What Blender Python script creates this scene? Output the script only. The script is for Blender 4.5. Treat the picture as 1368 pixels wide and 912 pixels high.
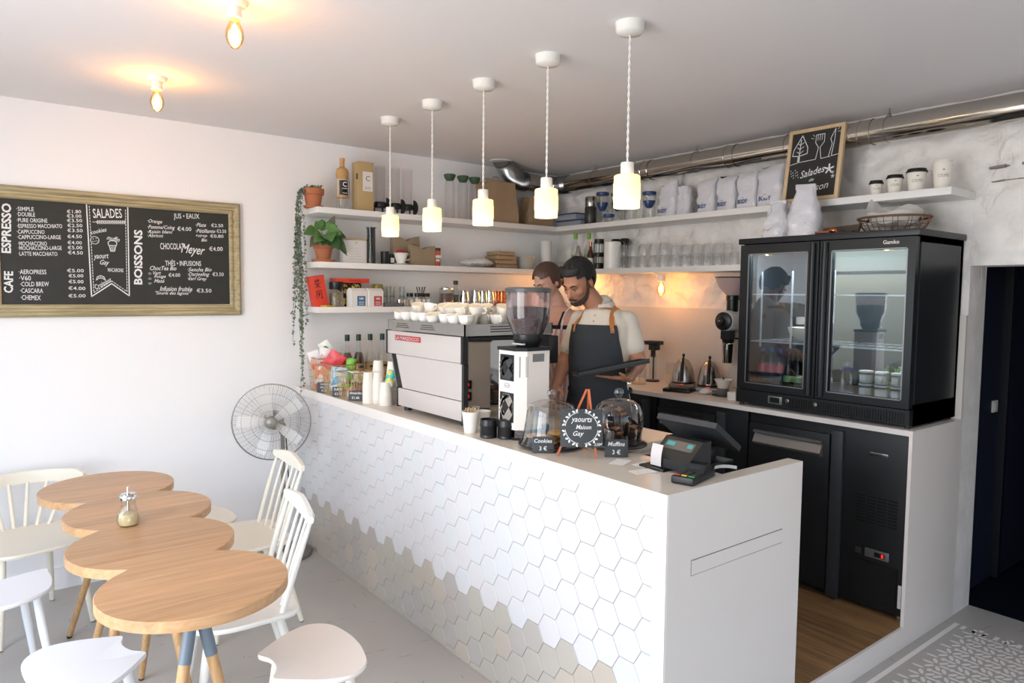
import bpy, bmesh, math, random
from mathutils import Matrix, Vector, noise
random.seed(7)
PI = math.pi
S = bpy.context.scene
C = S.collection
for o in list(bpy.data.objects): bpy.data.objects.remove(o)

# ---------------------------------------------------------------- camera
CP = Vector((-4.1218, -4.6585, 1.6937))
yaw, pitch, roll = 0.91119, -0.06803, 0.00946
F = Vector((math.cos(yaw)*math.cos(pitch), math.sin(yaw)*math.cos(pitch), math.sin(pitch)))
R0 = Vector((math.sin(yaw), -math.cos(yaw), 0)); U0 = R0.cross(F)
RR = R0*math.cos(roll)+U0*math.sin(roll); UU = U0*math.cos(roll)-R0*math.sin(roll)
cam = bpy.data.cameras.new('camera'); cam.lens = 947.3*36/1368; cam.sensor_width = 36; cam.clip_start = .05
co = bpy.data.objects.new('camera', cam); C.objects.link(co)
co.matrix_world = Matrix(((RR.x, UU.x, -F.x, CP.x), (RR.y, UU.y, -F.y, CP.y), (RR.z, UU.z, -F.z, CP.z), (0, 0, 0, 1)))
S.camera = co

# ---------------------------------------------------------------- world, daylight, exposure
W = bpy.data.worlds.new('sky'); S.world = W; W.use_nodes = True
nt = W.node_tree; bg = nt.nodes['Background']
sk = nt.nodes.new('ShaderNodeTexSky'); sk.sky_type = 'NISHITA'; sk.sun_disc = False; sk.sun_elevation = math.radians(48); sk.sun_rotation = math.radians(120)
nt.links.new(sk.outputs[0], bg.inputs[0]); bg.inputs[1].default_value = .22

def lamp(name, kind, loc, power, color, size=.1, size_y=None, rot=(0, 0, 0), spread=None):
    l = bpy.data.lights.new(name, kind); l.energy = power; l.color = color
    if kind == 'AREA':
        l.shape = 'RECTANGLE'; l.size = size; l.size_y = size_y or size
        if spread: l.spread = spread
    elif kind != 'SUN': l.shadow_soft_size = size
    o = bpy.data.objects.new(name, l); o.location = loc; o.rotation_euler = rot; C.objects.link(o); return o
# daylight coming through the shop window (the wall behind and left of the camera) plus a fill lamp added behind the camera
lamp('window_daylight', 'AREA', (-5.5, -3.0, 1.4), 150, (.965, .98, 1), 5.4, 2.35, (0, -PI/2-.16, 0))
lamp('rear_fill', 'AREA', (-3.4, -6.85, 1.3), 10, (1, .96, .92), 3.2, 2.2, (PI/2, 0, 0))
S.view_settings.view_transform = 'Standard'; S.view_settings.look = 'None'
S.view_settings.gamma = 1; S.view_settings.use_curve_mapping = False
S.view_settings.exposure = 0.72

# ---------------------------------------------------------------- helpers: mesh builder
class MB:
    def __init__(s): s.v = []; s.f = []; s.mi = []; s.cur = 0
    def add(s, vs, fs, M=None):
        n = len(s.v)
        for p in vs:
            p = Vector(p); s.v.append(tuple(M @ p) if M else tuple(p))
        for f in fs: s.f.append([i+n for i in f]); s.mi.append(s.cur)
        return s
    def box(s, x0, y0, z0, x1, y1, z1, M=None):
        if x0 > x1: x0, x1 = x1, x0
        if y0 > y1: y0, y1 = y1, y0
        if z0 > z1: z0, z1 = z1, z0
        v = [(x0,y0,z0),(x1,y0,z0),(x1,y1,z0),(x0,y1,z0),(x0,y0,z1),(x1,y0,z1),(x1,y1,z1),(x0,y1,z1)]
        return s.add(v, [(3,2,1,0),(4,5,6,7),(0,1,5,4),(1,2,6,5),(2,3,7,6),(3,0,4,7)], M)
    def hexa(s, b, t, M=None):
        """bottom quad, top quad (both counter-clockwise seen from above)"""
        return s.add(list(b)+list(t), [(3,2,1,0),(4,5,6,7),(0,1,5,4),(1,2,6,5),(2,3,7,6),(3,0,4,7)], M)
    def lathe(s, prof, c=(0,0,0), n=24, M=None, cap=True):
        vs = []; fs = []
        for r, z in prof:
            for k in range(n):
                a = 2*PI*k/n; vs.append((c[0]+r*math.cos(a), c[1]+r*math.sin(a), c[2]+z))
        for i in range(len(prof)-1):
            for k in range(n):
                j = (k+1) % n; fs.append((i*n+k, i*n+j, (i+1)*n+j, (i+1)*n+k))
        if cap:
            if prof[0][0] > 1e-5: fs.append(tuple(range(n-1, -1, -1)))
            if prof[-1][0] > 1e-5: fs.append(tuple((len(prof)-1)*n+k for k in range(n)))
        return s.add(vs, fs, M)
    def cyl(s, c, r, h, n=20, r2=None, M=None): return s.lathe([(r, 0), (r if r2 is None else r2, h)], c, n, M)
    def tube(s, pts, r, n=8, closed=False, M=None):
        P = [Vector(p) for p in pts]; m = len(P); rs = r if isinstance(r, (list, tuple)) else [r]*m
        vs = []; fs = []; up = None
        for i, p in enumerate(P):
            if closed: t = P[(i+1) % m]-P[i-1]
            else: t = P[min(i+1, m-1)]-P[max(i-1, 0)]
            if t.length < 1e-9: t = Vector((0, 0, 1))
            t.normalize()
            if up is None:
                up = Vector((0, 0, 1)) if abs(t.z) < .9 else Vector((1, 0, 0))
            a = (up-t*up.dot(t))
            if a.length < 1e-6: a = t.orthogonal()
            a.normalize(); b = t.cross(a); up = a
            for k in range(n):
                th = 2*PI*k/n; vs.append(p+a*(rs[i]*math.cos(th))+b*(rs[i]*math.sin(th)))
        for i in range(m if closed else m-1):
            i2 = (i+1) % m
            for k in range(n):
                j = (k+1) % n; fs.append((i*n+k, i*n+j, i2*n+j, i2*n+k))
        if not closed: fs.append(tuple(range(n-1, -1, -1))); fs.append(tuple((m-1)*n+k for k in range(n)))
        return s.add(vs, fs, M)
    def prism(s, poly, z0, z1, M=None):
        n = len(poly)
        vs = [(p[0], p[1], z0) for p in poly]+[(p[0], p[1], z1) for p in poly]
        fs = [tuple(range(n-1, -1, -1)), tuple(range(n, 2*n))]+[(i, (i+1) % n, (i+1) % n+n, i+n) for i in range(n)]
        return s.add(vs, fs, M)
    def ball(s, c, r, n=16, m=10, M=None):
        if not isinstance(r, (tuple, list)): r = (r, r, r)
        vs = []; fs = []
        for i in range(m+1):
            ph = PI*i/m-PI/2
            for k in range(n):
                a = 2*PI*k/n; vs.append((c[0]+r[0]*math.cos(ph)*math.cos(a), c[1]+r[1]*math.cos(ph)*math.sin(a), c[2]+r[2]*math.sin(ph)))
        for i in range(m):
            for k in range(n):
                j = (k+1) % n; fs.append((i*n+k, i*n+j, (i+1)*n+j, (i+1)*n+k))
        return s.add(vs, fs, M)
    def grid(s, fn, nu, nv, M=None):
        vs = [fn(i/nu, j/nv) for j in range(nv+1) for i in range(nu+1)]
        fs = [(j*(nu+1)+i, j*(nu+1)+i+1, (j+1)*(nu+1)+i+1, (j+1)*(nu+1)+i) for j in range(nv) for i in range(nu)]
        return s.add(vs, fs, M)
    def mesh(s, name, mats, smooth=True):
        me = bpy.data.meshes.new(name); me.from_pydata(s.v, [], s.f)
        if not isinstance(mats, (list, tuple)): mats = [mats]
        for m in mats: me.materials.append(m)
        for p, i in zip(me.polygons, s.mi): p.material_index = i
        me.validate(); me.update()
        if smooth:
            me.polygons.foreach_set('use_smooth', [True]*len(me.polygons))
            try: me.set_sharp_from_angle(angle=math.radians(38))
            except Exception: pass
        return me

def rbox(mb, x0, y0, z0, x1, y1, z1, b=.004, M=None):
    """box with chamfered edges"""
    if x0 > x1: x0, x1 = x1, x0
    if y0 > y1: y0, y1 = y1, y0
    if z0 > z1: z0, z1 = z1, z0
    bm = bmesh.new(); bmesh.ops.create_cube(bm, size=1)
    for v in bm.verts: v.co = Vector(((x0+x1)/2+v.co.x*(x1-x0), (y0+y1)/2+v.co.y*(y1-y0), (z0+z1)/2+v.co.z*(z1-z0)))
    b = min(b, (x1-x0)*.45, (y1-y0)*.45, (z1-z0)*.45)
    bmesh.ops.bevel(bm, geom=bm.edges[:], offset=b, segments=2, affect='EDGES', profile=.6)
    bm.verts.index_update()
    mb.add([v.co.copy() for v in bm.verts], [[v.index for v in f.verts] for f in bm.faces], M); bm.free(); return mb

def put(name, mb, mat, parent=None, smooth=True, label=None, cat=None, group=None, kind=None, loc=None, rz=0, weld=False):
    me = mb if isinstance(mb, bpy.types.Mesh) else mb.mesh(name, mat, smooth)
    o = bpy.data.objects.new(name, me); C.objects.link(o)
    if parent: o.parent = parent
    if loc is not None: o.location = loc
    if rz: o.rotation_euler = (0, 0, rz)
    if label: o['label'] = label
    if cat: o['category'] = cat
    if group: o['group'] = group
    if kind: o['kind'] = kind
    return o
def thing(name, label, cat, loc=(0,0,0), rz=0, group=None):
    o = bpy.data.objects.new(name, None); C.objects.link(o); o.location = loc; o.rotation_euler = (0, 0, rz)
    o.empty_display_size = .05; o['label'] = label; o['category'] = cat
    if group: o['group'] = group
    return o
def dup(root, loc, rz=0, label=None, scale=None):
    kids = [ch for ch in KIDS(root)]
    r = root.copy(); C.objects.link(r); r.location = loc; r.rotation_euler = (0, 0, rz)
    if scale: r.scale = scale
    if label: r['label'] = label
    for ch in kids:
        c = ch.copy(); C.objects.link(c); c.parent = r
        for g in KIDS(ch):
            d = g.copy(); C.objects.link(d); d.parent = c
    return r
def KIDS(o): return [x for x in C.objects if x.parent == o]

# ---------------------------------------------------------------- helpers: materials
def lin(h):
    h = h.lstrip('#'); r = [int(h[i:i+2], 16)/255 for i in (0, 2, 4)]
    return tuple((c/12.92 if c <= .04045 else ((c+.055)/1.055)**2.4) for c in r)+(1,)
MATS = {}
def mat(name, col='#ffffff', rough=.5, metal=0, bump=0, bscale=60, var=0, vscale=8, spec=.5, coat=0, stretch=None, emit=None, es=0, trans=0, sss=0, sheen=0):
    m = bpy.data.materials.new(name); m.use_nodes = True; MATS[name] = m
    n = m.node_tree.nodes; L = m.node_tree.links; b = n['Principled BSDF']
    c = lin(col); b.inputs['Base Color'].default_value = c; b.inputs['Roughness'].default_value = rough; b.inputs['Metallic'].default_value = metal
    b.inputs['Specular IOR Level'].default_value = spec; b.inputs['Coat Weight'].default_value = coat
    if trans: b.inputs['Transmission Weight'].default_value = trans
    if sheen: b.inputs['Sheen Weight'].default_value = sheen
    if sss: b.inputs['Subsurface Weight'].default_value = sss; b.inputs['Subsurface Radius'].default_value = (.02, .008, .004); b.inputs['Subsurface Scale'].default_value = 1
    if emit: b.inputs['Emission Color'].default_value = lin(emit); b.inputs['Emission Strength'].default_value = es
    tc = n.new('ShaderNodeTexCoord'); mp = n.new('ShaderNodeMapping'); L.new(tc.outputs['Object'], mp.inputs[0])
    if stretch: mp.inputs['Scale'].default_value = stretch
    if var:
        t = n.new('ShaderNodeTexNoise'); t.inputs['Scale'].default_value = vscale; t.inputs['Detail'].default_value = 5
        L.new(mp.outputs[0], t.inputs[0])
        r = n.new('ShaderNodeMapRange'); r.inputs[1].default_value = .3; r.inputs[2].default_value = .7; r.inputs[3].default_value = 1-var; r.inputs[4].default_value = 1+var*.6
        L.new(t.outputs[0], r.inputs[0])
        mx = n.new('ShaderNodeVectorMath'); mx.operation = 'SCALE'; mx.inputs[0].default_value = c[:3]; L.new(r.outputs[0], mx.inputs['Scale'])
        L.new(mx.outputs[0], b.inputs['Base Color'])
    if bump:
        t2 = n.new('ShaderNodeTexNoise'); t2.inputs['Scale'].default_value = bscale; t2.inputs['Detail'].default_value = 6
        L.new(mp.outputs[0], t2.inputs[0])
        bp = n.new('ShaderNodeBump'); bp.inputs['Strength'].default_value = bump; bp.inputs['Distance'].default_value = .01
        L.new(t2.outputs[0], bp.inputs['Height']); L.new(bp.outputs[0], b.inputs['Normal'])
    return m
def glass(name, tint='#ffffff', refl=1.0, rough=.02, dens=0.0):
    """thin clear glass: transparent body with a fresnel reflection; dens adds a little body colour"""
    m = bpy.data.materials.new(name); m.use_nodes = True; MATS[name] = m
    n = m.node_tree.nodes; L = m.node_tree.links; n.clear()
    o = n.new('ShaderNodeOutputMaterial'); tr = n.new('ShaderNodeBsdfTransparent'); tr.inputs[0].default_value = lin(tint)
    g = n.new('ShaderNodeBsdfGlossy'); g.inputs['Roughness'].default_value = rough
    lw = n.new('ShaderNodeLayerWeight'); lw.inputs[0].default_value = .35
    mr = n.new('ShaderNodeMapRange'); mr.inputs[3].default_value = .05*refl; mr.inputs[4].default_value = .75*refl; L.new(lw.outputs['Facing'], mr.inputs[0])
    mx = n.new('ShaderNodeMixShader'); L.new(mr.outputs[0], mx.inputs[0]); L.new(tr.outputs[0], mx.inputs[1]); L.new(g.outputs[0], mx.inputs[2])
    if dens:
        d = n.new('ShaderNodeBsdfDiffuse'); d.inputs[0].default_value = lin(tint); m2 = n.new('ShaderNodeMixShader'); m2.inputs[0].default_value = dens
        L.new(mx.outputs[0], m2.inputs[1]); L.new(d.outputs[0], m2.inputs[2]); mx = m2
    L.new(mx.outputs[0], o.inputs[0]); return m
def wood(name, c1, c2, axis='x', rough=.45, scale=1.0, plank=0, pieces=False):
    m = bpy.data.materials.new(name); m.use_nodes = True; MATS[name] = m
    n = m.node_tree.nodes; L = m.node_tree.links; b = n['Principled BSDF']; b.inputs['Roughness'].default_value = rough
    tc = n.new('ShaderNodeTexCoord'); mp = n.new('ShaderNodeMapping'); L.new(tc.outputs['Object'], mp.inputs[0])
    sc = {'x': (1.2, 22, 22), 'y': (22, 1.2, 22), 'z': (22, 22, 1.2)}[axis]; mp.inputs['Scale'].default_value = tuple(k*scale for k in sc)
    t = n.new('ShaderNodeTexNoise'); t.inputs['Scale'].default_value = 3; t.inputs['Detail'].default_value = 8; t.inputs['Roughness'].default_value = .62; t.inputs['Distortion'].default_value = .6
    L.new(mp.outputs[0], t.inputs[0])
    r = n.new('ShaderNodeValToRGB'); r.color_ramp.elements[0].position = .3; r.color_ramp.elements[1].position = .72
    r.color_ramp.elements[0].color = lin(c1); r.color_ramp.elements[1].color = lin(c2); L.new(t.outputs[0], r.inputs[0])
    out = r.outputs[0]
    if plank or pieces:
        if plank:
            sp = n.new('ShaderNodeSeparateXYZ'); L.new(tc.outputs['Object'], sp.inputs[0])
            dv = n.new('ShaderNodeMath'); dv.operation = 'DIVIDE'; dv.inputs[1].default_value = plank; L.new(sp.outputs['Y' if axis == 'x' else 'X'], dv.inputs[0])
            fl = n.new('ShaderNodeMath'); fl.operation = 'FLOOR'; L.new(dv.outputs[0], fl.inputs[0])
            wn = n.new('ShaderNodeTexWhiteNoise'); wn.noise_dimensions = '1D'; L.new(fl.outputs[0], wn.inputs['W']); src = wn.outputs['Value']
        else:
            oi = n.new('ShaderNodeObjectInfo'); src = oi.outputs['Random']
            av = n.new('ShaderNodeVectorMath'); av.operation = 'SCALE'; av.inputs[0].default_value = (9, 5, 7); L.new(src, av.inputs['Scale']); L.new(av.outputs[0], mp.inputs['Location'])
        mr = n.new('ShaderNodeMapRange'); mr.inputs[3].default_value = .86; mr.inputs[4].default_value = 1.08; L.new(src, mr.inputs[0])
        vm = n.new('ShaderNodeVectorMath'); vm.operation = 'SCALE'; L.new(out, vm.inputs[0]); L.new(mr.outputs[0], vm.inputs['Scale']); out = vm.outputs[0]
    L.new(out, b.inputs['Base Color'])
    bp = n.new('ShaderNodeBump'); bp.inputs['Strength'].default_value = .12; bp.inputs['Distance'].default_value = .004; L.new(t.outputs[0], bp.inputs['Height']); L.new(bp.outputs[0], b.inputs['Normal'])
    return m

wall_m = mat('white_plaster', '#f8f8fa', .75, bump=.12, bscale=90)
ceil_m = mat('ceiling_paint', '#ebe8e8', .8, bump=.05, bscale=60)
corian = mat('white_solid_surface', '#ece5e0', .28, var=.01, spec=.5)
top_m = mat('cream_worktop', '#ded4c6', .2, var=.03, vscale=30)
shelf_m = mat('white_lacquer_shelf', '#e9e7e5', .4)
white = mat('white_gloss_paint', '#f3f2ee', .3)
ivory = mat('ivory_paint', '#efeadb', .35)
porcelain = mat('porcelain', '#f2f0ea', .15, coat=.3)
pcream = mat('cream_glaze', '#ece2cc', .2)
black = mat('black_plastic', '#17181a', .35)
blackm = mat('black_satin_metal', '#1e2023', .42, metal=.2)
fridge_m = mat('charcoal_coated_steel', '#23262a', .36, metal=.35, bump=.03, bscale=400)
darkg = mat('dark_grey_plastic', '#34373b', .45)
greym = mat('grey_anodised', '#8a8b8d', .38, metal=.7)
steel = mat('brushed_steel', '#b9b7b3', .24, metal=1, bump=.05, bscale=200, stretch=(1, 1, 40))
chrome = mat('polished_chrome', '#d6d4d0', .06, metal=1)
mirror = mat('mirror_steel', '#b8b6b2', .05, metal=1)
duct_m = mat('galvanised_duct', '#c9c4bc', .13, metal=1, bump=.10, bscale=14, stretch=(1, .25, 1))
flex_m = mat('flexible_aluminium', '#9c9d9e', .25, metal=1)
copper = mat('copper', '#c8764f', .2, metal=1)
copperw = mat('copper_wire', '#86604a', .45, metal=.5)
brass = mat('brass_wire', '#b69872', .4, metal=.6)
g_clear = glass('clear_glass', '#f7f9f8', .7)
g_green = glass('pale_green_glass', '#ffffff', 1.0, dens=.07)
g_thin = glass('thin_glass_tube', '#f8f7f7', .4)
g_pane = glass('door_pane_glass', '#eef3f6', 1.5, .01)
g_smoke = glass('smoked_plastic', '#74706a', .8)
g_hop = glass('hopper_plastic', '#d8ccd0', 1.0, .05, dens=.06)
g_dome = glass('dome_glass', '#f3f4f4', 1.0)
g_bottleg = glass('green_bottle_glass', '#3f8a55', .8)
g_bottleb = glass('blue_bottle_plastic', '#c6dcee', .9)
terra = mat('terracotta', '#b7714f', .8, bump=.1, bscale=120, var=.08)
kraft = mat('kraft_paper', '#a98e70', .85, bump=.4, bscale=18, var=.06)
kraftd = mat('brown_paper_filter', '#9c8a72', .85, bump=.3, bscale=20)
card = mat('tan_cardboard', '#c0a677', .7)
paper = mat('white_paper', '#e9e6e3', .7)
cuppaper = mat('paper_cup_white', '#f0eae0', .6)
foil = mat('white_foil_bag', '#dcdae0', .17, bump=1.0, bscale=16)
red_m = mat('red_box', '#d8432f', .5)
chalk = mat('chalk_white', '#e8e8e8', .9)
slate = mat('chalkboard_black', '#2b2c29', .6, var=.10, vscale=14)
slateg = mat('slate_tag', '#3a3c3e', .55)
frame_m = wood('distressed_gilt_wood', '#8d7f5e', '#cbbd97', 'x', .55, .8)
pine = wood('pale_pine', '#cfae84', '#e3c9a3', 'z', .5)
oak = wood('oak_tabletop', '#b98d63', '#d3aa80', 'x', .38, .7, plank=.096)
beech = wood('beech_leg', '#b98f60', '#d5ae7f', 'z', .5)
plank_m = wood('oak_floorboard', '#715238', '#a88358', 'y', .5, .8, pieces=True)
steelblue = mat('grey_blue_paint', '#6d7b89', .4)
orange = mat('orange_wood', '#c3643a', .55)
leather = mat('tan_leather', '#c07a3f', .55, bump=.1, bscale=150)
green_cap = mat('dark_green_cap', '#1f3b34', .45)
green_cork = mat('green_rubber', '#3c5a3e', .6)
lime = mat('lime_cap', '#7fb83a', .5)
blue_p = mat('blue_plastic', '#27457f', .4)
led_red = mat('red_led', '#200000', .5, emit='#ff2a1c', es=1.1)
led_cy = mat('cyan_display', '#083030', .5, emit='#5fe0e0', es=.3)
grout = mat('grout', '#8b847e', .9)
# ================================================================ SETTING
def slab(name, x0, y0, z0, x1, y1, z1, m, kind='structure'):
    return put(name, MB().box(x0, y0, z0, x1, y1, z1), m, smooth=False, kind=kind)
def floor_material():
    m = mat('grey_painted_floor', '#bbb7b2', .34, var=.05, vscale=2.2); n = m.node_tree.nodes; L = m.node_tree.links; b = n['Principled BSDF']
    tc = n.new('ShaderNodeTexCoord'); mp = n.new('ShaderNodeMapping'); mp.inputs['Rotation'].default_value = (0, 0, .2); L.new(tc.outputs['Object'], mp.inputs[0])
    br = n.new('ShaderNodeTexBrick'); br.inputs['Scale'].default_value = 1; br.inputs['Mortar Size'].default_value = .0012; br.inputs['Brick Width'].default_value = .17; br.inputs['Row Height'].default_value = .1; L.new(mp.outputs[0], br.inputs[0])
    ns = n.new('ShaderNodeTexNoise'); ns.inputs['Scale'].default_value = 9; L.new(tc.outputs['Object'], ns.inputs[0])
    gt = n.new('ShaderNodeMath'); gt.operation = 'GREATER_THAN'; gt.inputs[1].default_value = .60; L.new(ns.outputs[0], gt.inputs[0])
    mu = n.new('ShaderNodeMath'); mu.operation = 'MULTIPLY'; L.new(br.outputs['Fac'], mu.inputs[0]); L.new(gt.outputs[0], mu.inputs[1])
    src = b.inputs['Base Color'].links[0].from_socket
    mx = n.new('ShaderNodeMix'); mx.data_type = 'RGBA'; L.new(mu.outputs[0], mx.inputs['Factor']); L.new(src, mx.inputs[6]); mx.inputs[7].default_value = lin('#75706c')
    L.new(mx.outputs[2], b.inputs['Base Color'])
    bp = n.new('ShaderNodeBump'); bp.invert = True; bp.inputs['Strength'].default_value = .5; bp.inputs['Distance'].default_value = .002; L.new(mu.outputs[0], bp.inputs['Height']); L.new(bp.outputs[0], b.inputs['Normal'])
    return m
slab('floor', -5.4, -6.8, -.1, .22, 0, 0, floor_material())
slab('ceiling', -5.4, -6.8, 2.702, .22, 0, 2.85, ceil_m)
slab('wall_left', -5.4, 0, 0, .22, .15, 2.85, wall_m)
rw = MB(); rw.box(-5.4, -6.8, 0, -5.0, -6.6, 2.702).box(-1.6, -6.8, 0, .22, -6.6, 2.702).box(-5.0, -6.8, 2.4, -1.6, -6.6, 2.702)
put('wall_right', rw, wall_m, smooth=False, kind='structure')
fw = MB(); fw.box(-5.4, -6.6, 0, -5.2, -5.8, 2.702).box(-5.4, -.12, 0, -5.2, 0, 2.702).box(-5.4, -5.8, 2.6, -5.2, -.12, 2.702).box(-5.4, -5.8, 0, -5.2, -.12, .2)
put('wall_front', fw, wall_m, smooth=False, kind='structure')
w1 = MB()
for y in (-5.8, -4.45, -3.05, -1.65, -.18): w1.box(-5.32, y, .2, -5.26, y+.06, 2.6)
w1.box(-5.32, -5.8, .2, -5.26, -.12, .26).box(-5.32, -5.8, 2.54, -5.26, -.12, 2.6).box(-5.32, -5.8, 1.95, -5.26, -.12, 1.99)
put('window_1', w1, white, smooth=False, kind='structure')
d2 = MB()
for x in (-5.0, -4.0, -2.84, -1.66): d2.box(x, -6.72, 0, x+.06, -6.66, 2.4)
d2.box(-5.0, -6.72, 2.34, -1.6, -6.66, 2.4).box(-5.0, -6.72, 0, -1.6, -6.66, .08)
put('door_2', d2, darkg, smooth=False, kind='structure')

# stone wall behind the bar: whitewashed rubble, real relief
def stone_h(y, z):
    p = Vector((y*3.4, z*4.6, 3.1)); w = noise.noise_vector(p*1.2)*.55
    h = abs(noise.fractal(p+w, .8, 2.1, 4))*.55+.35*noise.noise(p*3.3)
    e = min(1, max(0, (z-1.56)/.12))
    return -(.05*h+.010)*(.12+.88*e)
sm = mat('whitewashed_stone', '#f6f1ee', .82, bump=.8, bscale=11, var=.09, vscale=7)  # noise tone paints the grey shade of the relief into the colour
n = sm.node_tree.nodes; L = sm.node_tree.links; b_ = n['Principled BSDF']
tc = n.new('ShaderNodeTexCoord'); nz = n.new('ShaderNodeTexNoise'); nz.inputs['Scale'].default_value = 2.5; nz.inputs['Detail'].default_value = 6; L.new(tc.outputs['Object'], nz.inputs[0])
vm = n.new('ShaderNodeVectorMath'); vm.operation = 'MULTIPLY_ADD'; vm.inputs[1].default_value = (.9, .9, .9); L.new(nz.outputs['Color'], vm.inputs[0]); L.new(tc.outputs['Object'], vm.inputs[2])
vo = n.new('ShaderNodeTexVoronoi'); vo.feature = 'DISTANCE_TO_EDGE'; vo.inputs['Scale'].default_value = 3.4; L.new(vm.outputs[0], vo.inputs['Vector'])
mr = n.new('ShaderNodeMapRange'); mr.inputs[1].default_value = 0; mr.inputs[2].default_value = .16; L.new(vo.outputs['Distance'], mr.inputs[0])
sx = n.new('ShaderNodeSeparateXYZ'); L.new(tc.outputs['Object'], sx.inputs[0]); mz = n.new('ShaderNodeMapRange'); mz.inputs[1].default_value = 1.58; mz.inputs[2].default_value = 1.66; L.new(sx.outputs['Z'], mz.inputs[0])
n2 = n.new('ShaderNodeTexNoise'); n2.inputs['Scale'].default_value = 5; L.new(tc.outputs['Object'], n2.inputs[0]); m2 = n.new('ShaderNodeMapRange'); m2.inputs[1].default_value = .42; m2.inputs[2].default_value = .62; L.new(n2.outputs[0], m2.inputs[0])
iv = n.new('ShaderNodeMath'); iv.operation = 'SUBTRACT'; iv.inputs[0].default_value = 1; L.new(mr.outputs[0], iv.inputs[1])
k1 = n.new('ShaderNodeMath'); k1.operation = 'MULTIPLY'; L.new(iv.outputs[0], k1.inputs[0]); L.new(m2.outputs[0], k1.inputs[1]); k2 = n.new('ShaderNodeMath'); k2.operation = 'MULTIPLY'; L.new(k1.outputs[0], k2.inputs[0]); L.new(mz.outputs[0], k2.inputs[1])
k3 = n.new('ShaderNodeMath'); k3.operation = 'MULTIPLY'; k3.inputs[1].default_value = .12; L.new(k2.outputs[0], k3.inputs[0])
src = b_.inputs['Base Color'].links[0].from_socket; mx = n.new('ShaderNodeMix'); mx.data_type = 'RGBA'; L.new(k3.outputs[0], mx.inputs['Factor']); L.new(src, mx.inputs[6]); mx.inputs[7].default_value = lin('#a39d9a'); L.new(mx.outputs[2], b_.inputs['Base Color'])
bp2 = n.new('ShaderNodeBump'); bp2.invert = True; bp2.inputs['Strength'].default_value = .7; bp2.inputs['Distance'].default_value = .012; L.new(k2.outputs[0], bp2.inputs['Height']); L.new(b_.inputs['Normal'].links[0].from_socket, bp2.inputs['Normal']); L.new(bp2.outputs[0], b_.inputs['Normal'])
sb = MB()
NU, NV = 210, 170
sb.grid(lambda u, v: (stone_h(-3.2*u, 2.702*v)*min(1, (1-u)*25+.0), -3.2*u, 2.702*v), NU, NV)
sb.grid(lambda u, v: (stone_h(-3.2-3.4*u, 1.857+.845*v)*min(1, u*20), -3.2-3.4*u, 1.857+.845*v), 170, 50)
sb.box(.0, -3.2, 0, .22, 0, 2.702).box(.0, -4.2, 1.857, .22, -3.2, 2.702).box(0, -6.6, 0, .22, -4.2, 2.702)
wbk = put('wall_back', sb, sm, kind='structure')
# a shallow rebate with two split boards above the doorway
cr = MB()
for (z0, a, b, w) in ((2.335, -3.27, -3.9, .012), (2.27, -3.28, -3.8, .004)):
    for k in range(9):
        y0, y1 = a+(b-a)*k/9, a+(b-a)*(k+1)/9; hx = max(0, -stone_h(y0, z0)); ww = w*(.5+.5*abs(math.sin(k*1.9+1)))
        cr.add([(-hx-.006, y0, z0+.006*math.sin(k)), (-hx-.006, y1, z0+.006*math.sin(k+1)), (-hx-.006, y1, z0+.006*math.sin(k+1)+ww), (-hx-.006, y0, z0+.006*math.sin(k)+ww), (.01, y0, z0), (.01, y1, z0), (.01, y1, z0+w), (.01, y0, z0+w)], [(3, 2, 1, 0), (4, 5, 6, 7), (0, 1, 5, 4), (2, 3, 7, 6)])
put('crack', cr, mat('dark_crack', '#8c8580', .95), wbk, smooth=False)
put('trim_1', MB().box(-.022, -3.2, 1.058, .0, 0, 1.60), mat('painted_splashback', '#e2dad3', .4), smooth=False, kind='structure')
put('baseboard_left', MB().box(-5.2, -.014, 0, -2.36, 0, .12), wall_m, smooth=False, kind='structure')
navy = mat('navy_wall', '#1b2338', .6); navyd = mat('navy_dark_floor', '#10141f', .4)
nb = MB(); nb.box(.22, -3.12, 0, 3, -3.02, 2.6).box(3, -6, 0, 3.1, -3, 2.6).box(.22, -6.1, 0, 3.1, -6, 2.6).box(.22, -6, 2.5, 3.1, -3, 2.6)
put('wall_passage', nb, navy, smooth=False, kind='structure')
slab('floor_passage', .22, -6, -.1, 3, -3.02, -.002, navyd)
d1 = MB(); d1.box(.75, -3.165, .01, .79, -3.12, 2.0).box(1.45, -3.165, .01, 1.49, -3.12, 2.0).box(.75, -3.165, 2.0, 1.49, -3.12, 2.04)
do = put('door_1', d1, navyd, smooth=False, kind='structure')
put('door_panel', MB().box(.79, -3.15, .01, 1.45, -3.12, 2.0), navy, do, smooth=False)
sw = put('light_switch', rbox(MB(), .64, -3.132, 1.02, .71, -3.12, 1.09, .003), paper, label='white light switch plate on the dark passage wall beyond the doorway', cat='switch')
put('rocker', MB().box(.655, -3.136, 1.035, .695, -3.131, 1.075), paper, sw, smooth=False)

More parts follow.
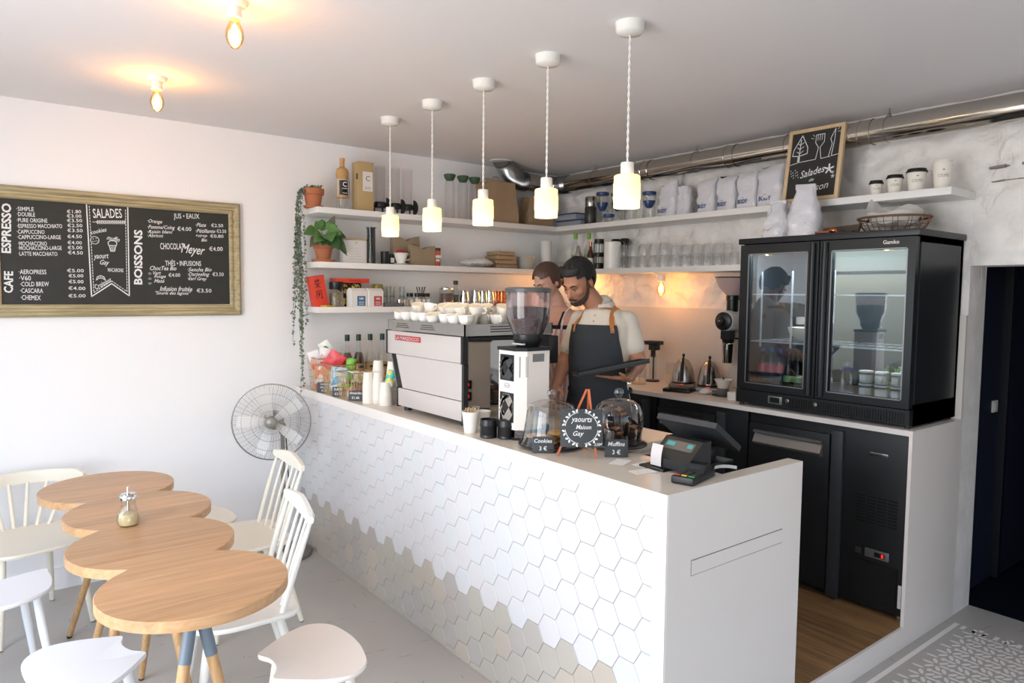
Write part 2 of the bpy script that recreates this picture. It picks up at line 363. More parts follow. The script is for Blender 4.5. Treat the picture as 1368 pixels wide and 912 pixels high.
# stencilled ornament painted on the floor by the doorway (flat paint, a hair proud)
st = MB()
def ell(cx, cy, a, b, ang, z=.0012):
    c, s = math.cos(ang), math.sin(ang)
    st.add([(cx+a*math.cos(t)*c-b*math.sin(t)*s, cy+a*math.cos(t)*s+b*math.sin(t)*c, z) for t in [2*PI*k/12 for k in range(12)]], [tuple(range(12))])
st.add([(-1.9, -3.243, .0012), (-1.9, -3.266, .0012), (-.08, -3.266, .0012), (-.08, -3.243, .0012)], [(0, 1, 2, 3)])
for j in range(9):
    y = -3.293-.049*j; st.add([(-.135, y-.010, .0012), (-.085, y-.010, .0012), (-.085, y+.010, .0012), (-.135, y+.010, .0012)], [(0, 1, 2, 3)])
for i in range(10): ell(-.237-.153*i, -3.316, .027, .0085, PI/2)
for j in range(9):
    for i in range(10):
        x = -.16-.153*i-(.0765 if j % 2 else 0); y = -3.365-.066*j
        if x > -.15: continue
        for k in range(6): a = PI/6+k*PI/3; ell(x+.040*math.cos(a), y+.036*math.sin(a), .025, .0095, a)
        ell(x+.0765, y, .016, .0105, 0)
put('floor_stencil', st, mat('pale_floor_paint', '#f2eeec', .5), smooth=False, label='pale lace-pattern stencil painted on the grey floor by the doorway', cat='floor stencil')

# wooden platform behind the counter: plinth and boards
put('platform_edge', MB().box(-1.554, -3.201, 0, -.587, -3.189, .104), corian, smooth=False, label='low white plinth closing the raised wooden floor behind the counter', cat='plinth')
pl = put('floor_platform', MB().box(-1.56, -3.189, .0, -.45, 0, .095), grout, smooth=False, kind='structure')
pm = {}
for i in range(9):
    x0 = -1.555+.13*i; y = -3.188; k = 0
    off = [.75, 1.3, .4, 1.05, .6, 1.45, .9, .35, 1.2][i]
    while y < -.02:
        L_ = off if k == 0 else 1.35; L_ = min(L_, -.02-y); key = round(L_, 3)
        if key not in pm: pm[key] = MB().box(.001, .001, 0, .1285, L_-.0015, .009).mesh('board', plank_m, False)
        if L_ > .01: put('board', pm[key], None, pl, loc=(x0, y, .095))
        y += L_; k += 1

# ================================================================ FRONT COUNTER
XF, H, YE = -2.354, 1.052, -3.201
ct = thing('service_counter', 'long white service counter faced with hexagonal tiles, cream worktop and solid end panel', 'counter', (XF, YE, 0))
def L2(mb):  # world coordinates to the counter's own
    mb.v = [(x-XF, y-YE, z) for x, y, z in mb.v]; return mb
put('worktop', L2(MB().prism([(XF, YE+.0), (XF, -.001), (-1.54, -.001), (-1.54, -2.62), (-1.98, -2.62), (-1.98, YE+.062), (-1.554, YE+.062), (-1.554, YE)][::-1], 1.001, H)), [top_m], ct, smooth=False)
fm = L2(MB().box(XF-.002, YE-.001, 1.0, XF+.004, -.001, H-.0008).box(XF-.002, YE-.001, 0, XF+.004, YE+.052, 1.0)); put('face_frame', fm, corian, ct, smooth=False)
put('end_panel', L2(MB().box(XF+.004, YE-.002, 0, -1.554, YE+.062, 1.001).box(XF+.004, YE-.002, 1.001, -1.554, YE, H-.0008)), corian, ct, smooth=False)
sl = L2(MB().box(-2.226, YE-.0045, .759, -1.687, YE+.01, .808)); put('slot_cover', sl, corian, ct, smooth=False)
gv = L2(MB().box(-2.229, YE-.0028, .756, -1.684, YE+.002, .811)); put('slot_gap', gv, grout, ct, smooth=False)
put('carcass', L2(MB().box(XF+.006, YE+.062, 0, XF+.05, -.001, 1.001).box(-1.60, -2.62, .1, -1.56, -.001, 1.001)), grout, ct, smooth=False)
tw = [mat('white_hex_tile', '#d9d7d9', .22, bump=.03, bscale=30), mat('white_hex_tile_pink', '#d9d6d8', .22), mat('white_hex_tile_blue', '#d7d8da', .2)]
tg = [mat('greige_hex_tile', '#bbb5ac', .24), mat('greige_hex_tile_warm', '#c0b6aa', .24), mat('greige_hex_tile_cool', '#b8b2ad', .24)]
s_ = .0675; hh = math.sqrt(3)*s_; gap = .0009
def clip(poly, ax, v, keep_gt):
    out = []
    for i in range(len(poly)):
        a, b = poly[i-1], poly[i]; ia = (a[ax] > v) == keep_gt; ib = (b[ax] > v) == keep_gt
        if ia != ib:
            t = (v-a[ax])/(b[ax]-a[ax]); out.append((a[0]+(b[0]-a[0])*t, a[1]+(b[1]-a[1])*t))
        if ib: out.append(b)
    return out
def tile_mesh(poly, m):   # poly in (y, z), chamfered edge toward -x
    cy = sum(p[0] for p in poly)/len(poly); cz = sum(p[1] for p in poly)/len(poly); n = len(poly)
    sh = lambda p, d: (p[0]+(cy-p[0])*d, p[1]+(cz-p[1])*d)
    v = [(0, *sh(p, .017)) for p in poly]+[(-.0035, *sh(p, .017)) for p in poly]+[(-.005, *sh(p, .05)) for p in poly]
    f = [tuple(2*n+i for i in range(n))]
    for i in range(n):
        j = (i+1) % n; f += [(i, j, n+j, n+i), (n+i, n+j, 2*n+j, 2*n+i)]
    # orient outward (-x)
    a, b, c = Vector(v[2*n]), Vector(v[2*n+1]), Vector(v[2*n+2])
    if (b-a).cross(c-a).x > 0: f = [tuple(reversed(q)) for q in f]
    return MB().add(v, f).mesh('tile', m, False)
full = {}
ntile = 0
for k in range(-20, 14):
    for m_ in range(-3, 11):
        z = .9028-hh*(m_-(.5 if k % 2 else 0)); y = -1.9896-1.5*s_*k
        P6 = [(y, z), (y-s_, z), (y-1.5*s_, z-hh/2), (y-s_, z-hh), (y, z-hh), (y+.5*s_, z-hh/2)]
        if z-hh > 1.0 or z < 0 or y-1.5*s_ > 0 or y+.5*s_ < YE+.052: continue
        whole = z < .9995 and z-hh > .001 and y+.5*s_ < -.001 and y-1.5*s_ > YE+.053
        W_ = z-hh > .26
        q = clip(clip(clip(clip(P6, 1, 1.0, False), 1, .0005, True), 0, -.001, False), 0, YE+.053, True)
        if len(q) < 3: continue
        w_, h_ = max(a[0] for a in q)-min(a[0] for a in q), max(a[1] for a in q)-min(a[1] for a in q)
        if w_ < .006 or h_ < .006: continue
        r_ = random.random(); mi = 0 if r_ < .5 else (1 if r_ < .78 else 2)
        if whole:
            key = (W_, mi)
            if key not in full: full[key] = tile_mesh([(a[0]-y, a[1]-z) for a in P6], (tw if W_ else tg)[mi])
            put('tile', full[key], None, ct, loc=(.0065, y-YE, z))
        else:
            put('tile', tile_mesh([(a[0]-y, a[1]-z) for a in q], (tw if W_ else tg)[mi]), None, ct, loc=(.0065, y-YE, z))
        ntile += 1
print('tiles', ntile)

# ================================================================ BACK COUNTER
bc = thing('back_counter', 'white worktop with side panel over the black undercounter fridges along the stone wall', 'counter', (-.587, YE, 0))
def LB(mb): mb.v = [(x+.587, y-YE, z) for x, y, z in mb.v]; return mb
put('worktop', LB(MB().box(-.587, YE, 1.032, -.001, -.001, 1.058)), corian, bc, smooth=False)
put('side_panel', LB(MB().box(-.587, YE, 0, -.001, YE+.016, 1.032)), corian, bc, smooth=False)
def under_fridge(name, label, y1, y0, comp):
    """black undercounter fridge, front at x=-.55 from y1 (far) to y0 (near)"""
    t = thing(name, label, 'fridge', (-.55, y0, .104)); T = lambda mb: (setattr(mb, 'v', [(x+.55, y-y0, z-.104) for x, y, z in mb.v]), mb)[1]
    put('body', T(rbox(MB(), -.545, y0, .13, -.03, y1, 1.03, .003)), blackm, t)
    yd = y0+comp
    put('door', T(rbox(MB(), -.575, yd+.07, .15, -.545, y1-.012, .975, .004)), blackm, t)
    put('pillar', T(rbox(MB(), -.568, yd+.004, .12, -.545, yd+.064, 1.0, .003)), darkg, t)
    w0, w1 = yd+.105, y1-.055
    hd = MB(); hd.hexa([(-.60, w0, .862), (-.575, w0, .85), (-.575, w1, .85), (-.60, w1, .862)][::-1], [(-.605, w0, .872), (-.575, w0, .93), (-.575, w1, .93), (-.605, w1, .872)][::-1])
    hd.box(-.60, w0, .925, -.575, w1, .937); put('handle', T(hd), greym, t)
    for yy in (y0+.03, yd+.03, y1-.04): put('foot', T(MB().cyl((-.52, yy, .104), .014, .03)), steel, t)
    return t, T
t, T = under_fridge('undercounter_fridge', 'black undercounter fridge with vented compressor bay and red display beside the white side panel', -2.30, -3.18, .32)
gr = MB()
for r in range(9):
    for c_ in range(4):
        gr.box(-.5475, -3.13+.052*c_, .555+.0165*r-.004*c_*0, -.544, -3.087+.052*c_, .563+.0165*r)
put('vent_slots', T(gr), mat('vent_dark', '#050505', .9), t, smooth=False)
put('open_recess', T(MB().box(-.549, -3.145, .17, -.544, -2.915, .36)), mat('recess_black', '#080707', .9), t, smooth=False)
dp_ = T(rbox(MB(), -.557, -3.105, .385, -.545, -2.985, .43, .008)); dpo = put('control_display', dp_, greym, t)
put('led_digits', T(MB().box(-.5585, -3.085, .397, -.557, -3.035, .42)), black, dpo, smooth=False)
put('red_digits', T(MB().box(-.5595, -3.079, .40, -.5582, -3.069, .417)), led_red, dpo, smooth=False)
put('switch', T(MB().box(-.549, -2.965, .39, -.545, -2.935, .42)), darkg, t, smooth=False)
put('warning_label', T(MB().box(-.5465, -3.166, .17, -.544, -3.150, .285)), paper, t, smooth=False)
bdg = put('badge', T(rbox(MB(), -.549, -3.075, .898, -.545, -2.985, .918, .008)), steel, t)
under_fridge('undercounter_fridge', 'black undercounter fridge with grey handle behind the till screen', -1.62, -2.285, .14)
under_fridge('undercounter_fridge', 'black undercounter fridge behind the man in the apron', -.9, -1.60, .05)

# ---- floating shelves
def shelf(label, x0, y0, x1, y1, zt):
    return put('floating_shelf', rbox(MB(), x0, y0, zt-.038, x1, y1, zt, .0015), shelf_m, label=label, cat='shelf')
Z1, Z2, Z3, SD = 2.232, 1.884, 1.593, .3007
shelf('top white shelf on the plain left wall holding glass bottles and paper bags', -2.316, -SD, -.0, -.001, Z1)
shelf('middle white shelf on the plain left wall with the green potted plant', -2.316, -SD, -.0, -.001, Z2)
shelf('lowest white shelf on the plain left wall with tea boxes and steel jugs', -2.316, -SD, -.03, -.001, Z3)
shelf('top white shelf on the stone wall carrying white bags and paper cups', -SD, -3.205, -.001, -SD-.002, Z1)
shelf('middle white shelf on the stone wall lined with drinking glasses', -SD, -2.19, -.001, -SD-.002, Z2)

# ================================================================ text helper
def text_mb(s, w=None, h=None, shear=0, sx=1.0, res=2, bold=0):
    cu = bpy.data.curves.new('t', 'FONT'); cu.body = s; cu.size = 1; cu.shear = shear; cu.resolution_u = res; cu.offset = bold
    o = bpy.data.objects.new('t', cu); C.objects.link(o); dg = bpy.context.evaluated_depsgraph_get(); me = bpy.data.meshes.new_from_object(o.evaluated_get(dg))
    vs = [v.co.copy() for v in me.vertices]; fs = [list(p.vertices) for p in me.polygons]
    bpy.data.objects.remove(o); bpy.data.curves.remove(cu); bpy.data.meshes.remove(me)
    if not vs: return [], []
    x0, x1 = min(v.x for v in vs), max(v.x for v in vs); y0, y1 = min(v.y for v in vs), max(v.y for v in vs)
    kx = (w/(x1-x0)) if w else sx; ky = (h/(y1-y0)) if h else kx
    if not w: kx = ky*sx
    return [Vector(((v.x-(x0+x1)/2)*kx, (v.y-(y0+y1)/2)*ky, 0)) for v in vs], fs
def add_text(mb, s, c, w=None, h=None, right=(1, 0, 0), up=(0, 0, 1), shear=0, ang=0, bold=0):
    vs, fs = text_mb(s, w, h, shear, bold=bold); r, u = Vector(right), Vector(up); c = Vector(c)
    ca, sa = math.cos(ang), math.sin(ang)
    mb.add([c+r*(v.x*ca-v.y*sa)+u*(v.x*sa+v.y*ca) for v in vs], fs); return mb
def stroke(mb, pts, wd, c=(0, 0, 0), right=(1, 0, 0), up=(0, 0, 1), closed=False):
    """flat chalk line through 2-D points"""
    c, r, u = Vector(c), Vector(right), Vector(up); n = len(pts)
    for i in range(n if closed else n-1):
        a, b = Vector(pts[i]), Vector(pts[(i+1) % n]); d = (b-a)
        if d.length < 1e-7: continue
        d.normalize(); q = Vector((-d.y, d.x))*wd/2; a = a-d*wd*.3; b = b+d*wd*.3
        mb.add([c+r*p.x+u*p.y for p in (a-q, b-q, b+q, a+q)], [(0, 1, 2, 3)])
    return mb
add_text(b_ := MB(), 'Gamko', (-.5492, -3.03, .908), h=.011, right=(0, -1, 0), bold=.01); put('badge_lettering', T(b_) if False else (lambda mb: (setattr(mb, 'v', [(x+.55, y+3.18, z-.104) for x, y, z in mb.v]), mb)[1])(b_), black, bdg.parent, smooth=False)

# ================================================================ DISPLAY FRIDGE on the back counter
fr = thing('display_fridge', 'black two-door glass display fridge standing on the white back worktop', 'fridge', (-.56, -3.175, 1.058))
def LF(mb): mb.v = [(x+.56, y+3.175, z-1.058) for x, y, z in mb.v]; return mb
fx0, fx1, fy0, fy1 = -.515, -.02, -3.17, -2.205
put('cabinet', LF(MB().box(fx0, fy0, 1.07, fx1, fy0+.03, 1.985).box(fx0, fy1-.03, 1.07, fx1, fy1, 1.985).box(fx1-.03, fy0, 1.07, fx1, fy1, 1.985)
    .box(fx0, fy0, 1.955, fx1, fy1, 1.985).box(fx0, fy0, 1.07, fx1, fy1, 1.175).box(fx0, -2.705, 1.17, fx0+.03, -2.672, 1.96)), fridge_m, fr, smooth=False)
put('top_cap', LF(rbox(MB(), -.565, -3.18, 1.985, -.015, -2.198, 2.017, .003)), fridge_m, fr)
liner = mat('fridge_liner', '#5a6268', .3, metal=.6)
put('interior_liner', LF(MB().box(fx1-.034, fy0+.031, 1.176, fx1-.031, fy1-.031, 1.954).box(fx0+.04, fy1-.034, 1.176, fx1-.034, fy1-.031, 1.954).box(fx0+.04, fy0+.031, 1.176, fx1-.034, fy0+.034, 1.954)), liner, fr, smooth=False)
def fdoor(ya, yb, ga, gb, hy):
    d = MB()
    d.box(-.56, ya, 1.155, -.518, ga, 1.98).box(-.56, gb, 1.155, -.518, yb, 1.98).box(-.56, ga, 1.155, -.518, gb, 1.192).box(-.56, ga, 1.93, -.518, gb, 1.98)
    dd = put('door', LF(d), fridge_m, fr, smooth=False)
    put('glass_pane', LF(MB().box(-.545, ga, 1.192, -.54, gb, 1.93)), g_pane, dd, smooth=False)
    hm = MB(); hm.tube([(-.566, hy, 1.165), (-.568, hy, 1.3), (-.568, hy, 1.85), (-.566, hy, 1.972)], .016, 10); put('handle_moulding', LF(hm), fridge_m, dd)
    gl = MB(); e = .006
    for (a0, b0, a1, b1) in ((ga, 1.192, ga+e, 1.93), (gb-e, 1.192, gb, 1.93), (ga, 1.192, gb, 1.192+e), (ga, 1.93-e, gb, 1.93)): gl.box(-.5612, a0, b0, -.558, a1, b1)
    put('gasket', LF(gl), greym, dd, smooth=False)
    return dd
fdoor(-2.685, -2.212, -2.625, -2.262, -2.655); dd = fdoor(-3.165, -2.692, -3.130, -2.752, -2.722)
lt = MB(); add_text(lt, 'Gamko', (-.5615, -3.05, 1.958), h=.019, right=(0, -1, 0), bold=.012); put('door_lettering', LF(lt), paper, dd, smooth=False)
bt = MB(); bt.box(-.555, -3.168, 1.075, -.515, -2.207, 1.15); bo = put('base_grille', LF(bt), blackm, fr, smooth=False)
gr = MB()
for i in range(46): gr.box(-.559, -3.145+.0135*i, 1.085, -.5545, -3.139+.0135*i, 1.135)
put('grille_slats', LF(gr), black, bo, smooth=False, kind='stuff')
ds = LF(rbox(MB(), -.561, -2.502, 1.09, -.553, -2.415, 1.135, .004)); put('thermostat_frame', ds, greym, fr)
put('thermostat_screen', LF(MB().box(-.563, -2.487, 1.098, -.56, -2.43, 1.127)), mat('lcd_green', '#1d2b22', .2), fr, smooth=False)
for y in (-2.535, -2.695): put('lock', LF(MB().lathe([(.011, 0), (.011, .008), (.006, .012)], M=Matrix.Translation((-.554, y, 1.118)) @ Matrix.Rotation(-PI/2, 4, 'Y'))), steel, fr)
for y in (-3.15, -2.23):
    for x in (-.53, -.06): put('foot', LF(MB().cyl((x, y, 1.058), .014, .014)), black, fr)
wire = mat('white_wire', '#c8ced2', .3, metal=.4)
for z in (1.43, 1.70):
    for (a, b) in ((-2.66, -2.25), (-3.13, -2.72)):
        sh = MB()
        for i in range(9): sh.box(-.49, a+(b-a)*i/8-.0015, z, -.06, a+(b-a)*i/8+.0015, z+.003)
        sh.box(-.49, a, z-.004, -.484, b, z+.004).box(-.27, a, z-.002, -.266, b, z+.002).box(-.064, a, z-.002, -.06, b, z+.002)
        put('wire_shelf', LF(sh), wire, fr, smooth=False)
rl = MB()
for y in (-2.30, -2.49, -2.73): rl.box(-.47, y, 1.40, -.462, y+.008, 1.83)
put('shelf_rails', LF(rl), wire, fr, smooth=False)
for (a, b) in ((-2.66, -2.25), (-3.13, -2.72)):     # the fridge's own strip lights above each door
    put('light_strip', LF(MB().box(-.505, a, 1.945, -.495, b, 1.953)), mat('strip_light', '#ffffff', .5, emit='#eaf4ff', es=4), fr, smooth=False)
    l = lamp('fridge_light', 'AREA', (-.49+.56, (a+b)/2+3.175, 1.94-1.058), 3.2, (.9, .96, 1), .03, .38); l.parent = fr
# ================================================================ TABLE
TZ = .74
cs = [(-3.548, -2.235, .29), (-3.577, -1.735, .288), (-3.54, -1.265, .288), (-3.59, -.772, .29)]
def union_outline(cs):
    def inter(a, b):
        d = math.hypot(b[0]-a[0], b[1]-a[1]); x = (d*d+a[2]**2-b[2]**2)/(2*d); h = math.sqrt(max(0, a[2]**2-x*x)); ux, uy = (b[0]-a[0])/d, (b[1]-a[1])/d
        return (a[0]+ux*x+uy*h, a[1]+uy*x-ux*h), (a[0]+ux*x-uy*h, a[1]+uy*x+ux*h)   # right, left of travel
    n = len(cs); I = [inter(cs[i], cs[i+1]) for i in range(n-1)]; out = []
    def arc(c, p, q):
        a0 = math.atan2(p[1]-c[1], p[0]-c[0]); a1 = math.atan2(q[1]-c[1], q[0]-c[0])
        while a1 <= a0: a1 += 2*PI
        k = max(4, int((a1-a0)/.07))
        return [(c[0]+c[2]*math.cos(a0+(a1-a0)*i/k), c[1]+c[2]*math.sin(a0+(a1-a0)*i/k)) for i in range(k)]
    for i in range(n):      # travel away from the camera on the right side, counter-clockwise
        p = I[i-1][0] if i else I[0][1]; 
        if i == 0: out += arc(cs[0], I[0][1], I[0][0])
        elif i < n-1: out += arc(cs[i], I[i-1][0], I[i][0])
        else: out += arc(cs[i], I[i-1][0], I[i-1][1])
    for i in range(n-2, 0, -1): out += arc(cs[i], I[i][1], I[i-1][1])
    return out
tb = thing('cafe_table', 'long oak cafe table with a top of four merging round lobes', 'table', (-3.56, -1.5, 0))
ol = [(x+3.56, y+1.5) for x, y in union_outline(cs)]
cxm = 0
tm = MB(); n_ = len(ol)
def inset(poly, d):
    o = []
    for i in range(len(poly)):
        a, b, c = Vector(poly[i-1]), Vector(poly[i]), Vector(poly[(i+1) % len(poly)]); t = (c-a)
        if t.length < 1e-6: o.append(tuple(b)); continue
        t.normalize(); o.append((b.x-t.y*d, b.y+t.x*d))
    return o
i1 = inset(ol, .003)
vs = [(x, y, TZ-.034) for x, y in ol]+[(x, y, TZ-.003) for x, y in ol]+[(x, y, TZ) for x, y in i1]
fs = [tuple(range(n_-1, -1, -1)), tuple(range(2*n_, 3*n_))]
for i in range(n_):
    j = (i+1) % n_; fs += [(i, j, n_+j, n_+i), (n_+i, n_+j, 2*n_+j, 2*n_+i)]
tm.add(vs, fs); put('tabletop', tm, oak, tb)
def vleg(ax, ay, feet, collar=True):
    """two round legs meeting in an inverted V under the top"""
    for fx, fy in feet:
        a = Vector((ax, ay, TZ-.034)); b = Vector((fx, fy, .0)); d = b-a
        s = (Vector((fx, fy, 0))-Vector((ax, ay, 0))).normalized()*(.003 if collar else .012); a = a+s
        m = MB(); m.tube([a+(b-a)*.27, b+(a-b)*.02], [.019, .0125], 14); l = put('leg', m, beech, tb)
        if collar: put('collar', MB().tube([a, a+(b-a)*.275], [.0205, .0198], 14), steelblue, l)
        else: put('upper_leg', MB().tube([a, a+(b-a)*.275], [.0205, .019], 14), beech, l)
        put('glide', MB().tube([b+(a-b)*.022, b+(a-b)*.002], [.0125, .011], 12), black, l)
def rel(x, y): return x+3.56, y+1.5
ax, ay = rel(-3.557, -2.272); vleg(ax, ay, [rel(-3.72, -2.42), rel(-3.42, -2.36)])
ax, ay = rel(-3.66, -1.62); vleg(ax, ay, [rel(-3.80, -1.95), rel(-3.74, -1.12)], False)
ax, ay = rel(-3.55, -1.70); vleg(ax, ay, [rel(-3.56, -1.32), rel(-3.50, -2.10)], False)
ax, ay = rel(-3.60, -.98); vleg(ax, ay, [rel(-3.765, -.70), rel(-3.39, -.85)], False)

# ---- sugar dispenser on the table
sg = thing('sugar_dispenser', 'fluted glass sugar dispenser with chrome spout, half full, on the oak table', 'sugar dispenser', (-3.617, -1.48, TZ))
m = MB(); pr = [(.0, .003), (.034, .002), (.041, .012), (.043, .03), (.036, .058), (.027, .078), (.026, .095), (.031, .11)]
N = 40
def flut(mb, pr, amp):
    vs = []; fs = []
    for r, z in pr:
        for k in range(N):
            a = 2*PI*k/N+z*9; q = r*(1+amp*math.cos(2*PI*k/N*10)*(1 if .01 < z < .1 else 0)); vs.append((q*math.cos(a), q*math.sin(a), z))
    for i in range(len(pr)-1):
        for k in range(N): j = (k+1) % N; fs.append((i*N+k, i*N+j, (i+1)*N+j, (i+1)*N+k))
    mb.add(vs, fs)
flut(m, pr, .05); put('jar', m, g_clear, sg)
put('sugar', MB().lathe([(.0, .005), (.034, .006), (.038, .03), (.034, .05), (.0, .056)], n=24), mat('cane_sugar', '#dcc79c', .9, bump=.5, bscale=300), sg)
m = MB(); m.lathe([(.032, .108), (.033, .122), (.028, .130), (.010, .132)], n=24); lo = put('lid', m, chrome, sg); put('spout', MB().tube([(0, 0, .06), (0, 0, .158)], .006, 12), chrome, lo)

# ================================================================ CHAIRS AND STOOLS
def smooth_poly(pts, k=6):
    """Catmull-Rom closed"""
    o = []; n = len(pts)
    for i in range(n):
        p0, p1, p2, p3 = [Vector(pts[(i+j-1) % n]) for j in range(4)]
        for t in range(k):
            t /= k; o.append(tuple(.5*((2*p1)+(-p0+p2)*t+(2*p0-5*p1+4*p2-p3)*t*t+(-p0+3*p1-3*p2+p3)*t**3)))
    return o
def seat_mb(poly, z, th=.022, dish=.006):
    c = Vector((sum(p[0] for p in poly)/len(poly), sum(p[1] for p in poly)/len(poly))); n = len(poly); m = MB()
    rings = [(.90, z-th), (.985, z-th*.75), (1.0, z-th*.35), (.985, z), (.8, z-dish*.4), (.5, z-dish), (.0, z-dish*1.1)]
    vs = []; fs = []
    for s, h in rings[:-1]: vs += [(c.x+(p[0]-c.x)*s, c.y+(p[1]-c.y)*s, h) for p in poly]
    vs.append((c.x, c.y, rings[-1][1]))
    for i in range(len(rings)-2):
        for k in range(n): j = (k+1) % n; fs.append((i*n+k, i*n+j, (i+1)*n+j, (i+1)*n+k))
    q = (len(rings)-2)*n; fs += [(q+k, q+(k+1) % n, len(vs)-1) for k in range(n)]; fs.append(tuple(range(n-1, -1, -1)))
    return m.add(vs, fs)
def leg_mb(a, b, r0=.018, r1=.012): return MB().tube([a, Vector(a).lerp(Vector(b), .35), b], [r0*.85, r0, r1], 12)
def add_legs(t, sets, mt, z=.43):
    for (a, b) in sets:
        l = put('leg', leg_mb((a[0], a[1], z), (b[0], b[1], .006)), mt, t); put('glide', MB().cyl((b[0], b[1], 0), .011, .009), greym, l)
def fan_chair(label, loc, rz, mt):
    t = thing('spindle_chair', label, 'chair', loc, rz, 'white spindle-back chairs along the counter side')
    poly = smooth_poly([(-.19, .185), (0, .20), (.19, .185), (.225, .06), (.235, -.10), (.17, -.205), (0, -.235), (-.17, -.205), (-.235, -.10), (-.225, .06)])
    put('seat', seat_mb(poly, .445, .024), mt, t)
    add_legs(t, [((-.15, -.13), (-.2, -.19)), ((.15, -.13), (.2, -.19)), ((-.13, .12), (-.19, .23)), ((.13, .12), (.19, .23))], mt)
    xs = [-.182, -.108, -.036, .036, .108, .182]
    for i, x in enumerate(xs):
        yb = .128+.020*(1-(x/.182)**2); xt = x*1.08; yt = .235+.014*(1-(x/.182)**2)
        r = .0115 if i in (0, 5) else .008
        put('spindle', MB().tube([(x, yb, .44), ((x+xt)/2, (yb+yt)/2, .62), (xt, yt, .785)], [r, r*1.1, r*.75], 10), mt, t)
    m = MB(); n = 14; vs = []; fs = []
    for i in range(n+1):
        u = -1+2*i/n; x = .225*u; y = .232+.018*(1-u*u); hgt = .019+.028*(1-abs(u))**.8; zz = .80
        for dy, dz in ((-.014, -hgt*.5), (.014, -hgt*.5), (.018, hgt*.45), (.009, hgt), (-.009, hgt), (-.016, hgt*.45)): vs.append((x, y+dy*(1 if abs(u) < .98 else .6), zz+dz))
    for i in range(n):
        for k in range(6): j = (k+1) % 6; fs.append((i*6+k, i*6+j, (i+1)*6+j, (i+1)*6+k))
    fs += [tuple(range(5, -1, -1)), tuple(n*6+k for k in range(6))]
    put('top_rail', m.add(vs, fs), mt, t); return t
fan_chair('white spindle-back chair nearest the camera, under the near right edge of the oak table', (-3.275, -1.79, 0), math.radians(-98), white)
fan_chair('ivory-white spindle-back chair in front of the pedestal fan', (-3.02, -1.01, 0), math.radians(-92), ivory)
# low wide back chair by the left wall
t = thing('armchair', 'white low-backed spindle chair with wide curved rail against the left wall', 'chair', (-3.89, -.43, 0), math.radians(14))
poly = smooth_poly([(-.22, .20), (0, .235), (.22, .20), (.26, .03), (.25, -.13), (.15, -.22), (0, -.235), (-.15, -.22), (-.25, -.13), (-.26, .03)])
put('seat', seat_mb(poly, .445, .024), ivory, t)
add_legs(t, [((-.16, -.14), (-.2, -.2)), ((.16, -.14), (.2, -.2)), ((-.16, .15), (-.2, .22)), ((.13, .16), (.165, .24))], ivory)
def arcp(a, r=.30, yo=-.02): return (r*1.0*math.sin(a), yo+r*math.cos(a))
for a in [-1.15, -.85, -.55, -.27, 0, .27, .55, .85]:
    bx, by = arcp(a*.78, .235, .0); tx, ty = arcp(a, .315)
    put('spindle', MB().tube([(bx, by, .44), (tx, ty, .665)], [.0105, .0085], 10), ivory, t)
m = MB(); vs = []; fs = []; n = 26
for i in range(n+1):
    a = -1.45+2.62*i/n; x, y = arcp(a, .322); nx, ny = math.sin(a), math.cos(a); e = min(1, (1-abs(2*i/n-1))*6+.35); hgt = .032*e
    for dn, dz in ((-.011, -hgt), (.011, -hgt), (.013, 0), (.011, hgt), (-.009, hgt), (-.013, 0)): vs.append((x+nx*dn, y+ny*dn, .69+dz))
for i in range(n):
    for k in range(6): j = (k+1) % 6; fs.append((i*6+k, (i+1)*6+k, (i+1)*6+j, i*6+j))
fs += [tuple(range(6)), tuple(n*6+k for k in range(5, -1, -1))]
put('back_rail', m.add(vs, fs), ivory, t)
# stools with a scooped edge
def stool(label, loc, rz, mt, poly, z=.445):
    t = thing('stool', label, 'stool', loc, rz, 'white low stools with scooped seats')
    put('seat', seat_mb(poly, z, .022), mt, t)
    add_legs(t, [((-.12, -.08), (-.17, -.14)), ((.12, -.08), (.17, -.14)), ((-.09, .09), (-.14, .13)), ((.09, .09), (.14, .13))], mt, z-.015); return t
horn = []
raw = [(-.09, .158), (-.045, .135), (0, .128), (.045, .135), (.09, .158), (.12, .13), (.19, .03), (.215, -.06), (.17, -.13), (.08, -.158), (0, -.165), (-.08, -.158), (-.17, -.13), (-.215, -.06), (-.19, .03), (-.12, .13)]
raw = raw[::-1]
horn = smooth_poly(raw, 5)
if sum(horn[i-1][0]*horn[i][1]-horn[i][0]*horn[i-1][1] for i in range(len(horn))) < 0: horn = horn[::-1]
broad = smooth_poly([(-.18, .155), (0, .125), (.18, .155), (.195, .10), (.19, -.02), (.15, -.13), (0, -.20), (-.15, -.13), (-.19, -.02), (-.195, .10)][::-1], 6)
if sum(broad[i-1][0]*broad[i][1]-broad[i][0]*broad[i-1][1] for i in range(len(broad))) < 0: broad = broad[::-1]
coolw = mat('bluish_white_paint', '#eef2f8', .3); warmw = mat('warm_white_paint', '#ece4dc', .32)
stool('bluish-white low stool in the bottom left corner beside the near lobe of the table', (-3.835, -1.965, 0), math.radians(-76), coolw, horn)
stool('cream-topped low stool at the bottom, on the counter side of the near table lobe', (-3.205, -2.36, 0), math.radians(87), warmw, horn)
stool('white stool cut by the left picture edge, in front of the low-backed chair', (-4.045, -1.10, 0), math.radians(4), coolw, broad)
stool('white low stool mostly hidden behind the table lobe near the ivory chair', (-3.12, -.555, 0), math.radians(100), ivory, horn)

